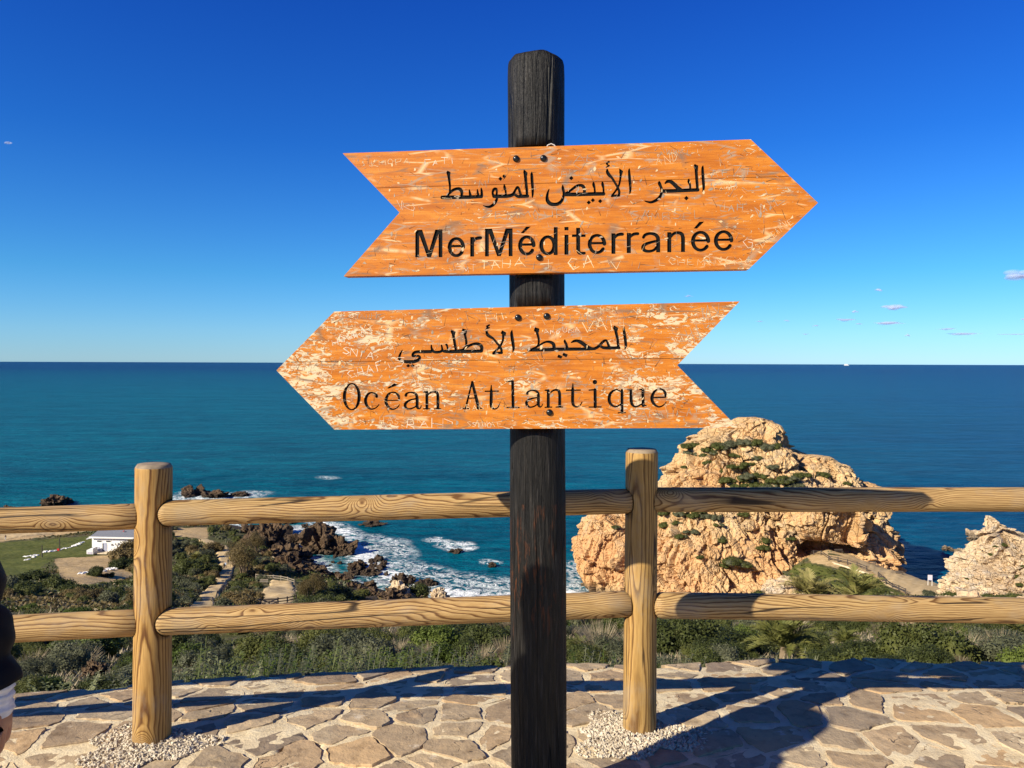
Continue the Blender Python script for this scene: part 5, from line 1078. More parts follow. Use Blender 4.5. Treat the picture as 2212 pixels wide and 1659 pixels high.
# ------------------------------------------------------------------ plants
def leaf_cloud(rg, n, lobes, size, up=0.3, blade=1.7):
    V = np.zeros((n * 4, 3)); lob = np.array(lobes); wgt = lob[:, 3] ** 2; idx = rg.choice(len(lob), n, p=wgt / wgt.sum())
    dv = rg.normal(size=(n, 3)); dv /= np.linalg.norm(dv, axis=1)[:, None]; dv[:, 2] = np.where(dv[:, 2] < -0.35, -dv[:, 2], dv[:, 2])
    rad = lob[idx, 3] * (1 - 0.35 * rg.random(n) ** 2) * (1 + 0.12 * rg.normal(size=n)); c = lob[idx, :3] + dv * rad[:, None]
    nr = dv + 0.7 * rg.normal(size=(n, 3)) + np.array([0, 0, up]); nr /= np.linalg.norm(nr, axis=1)[:, None]
    t = np.cross(nr, rg.normal(size=(n, 3))); t /= np.linalg.norm(t, axis=1)[:, None]; b = np.cross(nr, t); s = size * rg.uniform(0.6, 1.3, n)[:, None]
    V[0::4] = c - t * s * blade * .5; V[1::4] = c + b * s * .42; V[2::4] = c + t * s * blade * .5; V[3::4] = c - b * s * .42
    return V, np.arange(n * 4).reshape(n, 4)
def core(lobes, k=0.72):
    bm = bmesh.new(); bmesh.ops.create_icosphere(bm, subdivisions=2, radius=1.0); iv = np.array([v.co for v in bm.verts]); jf = np.array([[v.index for v in f.verts] for f in bm.faces]); bm.free(); V, F = [], []
    for i, (x, y, z, r) in enumerate(lobes):
        q = iv * (1 + 0.25 * perlin(iv * 2 + i * 3.1))[:, None] * r * k; V.append(q + np.array([x, y, z])); F.append(np.column_stack([jf, jf[:, 2]]) + i * len(iv))
    return np.concatenate(V), np.concatenate(F)
def shrub_mesh(name, mat, seed, n, size, nl=7, wide=1.0, tall=0.75):
    rg = np.random.default_rng(seed); lobes = [(0, 0, tall * .45, 0.5)]
    for i in range(nl):
        a = rg.uniform(0, 6.28); r = wide * rg.uniform(0.3, 0.72); lobes.append((r * math.cos(a), r * math.sin(a), tall * rg.uniform(0.15, 0.62), rg.uniform(0.24, 0.44)))
    V, F = leaf_cloud(rg, n, lobes, size); cv, cf = core(lobes); tri = [tuple(f[:3]) for f in cf]
    me = mesh(name, np.concatenate([V, cv]), [tuple(f) for f in F] + [tuple(int(q) + len(V) for q in f) for f in tri], mat, False); return me
def sprays(name, mat, seed, n, h, spread, wd, core_lobes=None, curve=0.5):  # many thin blades or twigs from the ground
    rg = np.random.default_rng(seed); V, F = [], []
    for i in range(n):
        a = rg.uniform(0, 6.28); lean = spread * rg.random() ** 0.7; L = h * rg.uniform(.55, 1.15); r0 = rg.uniform(0, .35) * spread
        p0 = np.array([r0 * math.cos(a), r0 * math.sin(a), 0]); dr = np.array([math.cos(a), math.sin(a), 0]); side = np.array([-math.sin(a), math.cos(a), 0]) * wd * rg.uniform(.6, 1.4); side = side + rg.normal(size=3) * wd * .3; k = len(V)
        for t in (0, .5, 1.0):
            c = p0 + dr * lean * (t ** (1 + curve)) + np.array([0, 0, L * (t - curve * .25 * t * t)]); V += [c - side * (1 - .85 * t), c + side * (1 - .85 * t)]
        F += [(k, k + 1, k + 3, k + 2), (k + 2, k + 3, k + 5, k + 4)]
    return mesh(name, np.array(V), F, mat, False)
def palm_mesh(seed, nf=30, L=1.0, nl=24, stiff=0.5):
    rg = np.random.default_rng(seed); V, F = [], []
    for i in range(nf):
        a = 2.4 * i + rg.uniform(-.3, .3); el = R(rg.uniform(8, 80)); ln = L * rg.uniform(.8, 1.1); pr = None
        def sp(t): 
            out = ln * t * math.cos(el - 0.7 * t * t * stiff); z = ln * t * math.sin(el - 0.75 * t * t * stiff) + 0.12; return np.array([out * math.cos(a), out * math.sin(a), z])
        for t0 in np.linspace(0, .96, 9):
            p, q = sp(t0), sp(t0 + .04 + .08); s_ = np.array([-math.sin(a), math.cos(a), 0]) * .012 * L; k = len(V); V += [p - s_, p + s_, q + s_ * .7, q - s_ * .7]; F.append((k, k + 1, k + 2, k + 3))
        for t in np.linspace(.16, 1.0, nl):
            p = sp(t); fwdv = sp(min(1, t + .05)) - sp(t - .05); fwdv /= np.linalg.norm(fwdv); sd = np.array([-math.sin(a), math.cos(a), 0]); upv = np.cross(sd, -fwdv); ll = L * .34 * math.sin(math.pi * min(1, .25 + .72 * t)) * rg.uniform(.8, 1.1)
            for sg in (-1, 1):
                d = sd * sg * .75 + fwdv * .75 + upv * .35 + rg.normal(size=3) * .09; d /= np.linalg.norm(d); wv = np.cross(d, upv); wv /= np.linalg.norm(wv) + 1e-9; wv *= .016 * L; k = len(V)
                V += [p - wv, p + wv, p + d * ll * .6 + wv * .8 - np.array([0, 0, .02 * ll]), p + d * ll - np.array([0, 0, .12 * ll]), p + d * ll * .6 - wv * .8 - np.array([0, 0, .02 * ll])]; F.append((k, k + 1, k + 2, k + 3, k + 4))
    return mesh("palm_crown", np.array(V), F, L_PALM, False)
NEAR = [shrub_mesh("shrub", L_DARK, k, 6500, 0.042, 9) for k in range(5)]
NEARG = [shrub_mesh("shrub", L_GREY, 10 + k, 5200, 0.040, 8, 1.0, 0.7) for k in range(3)]
NEARB = [shrub_mesh("shrub", L_BRIGHT, 20 + k, 4600, 0.05, 7, 1.0, 0.7) for k in range(3)]
FARD = [shrub_mesh("shrub", L_DARK, 30 + k, 2600, 0.075, 9, 1.1, 0.8) for k in range(4)]
FARG = [shrub_mesh("shrub", L_GREY, 40 + k, 2400, 0.07, 9, 1.0, 0.7) for k in range(3)]
FARB = [shrub_mesh("shrub", L_BROWN, 50 + k, 2400, 0.065, 9, 1.0, 0.9) for k in range(3)]
TUFT = [sprays("dry_grass_tuft", L_DRY, 60 + k, 380, 0.9, 0.75, 0.012) for k in range(3)]
LAB = dict(d="dark green rounded shrub on the slope below the pavement", g="grey green shrub on the slope below the pavement", b="fresh bright green shrub on the slope below the pavement", t="tuft of dry pale grass on the slope below the pavement",
           fd="dark green shrub on the lower hillside towards the shore", fg="grey green shrub on the lower hillside towards the shore", fb="rusty brown shrub on the lower hillside towards the shore")
GRP = dict(d="dark shrubs on the near slope", g="grey shrubs on the near slope", b="bright green shrubs on the near slope", t="dry grass tufts on the near slope", fd="dark shrubs on the lower hillside", fg="grey shrubs on the lower hillside", fb="brown shrubs on the lower hillside")
KINDM = dict(d=NEAR, g=NEARG, b=NEARB, t=TUFT, fd=FARD, fg=FARG, fb=FARB)
fixed = []
def plant(key, p, s, lab=None, group=None, sz=1.0, me=None, name=None):
    m = me or rg.choice(KINDM[key]); nm = name or dict(t="grass_tuft", d="dark_shrub", fd="dark_shrub", g="grey_shrub", fg="grey_shrub", b="bright_shrub", fb="brown_shrub")[key]
    if not lab:
        px_, py_ = project(np.array([[p[0], p[1], p[2]]])); wide = s / p[1] * FPX
        zone = "left of the left post" if px_[0] < 333 else "between left post and pole" if px_[0] < 1160 else "between pole and right post" if px_[0] < 1385 else "right of the right post" if px_[0] < 1800 else "towards the right edge"
        dep = "low on the hillside" if p[1] > 85 else "on the slope's brow" if p[1] > 38 else "midway down the near slope" if p[1] > 16 else "close behind the pavement"
        kd = dict(d="dark green shrub", fd="dark green shrub", g="grey green shrub", fg="grey green shrub", b="bright green shrub", fb="rusty brown shrub", t="dry pale grass tuft")[key]
        lab2 = ("wide " if wide > 58 else "small " if wide < 30 else "") + kd + " " + dep + " " + zone
    else: lab2 = lab
    o = link(nm, m, None, lab2, "grass tuft" if key == 't' else "shrub", group if lab else GRP[key]); o.location = (p[0], p[1], p[2] - 0.06 * s); o.scale = (s, s, s * sz); o.rotation_euler = (0, 0, rg.uniform(0, 6.28)); (loose if (key != 't' and (not lab or group)) else fixed).append((o, key, s / max(p[1], 3.0))); return o
CLEAR_ = [GRASS[0], GRASS[1], DIRT[0], DIRT[1], DIRT[2], DIRT[3]]
PATHS = [[(425, 1160), (450, 1160), (492, 1176), (510, 1196), (510, 1240), (478, 1285), (468, 1330), (408, 1330), (430, 1285), (470, 1250), (472, 1200)], [(578, 1250), (640, 1252), (652, 1285), (640, 1322), (530, 1322), (556, 1280)]]
def free(x, y, far):
    if not far: return True
    q, r_ = np.array([x]), np.array([y]); return all(in_poly(q, r_, p)[0] > 1 for p in CLEAR_ + [sh_poly]) and all(in_poly(q, r_, p)[0] > 5 for p in PATHS)
placed = []; loose = []
def scatter(n, dlo, dhi, xlo, xhi, pick, szr, gap, far):
    made = 0; tr = 0
    while made < n and tr < n * 30:
        tr += 1; d = math.exp(rg.uniform(math.log(dlo), math.log(dhi))); x = rg.uniform(xlo, xhi); X = (x - CX) / FPX * d; z = H([X], [d])[0]
        if z < -58.0: continue
        if d < edge_y(X) + 1.2: continue
        px, py = project(np.array([[X, d, z]])); s = rg.uniform(*szr)
        if not -60 < px[0] < 2270 or not free(px[0], py[0], far) or not free(px[0], py[0] - 0.75 * s / d * FPX, far): continue
        if not far and 1610 < px[0] < 1775 and d < 17: continue
        tt = np.linspace(min(6.0 / d, .5), 0.97, 60); zt = z + 0.8 * s
        if (H(X * tt, d * tt) > EYE + (zt - EYE) * tt + 0.05).any(): continue
        if far and 1230 < px[0] < 1930 and d > 170: continue
        key = pick(px[0], d)
        if key == 't': s *= 0.75
        if any((X - a) ** 2 + (d - b) ** 2 < (gap * (s + c)) ** 2 for a, b, c in placed): continue
        placed.append((X, d, s)); plant(key, (X, d, z), s, sz=rg.uniform(.75, 1.15)); made += 1
def pick_near(x, d):
    q = perlin(np.array([[x * .006, math.log(d) * 2.2, 1.5]]))[0]
    if q > 0.18: return rg.choice("ttgdt")
    if q < -0.28: return rg.choice("bdd")
    return rg.choice("ddddddggtb")
scatter(70, 6.5, 16, -250, 2450, pick_near, (0.25, 0.5), 0.5, False)
scatter(165, 14, 40, -250, 2450, pick_near, (0.4, 1.05), 0.52, False)
scatter(130, 38, 75, -250, 2450, lambda x, d: rg.choice(["d", "d", "d", "g", "t", "b", "t"]), (0.8, 1.7), 0.5, False)
scatter(230, 85, 185, -250, 720, lambda x, d: rg.choice(["fd", "fd", "fd", "fg", "fg", "fb"]), (1.1, 2.6), 0.38, True)
scatter(50, 85, 165, 1560, 2450, lambda x, d: rg.choice(["fd", "fd", "fg"]), (1.0, 2.2), 0.5, True)
scatter(80, 175, 265, -250, 1000, lambda x, d: rg.choice(["fd", "fg", "fb", "fd"]), (1.2, 2.6), 0.6, True)
# shrubs with a place of their own
for key, x, y, s, sz, lab in [("fd", 905, 1285, 4.4, .9, "round dark bush on the pale bluff at the cove edge"), ("fd", 600 - 190, 1237, 5.6, .8, "broad dark green bush left of the path with walkers"), ("fd", 416, 1242, 4.0, .7, "dark bush against the path edge beside the walkers"), ("fg", 400, 1264, 4.0, .8, "grey green bush left of the lower bend of the path"), ("fg", 384, 1278, 3.4, .8, "grey green bush nearest the left post at the lower bend of the path"),
    ("fb", 455, 1192, 3.6, .8, "pale brown bush left of the upper path"), ("fg", 432, 1205, 4.2, .6, "silvery bush left of the upper path"), ("fb", 512, 1316, 4.6, 1.0, "rusty bush in front of the sandy viewing terrace"), ("fb", 535, 1308, 4.2, 1.0, "rusty bush at the near corner of the sandy viewing terrace"), ("fd", 730, 1297, 6.0, .8, "dark scrub mound right of the rusty bush by the viewing terrace"), ("fd", 770, 1296, 4.6, .6, "low dark scrub mound above the boulder beach"),
    ("fd", 205, 1243, 2.6, 1.1, "small round dark bush alone on the bare field"), ("fd", 205 + 25, 1247, 1.8, .7, "low dark bush beside the round bush on the bare field"), ("fd", 70, 1255, 5.0, .7, "dark bush by the dark sleeve at the left edge"), ("fd", 120, 1270, 4.6, .7, "dark bush below the row of white stones"), ("fd", 165, 1280, 4.0, .6, "low dark bush at the lower end of the white stones"), ("fb", 270, 1217, 4.6, 1.0, "reddish brown bush in front of the white house"), ("fd", 262, 1228, 3.4, .9, "dark bush at the foot of the reddish bush by the house"), ("fd", 288, 1226, 2.6, 1.1, "bright round bush against the left post"), ("fb", 285, 1200, 4.4, 1.1, "tall brown bush hiding the right end of the white house"),
    ("fg", 2010, 1290, 3.6, .6, "grey bush around the pale sign by the cave path"), ("fg", 2050, 1272, 3.4, .7, "grey bush above the sea right of the pale sign"), ("fd", 1990, 1300, 2.8, .7, "dark bush at the lower end of the cave path"), ("fd", 2035, 1302, 2.6, .7, "dark bush right of the lower end of the cave path"), ("fb", 200, 1300, 3.6, .8, "rusty scrub patch above the lower left rail"), ("fb", 165, 1296, 3.4, .8, "orange tinged scrub left of the rusty patch")]:
    p = hit(x, y); 
    if "bluff" in lab: p = at(x, y, 165)
    plant(key, p, s * p.y / 200.0 if p.y > 120 else s * 0.6, lab, None, sz)
# tamarisk trees
def tamarisk(seed, h=1.0):
    rg2 = np.random.default_rng(seed); tr = MB(); lobes = []
    for i in range(5):
        a = i * 1.3 + rg2.uniform(-.3, .3); tip = Vector((0.28 * math.cos(a), 0.28 * math.sin(a), h * .62)); mid = Vector((0.12 * math.cos(a), 0.12 * math.sin(a), h * .3))
        tr.tube((0.03 * math.cos(a), 0.03 * math.sin(a), -.05), mid, .032, .024, 6); tr.tube(mid, tip, .024, .01, 6)
    for i in range(11):
        a = rg2.uniform(0, 6.28); r = rg2.uniform(.05, .36); lobes.append((r * math.cos(a), r * math.sin(a), h * rg2.uniform(.4, .85), rg2.uniform(.16, .27)))
    V, F = leaf_cloud(rg2, 8000, lobes, 0.016, 0.1, 2.8); return tr.mesh("trunk", BARK), mesh("crown", V, F, L_BROWN, False)
TM = [tamarisk(1), tamarisk(2)]
for i, (x, y, hpx, lab) in enumerate([(526, 1246, 72, "feathery brown tamarisk tree right of the path with walkers"), (505, 1225, 52, "small feathery tamarisk beside the top of the path"), (680, 1298, 58, "round brown tamarisk right of the sandy viewing terrace"), (665, 1302, 50, "second brown tamarisk by the rail of the viewing terrace"), (555, 1195, 42, "small brown tamarisk under the grey slab")]):
    p = hit(x, y); s = hpx * p.y / FPX; t = thing("tamarisk_tree", lab, "tree", (p.x, p.y, p.z - .1)); t.scale = (s, s, s); t.rotation_euler = (0, 0, i * 1.7)
    link("trunk", TM[i % 2][0], t); link("crown", TM[i % 2][1], t)
# palms
PMS = [palm_mesh(3), palm_mesh(4, 30), palm_mesh(5, 22)]
PTR = MB().tube((0, 0, -.25), (0, 0, .16), .11, .07, 8).mesh("palm_stump", BARK)
for i, (x, y, wpx, lab) in enumerate([(1692, 1412, 92, "palm with arching fronds between fence and scrub, under the lower rail"), (1752, 1300, 70, "left palm of the pair at the foot of the great rock"), (1850, 1298, 74, "right palm of the pair at the foot of the great rock"), (2175, 1385, 60, "dark palm near the right edge under the lower rail"), (1825, 1395, 40, "small palm in the scrub right of the arching palm"), (1385 - 130, 1412, 40, "small fan of palm leaves between black pole and post"), (422, 1210, 18, "small palm left of the path in the scrub")]):
    p = hit(x, y)
    if i == 0: X_ = at(x, y, 15.5).x; p = Vector((X_, 15.5, H([X_], [15.5])[0] + 0.12))
    s = wpx / FPX * p.y; t = thing("palm", lab, "palm", (p.x, p.y, p.z)); t.scale = (s, s, s); t.rotation_euler = (0, 0, i * 1.1)
    link("crown", PMS[i % 3], t); link("trunk", PTR, t)
# leafy plants right behind the edge of the pavement
def leafy(seed, mat, n=26, h=0.95):
    rg2 = np.random.default_rng(seed); V, F = [], []
    for i in range(n):
        a = rg2.uniform(0, 6.28); r = rg2.uniform(0, .22); b = np.array([r * math.cos(a), r * math.sin(a), 0]); ln = np.array([math.cos(a) * .16, math.sin(a) * .16, 1]); hh = h * rg2.uniform(.6, 1.1)
        k = len(V); sd = np.array([-math.sin(a), math.cos(a), 0]) * .005; V += [b - sd, b + sd, b + ln * hh + sd * .4, b + ln * hh - sd * .4]; F.append((k, k + 1, k + 2, k + 3))
        for t in np.linspace(.3, 1, 24):
            p = b + ln * hh * t; g = rg2.uniform(0, 6.28); d = np.array([math.cos(g), math.sin(g), rg2.uniform(.3, 1.2)]); d /= np.linalg.norm(d); l_ = .038 * rg2.uniform(.7, 1.2); wv = np.cross(d, [0, 0, 1]); wv *= .009 / (np.linalg.norm(wv) + 1e-9); k = len(V)
            V += [p, p + d * l_ * .5 + wv, p + d * l_, p + d * l_ * .5 - wv]; F.append((k, k + 1, k + 2, k + 3))
    return mesh("leafy_plant", np.array(V), F, mat, False)
LP = [leafy(1, L_SILVER, 34), leafy(2, L_BRIGHT, 40), leafy(3, L_GREY, 40), leafy(4, L_SILVER, 26)]
for i, (x, ytop, m) in enumerate([(405, 1425, 0), (425, 1430, 3), (470, 1440, 0), (520, 1432, 1), (560, 1424, 2), (590, 1425, 1), (625, 1420, 2), (650, 1418, 0), (690, 1416, 3), (720, 1420, 2), (745, 1424, 1), (775, 1430, 2), (800, 1425, 1), (830, 1424, 1), (860, 1428, 1), (890, 1430, 2), (940, 1428, 2), (985, 1428, 1), (1050, 1428, 2), (330, 1448, 2), (140, 1480, 0), (1240, 1430, 2), (1300, 1428, 1), (1450, 1432, 2)]):
    d = 4.9 + (i * 0.37) % 1.3; ytop += 9; tp = at(x, ytop, d); hgt = 0.62; X, Y = tp.x, tp.y
    if Y < edge_y(X) + 0.5: Y = edge_y(X) + 0.6; tp = at(x, ytop, Y); X = tp.x
    gz = H([X], [Y])[0]; s = (tp.z - gz) / 0.95
    o = link("leafy_plant", LP[m], None, "leafy plant with upright stems growing against the outer edge of the pavement", "plant", "leafy plants along the pavement edge"); o.location = (X, Y, gz); o.scale = (1.1, 1.1, s); o.rotation_euler = (0, 0, i)
# shrubs on the ledges of the great rock: dropped onto the rock surface
from mathutils.bvhtree import BVHTree
def bvh(o): return BVHTree.FromPolygons([v.co for v in o.data.vertices], [tuple(p.vertices) for p in o.data.polygons])
def bvh_all(o):
    V, F = [], []
    for q in [o] + list(o.children):
        k = len(V); V += [v.co.copy() for v in q.data.vertices]; F += [tuple(i + k for i in p.vertices) for p in q.data.polygons]
    return BVHTree.FromPolygons(V, F)
BB_ = bvh_all(BIG); BO_ = bvh(OUT)
def on_rock(tree, x, y):
    r = ray(x, y).normalized(); h = tree.ray_cast(Vector((0, 0, EYE)), r); return h[0]
veg = [(1500, 965, 12), (1487, 980, 10), (1530, 972, 11), (1560, 966, 13), (1580, 962, 14), (1610, 962, 14), (1635, 958, 13), (1655, 966, 11), (1545, 978, 9), (1590, 985, 9), (1520, 985, 8), (1640, 990, 8), (1665, 1010, 8), (1600, 1010, 10), (1625, 1005, 9), (1560, 1018, 8),
       (1575, 1040, 12), (1605, 1035, 12), (1640, 1030, 13), (1665, 1040, 13), (1690, 1040, 12), (1715, 1035, 12), (1740, 1030, 12), (1765, 1028, 10), (1780, 1025, 8), (1630, 1048, 14), (1660, 1052, 14), (1700, 1052, 12), (1590, 1052, 10), (1730, 1050, 9), (1480, 1010, 6), (1530, 1000, 7), (1440, 1110, 10), (1470, 1112, 12), (1500, 1115, 10), (1530, 1118, 9), (1460, 1130, 8), (1545, 1135, 8), (1600, 1112, 7),
       (1440, 1135, 9), (1500, 1150, 8), (1560, 1165, 11), (1655, 1170, 12), (1650, 1185, 11), (1585, 1215, 15), (1605, 1222, 12), (1565, 1220, 11), (1480, 1160, 7), (1505, 1105, 8), (1700, 1165, 6), (1385, 1170, 6), (1330, 1140, 6), (1420, 1200, 6), (1610, 1095, 6), (1510, 1205, 7), (1830, 1045, 6), (1845, 1060, 6)]
for i, (x, y, r_) in enumerate(veg):
    p = on_rock(BB_, x, y)
    if p is None: continue
    for dx in (0, rg.uniform(-1.2, 1.2)):
      s = rg.uniform(1.4, 2.1) * r_ / FPX * p.y; plant(rg.choice(["fd", "fd", "fg"]), (p.x + dx * s, p.y + s * 0.1, p.z - 0.12 * s), s, "scrub bush clinging to a ledge of the great tan rock", "bushes on the great tan rock", 0.7)
for i, (x, y, r_) in enumerate([(2166, 1175, 12), (2150, 1180, 8), (2138, 1197, 8), (2195, 1245, 13), (2150, 1290, 12), (2210, 1222, 9), (2090, 1250, 7), (2200, 1262, 10)]):
    p = on_rock(BO_, x, y)
    if p is not None: s = r_ / FPX * p.y; plant("fd", (p.x, p.y, p.z - .2 * s), s, "small bush in a crack of the pale outcrop", "bushes on the pale outcrop", 0.6)
for i in range(70):                                 # green slope under the cave path
    x, y = rg.uniform(1690, 1890), rg.uniform(1228, 1292)
    if y < 1218 + (x - 1740) * 0.17: continue
    p = hit(x, y); plant(rg.choice(["fd", "fg", "fg"]), p, rg.uniform(.5, 1.3) * p.y / 170, "low green plant on the slope under the cave path", "plants on the slope under the cave path", 0.5)
# low ground cover that nobody could count
def undergrowth():
    g2 = np.random.default_rng(77); n = 60000; d = np.exp(g2.uniform(math.log(5.0), math.log(95), n)); x = g2.uniform(-350, 2560, n); X = (x - CX) / FPX * d; keep = d > edge_y(X) + 0.5; X, d = X[keep], d[keep]; Z = H(X, d); n = len(X)
    a = g2.uniform(0, 6.28, n); s = (0.0032 * d + 0.025) * g2.uniform(.5, 1.5, n); base = np.stack([X, d, Z], 1); dr = np.stack([np.cos(a), np.sin(a), 0 * a], 1); tip = base + dr * (s * .9)[:, None] + np.array([0, 0, 1.0]) * (s * g2.uniform(0.6, 1.5, n))[:, None]; sd = np.stack([-np.sin(a), np.cos(a), 0 * a], 1) * (s * .22)[:, None]
    V = np.zeros((n * 3, 3)); V[0::3] = base - sd; V[1::3] = base + sd; V[2::3] = tip; q = perlin(np.stack([x[keep] * .006, np.log(d) * 2.2, 0 * d + 1.5], 1)); mi = np.where(q > 0.1, 0, np.where(q < -0.15, 1, 2)); mi = np.where(g2.random(n) < .3, g2.integers(0, 3, n), mi)
    link("undergrowth", mesh("undergrowth", V, np.arange(n * 3).reshape(n, 3), [L_DRY, L_DARK, L_GREY], False, mi), kind='stuff', label="low dry grass and scrub covering the slope below the pavement")
undergrowth()

# past the 300 shrubs that show largest, the smallest and farthest ones are one mass of scrub
def merge_small():
    keep = 300 - sum(1 for o, k, a in fixed if k != 't'); L = sorted(loose, key=lambda q: -q[2]); rest = L[keep:]
    g3 = np.random.default_rng(9); lod = {}
    for kk in ('d', 'g', 'b'):
        lod[kk] = []
        for j in range(3):
            lobes = [(0, 0, .36, .5)] + [(r_ * math.cos(a), r_ * math.sin(a), g3.uniform(.12, .5), g3.uniform(.24, .42)) for a, r_ in [(g3.uniform(0, 6.28), g3.uniform(.3, .7)) for _ in range(7)]]
            V, F = leaf_cloud(g3, 2200, lobes, 0.06); cv, cf = core(lobes, .8); lod[kk].append((np.concatenate([V, cv]), np.concatenate([F, cf + len(V)])))
    Vs, Fs, mi, n = [], [], [], 0; mats = [L_DARK, L_GREY, L_BROWN, L_BRIGHT]; idx = dict(d=0, fd=0, g=1, fg=1, fb=2, b=3)
    for o, k, a in rest:
        V, F = lod['d' if idx[k] == 0 else 'g' if idx[k] == 1 else 'b'][g3.integers(3)]; an = o.rotation_euler[2]; c_, s_ = math.cos(an), math.sin(an); W = V * np.array(o.scale); W = np.stack([W[:, 0] * c_ - W[:, 1] * s_, W[:, 0] * s_ + W[:, 1] * c_, W[:, 2]], 1) + np.array(o.location)
        Vs.append(W); Fs.append(F + n); n += len(V); mi.append(np.full(len(F), idx[k])); bpy.data.objects.remove(o)
    Fa = np.concatenate(Fs); me = bpy.data.meshes.new("scrub"); tri = Fa[:, 2] == Fa[:, 3]
    V = np.concatenate(Vs); tot = np.where(tri, 3, 4); loops = Fa[np.stack([np.ones(len(Fa), bool)] * 3 + [~tri], 1)]
    me.vertices.add(len(V)); me.vertices.foreach_set('co', V.ravel().astype(np.float32)); me.loops.add(int(tot.sum())); me.loops.foreach_set('vertex_index', loops.astype(np.int32)); me.polygons.add(len(Fa)); me.polygons.foreach_set('loop_start', np.concatenate([[0], np.cumsum(tot)[:-1]]).astype(np.int32)); me.polygons.foreach_set('loop_total', tot.astype(np.int32))
    for m in mats: me.materials.append(m)
    me.polygons.foreach_set('material_index', np.concatenate(mi).astype(np.int32)); me.update(calc_edges=True); me.validate()
    link("scrub", me, kind='stuff', label="small distant shrubs and scrub covering the hillside and the ledges")
merge_small()

def far_cover():                                    # low scrub between the bushes of the lower hillside
    g2 = np.random.default_rng(78); n = 90000; d = np.exp(g2.uniform(math.log(70.0), math.log(285), n)); x = g2.uniform(-200, 2400, n); x = np.where(g2.random(n) < .75, g2.uniform(-200, 760, n), x); X = (x - CX) / FPX * d; Z = H(X, d)
    px, py = project(np.stack([X, d, Z], 1)); keep = (Z > -59.0) & ~((px > 1230) & (px < 1700) & (d > 170))
    for p in [GRASS[0]] + DIRT + PATHS + ROCKY[:1]: keep &= in_poly(px, py, p) > (2 if p is not ROCKY[0] else -15)
    nz = fbm(np.stack([X * .05, d * .05, 0 * d], 1), 3); keep &= g2.random(n) < np.clip(0.75 + 1.5 * nz, .15, 1); X, d, Z, nz = X[keep], d[keep], Z[keep], nz[keep]; n = len(X)
    s = g2.uniform(.12, .42, n) * (0.6 + d / 250); c = np.stack([X, d, Z + s * g2.uniform(.1, 1.0, n)], 1); t = g2.normal(size=(n, 3)); t /= np.linalg.norm(t, axis=1)[:, None]; b = np.cross(t, g2.normal(size=(n, 3))); b /= np.linalg.norm(b, axis=1)[:, None]
    V = np.zeros((n * 4, 3)); V[0::4] = c - t * s[:, None]; V[1::4] = c + b * s[:, None] * .5; V[2::4] = c + t * s[:, None]; V[3::4] = c - b * s[:, None] * .5
    q = perlin(np.stack([X * .03, d * .03, 0 * d + 4], 1)); mi = np.where(q > .22, 2, np.where(q < -.2, 1, 0)); mi = np.where(g2.random(n) < .2, g2.integers(0, 4, n), mi)
    link("ground_scrub", mesh("ground_scrub", V, np.arange(n * 4).reshape(n, 4), [L_DARK, L_GREY, L_BROWN, L_DRY], False, mi), kind='stuff', label="low scrub covering the lower hillside between the bushes")
far_cover()
# ------------------------------------------------------------------ white house on the left and things around it
hp = hit(199, 1193); HS = hp.y / FPX                 # metres per picture unit there
def house():
    t = thing("small_house", "small white flat house with a grey sheet roof and blue grey base on the left", "house", tuple(hp)); t.rotation_euler = (0, 0, R(-4))
    W_, Dp, Hh = 95 * HS, 6.0, 33 * HS
    def part(nm, c, d, m, par=t): return MB().box(c, d).build(nm, m, par)
    part("wall", (W_ / 2, Dp / 2, Hh / 2), (W_, Dp, Hh), WHITE)
    part("painted_base", (17 * HS / 2 + .05, -0.02, 11 * HS / 2), (17 * HS, 0.06, 11 * HS), GREYB)
    mb = MB(); o, q = 0.7, 0.35; mb.add([(-q, -o, Hh), (W_ + q, -o, Hh), (W_ + q, Dp + q, Hh + 1.5), (-q, Dp + q, Hh + 1.5), (-q, -o, Hh + .1), (W_ + q, -o, Hh + .1), (W_ + q, Dp + q, Hh + 1.6), (-q, Dp + q, Hh + 1.6)], [(0, 3, 2, 1), (4, 5, 6, 7), (0, 1, 5, 4), (1, 2, 6, 5), (2, 3, 7, 6), (3, 0, 4, 7)])
    rf = mb.build("roof", ROOF, t); part("fascia", (W_ / 2, -o - 0.05, Hh), (W_ + .7, .08, .42), WHITE, rf)
    for x in (17 * HS, 37.5 * HS):
        f = part("window", (x, -0.03, Hh * .72), (11.5 * HS, .09, 3.6 * HS), WHITE); part("pane", (x, -0.085, Hh * .72), (10 * HS, .02, 2.6 * HS), DARKG, f)
    d_ = part("door", (29 * HS, -0.03, 10 * HS), (10 * HS, .08, 20 * HS), GREYB); part("door_gap", (25.2 * HS, -0.08, 9.5 * HS), (2.2 * HS, .03, 18.5 * HS), DARKG, d_)
    part("air_conditioner", (43 * HS, -.25, Hh * .55), (5 * HS, .4, 2.4 * HS), WHITE); part("satellite_dish", (52 * HS, -.25, Hh * .6), (4 * HS, .12, 4.5 * HS), WHITE); part("satellite_dish", (58 * HS, -.25, Hh * .6), (3.6 * HS, .12, 4.5 * HS), WHITE)
    part("roof_tank", (60 * HS, 2.5, Hh + 1.1), (2.2 * HS, .5, 1.6 * HS), RED, rf)
    part("step", (24 * HS, -1.2, .12), (40 * HS, 2.0, .24), CREAM)
house()
p = hit(194, 1199); s = p.y / FPX
sh = thing("white_hutch", "small white box shed with a pitched top in front of the white house", "shed", tuple(p))
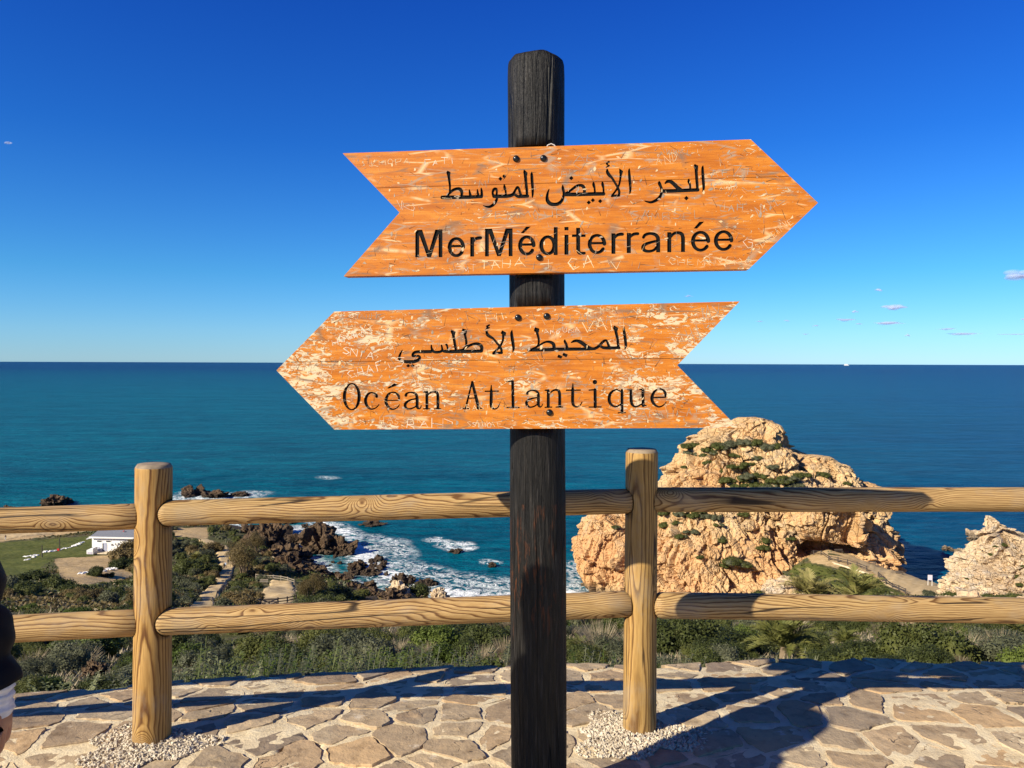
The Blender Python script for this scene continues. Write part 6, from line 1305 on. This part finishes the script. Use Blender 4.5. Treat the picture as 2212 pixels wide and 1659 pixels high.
MB().add([(-7 * s, 0, 0), (7 * s, 0, 0), (7 * s, 2.2, 0), (-7 * s, 2.2, 0), (-7 * s, 0, 9 * s), (7 * s, 0, 13 * s), (7 * s, 2.2, 13 * s), (-7 * s, 2.2, 9 * s)], [(3, 2, 1, 0), (4, 5, 6, 7), (0, 1, 5, 4), (1, 2, 6, 5), (2, 3, 7, 6), (3, 0, 4, 7)]).build("wall", WHITE, sh)
MB().box((0, -.03, 3 * s), (10 * s, .05, 5 * s)).build("panel", PANEL, sh)
# rows of white stones
WS = boulder("white_stone", WHITE, 77, 0.55, 2)
lines = [[(56, 1203), (68, 1201), (88, 1199)], [(60, 1210), (74, 1204), (88, 1197)], [(94, 1193), (122, 1191)], [(126, 1189), (150, 1184), (175, 1174), (214, 1153)], [(214, 1153), (228, 1149), (270, 1147), (360, 1144)], [(216, 1231 + 1.5), (240, 1229), (262, 1226), (294, 1224)]]
lines[5] = [(173, 1240), (222, 1234), (256, 1228), (302, 1225)]
for L in lines:
    for (x0, y0), (x1, y1) in zip(L, L[1:]):
        n = max(2, int(math.hypot(x1 - x0, y1 - y0) / 5.5))
        for i in range(n):
            if rg.random() < .12: continue
            p = hit(x0 + (x1 - x0) * i / n + rg.uniform(-1, 1), y0 + (y1 - y0) * i / n + rg.uniform(-.6, .6)); o = link("white_stone", WS, None, "whitewashed stone in the rows edging the grass field", "stone", "whitewashed stones edging the field"); s = rg.uniform(.3, .62); o.location = p; o.scale = (s * 1.3, s, s); o.rotation_euler = (0, 0, rg.uniform(0, 6))
def stake(x, y, hpx, m, lab):
    p = hit(x, y); s = p.y / FPX; t = link("stake", MB().tube((0, 0, -.2), (0, 0, hpx * s), .14, .11, 8).mesh("stake", m), None, lab, "stake"); t.location = p
stake(91, 1204, 26, DFENCE, "dark wooden stake beside the white stones, nearer of two"); stake(129, 1189, 25, DFENCE, "dark wooden stake with a red foot beside the white stones"); stake(293, 1225, 20, PFENCE, "grey wooden stake at the end of the short row of white stones")
p = hit(126, 1190); o = link("red_marker", MB().box((0, 0, .3), (.6, .3, .6)).mesh("red_marker", RED), None, "small red marker at the foot of the dark stake", "marker"); o.location = p
p = hit(355, 1247 - 10 + 8); p = hit(356, 1246); cn = thing("traffic_cone", "orange traffic cone on the bare field", "cone", tuple(p)); s = p.y / FPX
V, F = lathe([(3.2 * s, .0), (2.6 * s, .12), (1.2 * s, 9 * s), (.7 * s, 13 * s)], 12); link("body", mesh("body", V, F, ORANGE), cn); MB().box((0, 0, .04), (7 * s, 7 * s, .1)).build("base", ORANGE, cn)
def bench(x, y, lab, rz=0.0, w=1.8, m=None):
    p = hit(x, y); t = thing("bench", lab, "bench", (p.x, p.y, p.z + .12), rz); m = m or PFENCE
    MB().box((0, 0, .45), (w, .4, .07)).build("seat", m, t); MB().box((0, .2, .78), (w, .06, .3)).build("backrest", m, t)
    for sx in (-1, 1): MB().box((sx * w * .4, 0, .21), (.08, .36, .42)).build("leg", m, t)
bench(570, 1263, "wooden bench by the far rail of the viewing terrace", .1); bench(637, 1281, "wooden bench at the right side of the viewing terrace", 1.4); bench(1812, 1196, "bench at the mouth of the cave", 0.1, 2.2, DFENCE); bench(1884, 1222, "bench by the rail on the cave path", -.3, 1.8, DFENCE); bench(1943, 1243, "bench before the seaward rail of the cave terrace", -.3, 1.8, DFENCE)
bench(585, 1308, "dark bench by the near rail of the viewing terrace", .15, 2.2, DFENCE)
p = hit(106, 1144); t = thing("picnic_table", "grey picnic table beside the dirt road on the far left", "table", tuple(p)); MB().box((0, 0, .9), (3.2, 1.6, .12)).build("tabletop", DFENCE, t)
for sx in (-1, 1): MB().box((sx * 1.1, 0, .43), (.2, 1.2, .85)).build("leg", DFENCE, t); MB().box((0, sx * 1.3, .5), (3.2, .4, .1)).build("seat", DFENCE, t)
def small_fence(pts, n, lab, m, h=1.1, lift=.15):
    W_ = [hit(*q) for q in pts]; P = []
    for i in range(n):
        u = i / (n - 1) * (len(W_) - 1); k = min(int(u), len(W_) - 2); f = u - k; q = W_[k].lerp(W_[k + 1], f); P.append(Vector((q.x, q.y, H([q.x], [q.y])[0] + lift)))
    t = thing("timber_fence", lab, "fence", tuple(P[0])); o = P[0]
    for q in P: MB().tube(q - o + Vector((0, 0, -.4)), q - o + Vector((0, 0, h)), .13, .12, 8).build("post", m, t)
    for a, b in zip(P, P[1:]):
        for z in (h * .85, h * .42): MB().tube(a - o + Vector((0, -.1, z)), b - o + Vector((0, -.1, z)), .085, .085, 6).build("rail", m, t)
small_fence([(1729, 1201), (1790, 1212), (1872, 1235)], 9, "dark timber fence along the cave path below the cave mouth", DFENCE); small_fence([(1882, 1217), (1940, 1232), (2014, 1252)], 10, "dark timber fence on the seaward side of the cave terrace", DFENCE); small_fence([(1897, 1248), (1908, 1258), (1956, 1284)], 8, "short dark timber fence at the near side of the cave terrace", DFENCE)
small_fence([(553, 1252), (600, 1254), (636, 1264)], 6, "pale timber fence on the far side of the sandy viewing terrace", PFENCE); small_fence([(540, 1318), (590, 1309), (640, 1301)], 6, "dark timber fence on the near side of the sandy viewing terrace", DFENCE); small_fence([(462, 1316), (459, 1300), (470, 1284), (492, 1264)], 7, "low dark timber edging along the lower bend of the path", DFENCE, .5)
# cream retaining wall under the cave path
fr = [hit(*q) for q in [(1736, 1206), (1800, 1219), (1874, 1240)]]; V = []; F = []
for i, q in enumerate(fr):
    for dy in (0.0, 0.5):
        for dz in (-2.2, 0.32): V.append((q.x - fr[0].x, q.y - 0.7 + dy - fr[0].y, q.z + dz - fr[0].z))
for i in range(len(fr) - 1):
    a, b = i * 4, i * 4 + 4; F += [(a, b, b + 1, a + 1), (a + 1, b + 1, b + 3, a + 3), (a + 2, a + 3, b + 3, b + 2)]
F += [(0, 1, 3, 2), (8, 10, 11, 9)]
link("retaining_wall", mesh("retaining_wall", V, F, CREAM), None, "low cream rendered wall under the fence of the cave path", "wall", loc=fr[0])
p = hit(2009, 1268); s = p.y / FPX; t = thing("notice_board", "pale blank notice board on two legs by the cave path", "sign", tuple(p), R(-14)); MB().box((0, 0, 20 * s), (8.5 * s, .08, 11.5 * s)).build("panel", PANEL, t)
for sx in (-1, 1): MB().tube((sx * 4 * s, .06, -.2), (sx * 4 * s, .06, 25 * s), .06, .06, 6).build("leg", WHITE, t)
p = hit(482, 1290); s = p.y / FPX; t = thing("lamp_post", "thin dark lamp post beside the lower bend of the path", "lamp post", tuple(p)); MB().tube((0, 0, 0), (0, 0, 34 * s), .06, .045, 8).build("pole", DFENCE, t); MB().box((0, 0, 34 * s + .1), (.5, .22, .16)).build("lamp_head", DFENCE, t)
# ship on the horizon
s0 = at_z(1829, 790, ZS); sd_ = 11000.0; r = ray(1829, 783); pos = Vector((r.x / r.y * sd_, sd_, ZS)); t = thing("ship", "tiny white ship on the horizon at the right", "ship", tuple(pos)); MB().add([(-34, -7, -2), (30, -7, -2), (38, 0, 9), (-38, 0, 9), (30, 7, -2), (-34, 7, -2), (30, -7, 9), (-34, -7, 9), (30, 7, 9), (-34, 7, 9)], [(0, 1, 6, 7), (1, 4, 8, 2, 6), (4, 5, 9, 8), (5, 0, 7, 3, 9), (7, 6, 2, 8, 9, 3), (0, 5, 4, 1)]).build("hull", WHITE, t); MB().box((-8, 0, 16), (40, 10, 14)).build("deckhouse", WHITE, t)
# small clouds low in the sky on the right
def cloud_mat():
    g = G("cloud_vapour", 1.0, 0.0); g.col((0.85, 0.82, 0.88)); tr = g.n('ShaderNodeBsdfTransparent'); lw = g.n('ShaderNodeLayerWeight'); lw.inputs[0].default_value = 0.5
    f = g.ma('SUBTRACT', 1.0, lw.outputs['Facing']); n = g.noise(g.obj(), 1.6, 5, 0.65); a = g.ramp(g.ma('MULTIPLY', f, g.ma('MULTIPLY_ADD', n, 1.6, -0.1)), [(0.2, 0.0), (1.0, 0.6)])
    df = g.n('ShaderNodeBsdfDiffuse'); df.inputs[0].default_value = (.78, .84, .98, 1); tl = g.n('ShaderNodeBsdfTranslucent'); tl.inputs[0].default_value = (.78, .84, .98, 1); m2 = g.n('ShaderNodeMixShader'); m2.inputs[0].default_value = .5; g.t.links.new(df.outputs[0], m2.inputs[1]); g.t.links.new(tl.outputs[0], m2.inputs[2]); ms = g.n('ShaderNodeMixShader'); g.set(ms.inputs[0], a); g.t.links.new(tr.outputs[0], ms.inputs[1]); g.t.links.new(m2.outputs[0], ms.inputs[2]); g.t.links.new(ms.outputs[0], g.out.inputs[0]); return g.m
CLOUD = cloud_mat()
def cloud(x, y, wpx, hpx, lab, group=None, n=9):
    D_ = 9000.0; c_ = at(x, y, D_); s = D_ / FPX; bm = bmesh.new()
    for i in range(n):
        u = rg.uniform(-1, 1); M = Matrix.Translation((u * wpx * s * .5 * .8, rg.uniform(-1, 1) * wpx * s * .2, rg.uniform(-.3, .35) * hpx * s * (1 - abs(u)))) @ Matrix.Diagonal((wpx * s * rg.uniform(.2, .38), wpx * s * rg.uniform(.14, .25), hpx * s * rg.uniform(.25, .42) * (1.1 - abs(u) * .6), 1)); bmesh.ops.create_icosphere(bm, subdivisions=3, radius=1.0, matrix=M)
    me = bpy.data.meshes.new("cloud"); bm.to_mesh(me); bm.free(); me.materials.append(CLOUD); me.polygons.foreach_set('use_smooth', np.ones(len(me.polygons), bool)); o = link("cloud", me, None, lab, "cloud", group); o.location = c_; o.visible_shadow = True
cloud(2196, 595, 78, 26, "white puffy cloud at the right edge, highest of the small clouds", n=12); cloud(1932, 663, 44, 20, "small pointed white cloud above the ship"); cloud(1918, 698, 62, 12, "long flat cloud below the pointed white cloud"); cloud(1828, 690, 34, 9, "flat lilac cloud, leftmost of the larger ones"); cloud(2070, 721, 82, 9, "longest thin cloud bank low over the horizon"); cloud(2045, 711, 34, 5, "thin streak of cloud above the longest bank"); cloud(2190, 722, 50, 6, "thin cloud bank at the right edge low over the horizon")
for x, y, a, b in [(1760, 704, 14, 6), (1488, 640, 16, 6), (1700, 693, 14, 5), (1640, 694, 16, 4), (1740, 721, 14, 4), (1900, 626, 16, 8), (1860, 700, 24, 5), (1848, 674, 12, 8), (2212, 690, 20, 6), (1960, 725, 12, 8)]: cloud(x, y, a, b, "tiny wisp of cloud low in the sky on the right", "wisps of cloud low on the right", 4)
cloud(10, 308, 24, 9, "faint small cloud at the left edge of the sky", n=3)

# ------------------------------------------------------------------ people
def skin_mesh(pts, edges, sub=2, root=0):           # pts: (x, y, z, r) ; one continuous surface
    me = bpy.data.meshes.new("body"); me.from_pydata([p[:3] for p in pts], edges, []); o = bpy.data.objects.new("body", me); C.objects.link(o)
    o.modifiers.new("skin", 'SKIN'); 
    for v, p in zip(me.skin_vertices[0].data, pts): v.radius = (p[3], p[4] if len(p) > 4 else p[3]); v.use_root = False
    me.skin_vertices[0].data[root].use_root = True
    m = o.modifiers.new("sub", 'SUBSURF'); m.levels = sub; m.render_levels = sub
    dg = bpy.context.evaluated_depsgraph_get(); out = bpy.data.meshes.new_from_object(o.evaluated_get(dg)); bpy.data.objects.remove(o); out.polygons.foreach_set('use_smooth', np.ones(len(out.polygons), bool)); return out
def chain(pts, edges, lst, start=None):
    k = start
    for p in lst:
        pts.append(p); i = len(pts) - 1
        if k is not None: edges.append((k, i))
        k = i
    return k
def walker(x, y, top, legs, lab, rz, stride=.16):
    P, E_ = [], []; pel = chain(P, E_, [(0, 0, .95, .13, .11)]); ch = chain(P, E_, [(0, .01, 1.15, .13, .1), (0, .02, 1.35, .16, .11)], pel); nk = chain(P, E_, [(0, .03, 1.5, .06)], ch); chain(P, E_, [(0, .05, 1.6, .085, .095), (0, .05, 1.7, .075, .085)], nk)
    for sg in (-1, 1):
        chain(P, E_, [(sg * .09, .02 + sg * stride * .3, .8, .085), (sg * .09, .05 + sg * stride * .7, .48, .06), (sg * .09, sg * stride, .08, .04), (sg * .09, .12 + sg * stride, .04, .035)], pel); chain(P, E_, [(sg * .2, .02, 1.38, .055), (sg * .24, .0 - sg * .05, 1.12, .045), (sg * .24, .08 - sg * .1, .88, .035), (sg * .24, .1 - sg * .1, .8, .04)], ch)
    me = skin_mesh(P, E_, 1)
    for m in (legs, top, SKIN, HAIR): me.materials.append(m)
    mi = []
    for p in me.polygons:
        c_ = p.center; mi.append(3 if (c_.z > 1.66 or (c_.z > 1.55 and c_.y < 0.03)) else 2 if c_.z > 1.5 or (abs(c_.x) > .19 and c_.z < .9 and c_.z > .7) else 1 if c_.z > .95 or abs(c_.x) > .18 else 0)
    me.polygons.foreach_set('material_index', np.array(mi, np.int32)); me.name = "person"; o = link("person", me, None, lab, "person"); o.location = hit(x, y) + Vector((0, 0, .12)); o.rotation_euler = (0, 0, rz)
walker(484.5, 1232, SHOE, DENIM, "walker in dark clothes, nearest of the four on the path", 2.9); walker(487.5, 1229, LBLUE, DENIM, "walker in a pale blue top on the path", 2.9); walker(493, 1222, SHOE, SHOE, "walker in black, third along the path", 2.9); walker(497, 1217, YELLOW, DENIM, "walker in a yellow top, farthest of the four on the path", 2.9); walker(12, 1169, SKIN, WHITE, "person in pale clothes by the dirt road at the far left", 1.0)

# person at the left edge, mostly outside the frame: right arm hanging, hand in view
DP = 1.25
def ap(x, y, d=DP): return at(x, y, d)
shd, elb, wri = ap(-222, 850), ap(-88, 1262), ap(-32, 1475)
bx, by = shd.x - 0.20, DP - 0.02
PERSON = thing("person", "person in a dark padded jacket at the left edge with white cuff and hand showing", "person", (bx, by, 0))
o3 = Vector((bx, by, 0))
def v4(p, r, r2=None): q = Vector(p) - o3; return (q.x, q.y, q.z, r, r2 or r)
P, E_ = [], []
pel = chain(P, E_, [(0, 0, .93, .15, .12)]); ch = chain(P, E_, [(0, .0, 1.1, .13, .11), (0, 0, 1.3, .16, .12)], pel); nk = chain(P, E_, [(0, .01, 1.46, .065)], ch); chain(P, E_, [(0, .03, 1.55, .075, .09), (0, .03, 1.64, .082, .098), (0, .02, 1.70, .06, .07)], nk)
for sg in (-1, 1): chain(P, E_, [(sg * .1, 0, .75, .09), (sg * .11, .02, .48, .062), (sg * .11, -.01, .1, .042), (sg * .11, .12, .04, .04)], pel)
hnd = ap(-6, 1545); ar = chain(P, E_, [v4(shd, .06), v4(elb, .05), v4(wri, .032), v4(hnd, .026, .034)], ch); 
chain(P, E_, [(-.20, 0, 1.38, .06), (-.27, .02, 1.1, .05), (-.28, .1, .86, .033), (-.28, .12, .78, .03)], ch)
# right hand: knuckles across the palm, five unequal bent fingers
kn = ap(-4, 1585)
for j, (dy, ln) in enumerate([(-.034, .066), (-.012, .074), (.011, .070), (.032, .056)]):
    b = kn + Vector((0.004 - .004 * j, dy, .004)); m1 = b + Vector((-.004, .002, -ln * .5)); m2 = m1 + Vector((-.022, .004, -ln * .32)); m3 = m2 + Vector((-.020, .002, -ln * .08)); chain(P, E_, [v4(b, .0105), v4(m1, .0095), v4(m2, .0085), v4(m3, .007)], ar)
th0 = ap(6, 1540) + Vector((0, -.03, 0)); chain(P, E_, [v4(th0, .012), v4(th0 + Vector((.004, -.014, -.03)), .0105), v4(th0 + Vector((-.012, -.018, -.055)), .009)], ar)
body = skin_mesh(P, E_, 2); body.materials.append(SKIN); link("body", body, PERSON)
# padded jacket: torso and sleeves with quilted rings, as one surface
def rings(path, rad, n, pitch, depth, seg=20, ell=1.0):
    V, F = [], []; path = [Vector(p) for p in path]; L = [0]
    for a, b in zip(path, path[1:]): L.append(L[-1] + (b - a).length)
    for i in range(n):
        s = L[-1] * i / (n - 1); k = max(j for j in range(len(L) - 1) if L[j] <= s + 1e-9); f = (s - L[k]) / (L[k + 1] - L[k]); c_ = path[k].lerp(path[k + 1], f); rr = rad[k] + (rad[k + 1] - rad[k]) * f
        q = abs(math.sin(math.pi * s / pitch)) ** 0.55; rr = rr - depth * (1 - q); d = (path[k + 1] - path[k]).normalized().to_track_quat('Z', 'Y').to_matrix()
        for j in range(seg):
            a = 2 * math.pi * j / seg; V.append(c_ + d @ Vector((rr * ell * math.cos(a), rr * math.sin(a), 0)) * (1 + .03 * math.sin(3 * a + i) + .025 * math.sin(7 * a + i * .45)))
    for i in range(n - 1):
        for j in range(seg): F.append((i * seg + j, i * seg + (j + 1) % seg, (i + 1) * seg + (j + 1) % seg, (i + 1) * seg + j))
    F += [tuple(range(seg - 1, -1, -1)), tuple(range((n - 1) * seg, n * seg))]; return [tuple(v - o3) for v in V], F
jk = MB(); mid = o3 + Vector((0, 0, 0))
jk.add(*rings([mid + Vector((0, 0, .74)), mid + Vector((0, 0, 1.05)), mid + Vector((0, 0, 1.34)), mid + Vector((0, .0, 1.47))], [.19, .185, .2, .10], 60, .09, .014, 28, 1.0))
cuff_end = ap(-26, 1488)
jk.add(*rings([shd + Vector((-.05, 0, .03)), shd + (elb - shd) * .3, elb, cuff_end], [.076, .071, .064, .05], 70, .085, .016))
jk.add(*rings([mid + Vector((-.15, 0, 1.41)), mid + Vector((-.27, .02, 1.1)), mid + Vector((-.28, .1, .88))], [.085, .075, .06], 50, .085, .014))
jk.add(*rings([mid + Vector((0, -.02, 1.43)), mid + Vector((0, -.01, 1.50))], [.115, .10], 12, .07, .008, 24))
jk.build("jacket", NAVY, PERSON, True)
mb = MB(); V, F = rings([ap(-26, 1470), ap(-26, 1500), ap(-20, 1548)], [.038, .037, .034], 34, .02, .0025, 18); mb.add(V, F); mb.build("sleeve_cuff", KNIT, PERSON, True)
tr = MB()
for sg in (-1, 1): tr.add(*rings([mid + Vector((sg * .09, 0, .9)), mid + Vector((sg * .11, .02, .48)), mid + Vector((sg * .11, -.01, .09))], [.125, .088, .07], 14, 5, 0.0, 18))
tr.build("trousers", DENIM, PERSON, True)
shoes = MB()
for sg in (-1, 1):
    V, F = lathe([(.6, 0), (1, .02), (1, .4), (.8, .8), (.4, 1)], 14); shoes.add([(x * .055 + sg * .11, y * .14 + .06, z * .1) for x, y, z in V], F)
shoes.build("shoes", SHOE, PERSON, True)
V, F = lathe([(.3, -.14), (.85, -.12), (1.05, 0), (1.0, .06), (.8, .1), (.4, .125), (.1, .13)], 20); MB().add([(x * .098, y * .115 - .005, z + 1.64) for x, y, z in V], F).build("hair", HAIR, PERSON, True)
q = ap(-16, 1640); ph = MB(); ph.box(Vector((q.x - .01, q.y - .02, q.z)) - o3, (.06, .012, .05)); ob = ph.build("phone", RED, None, label="red phone case held in the hand at the left edge", cat="phone"); ob.location = o3
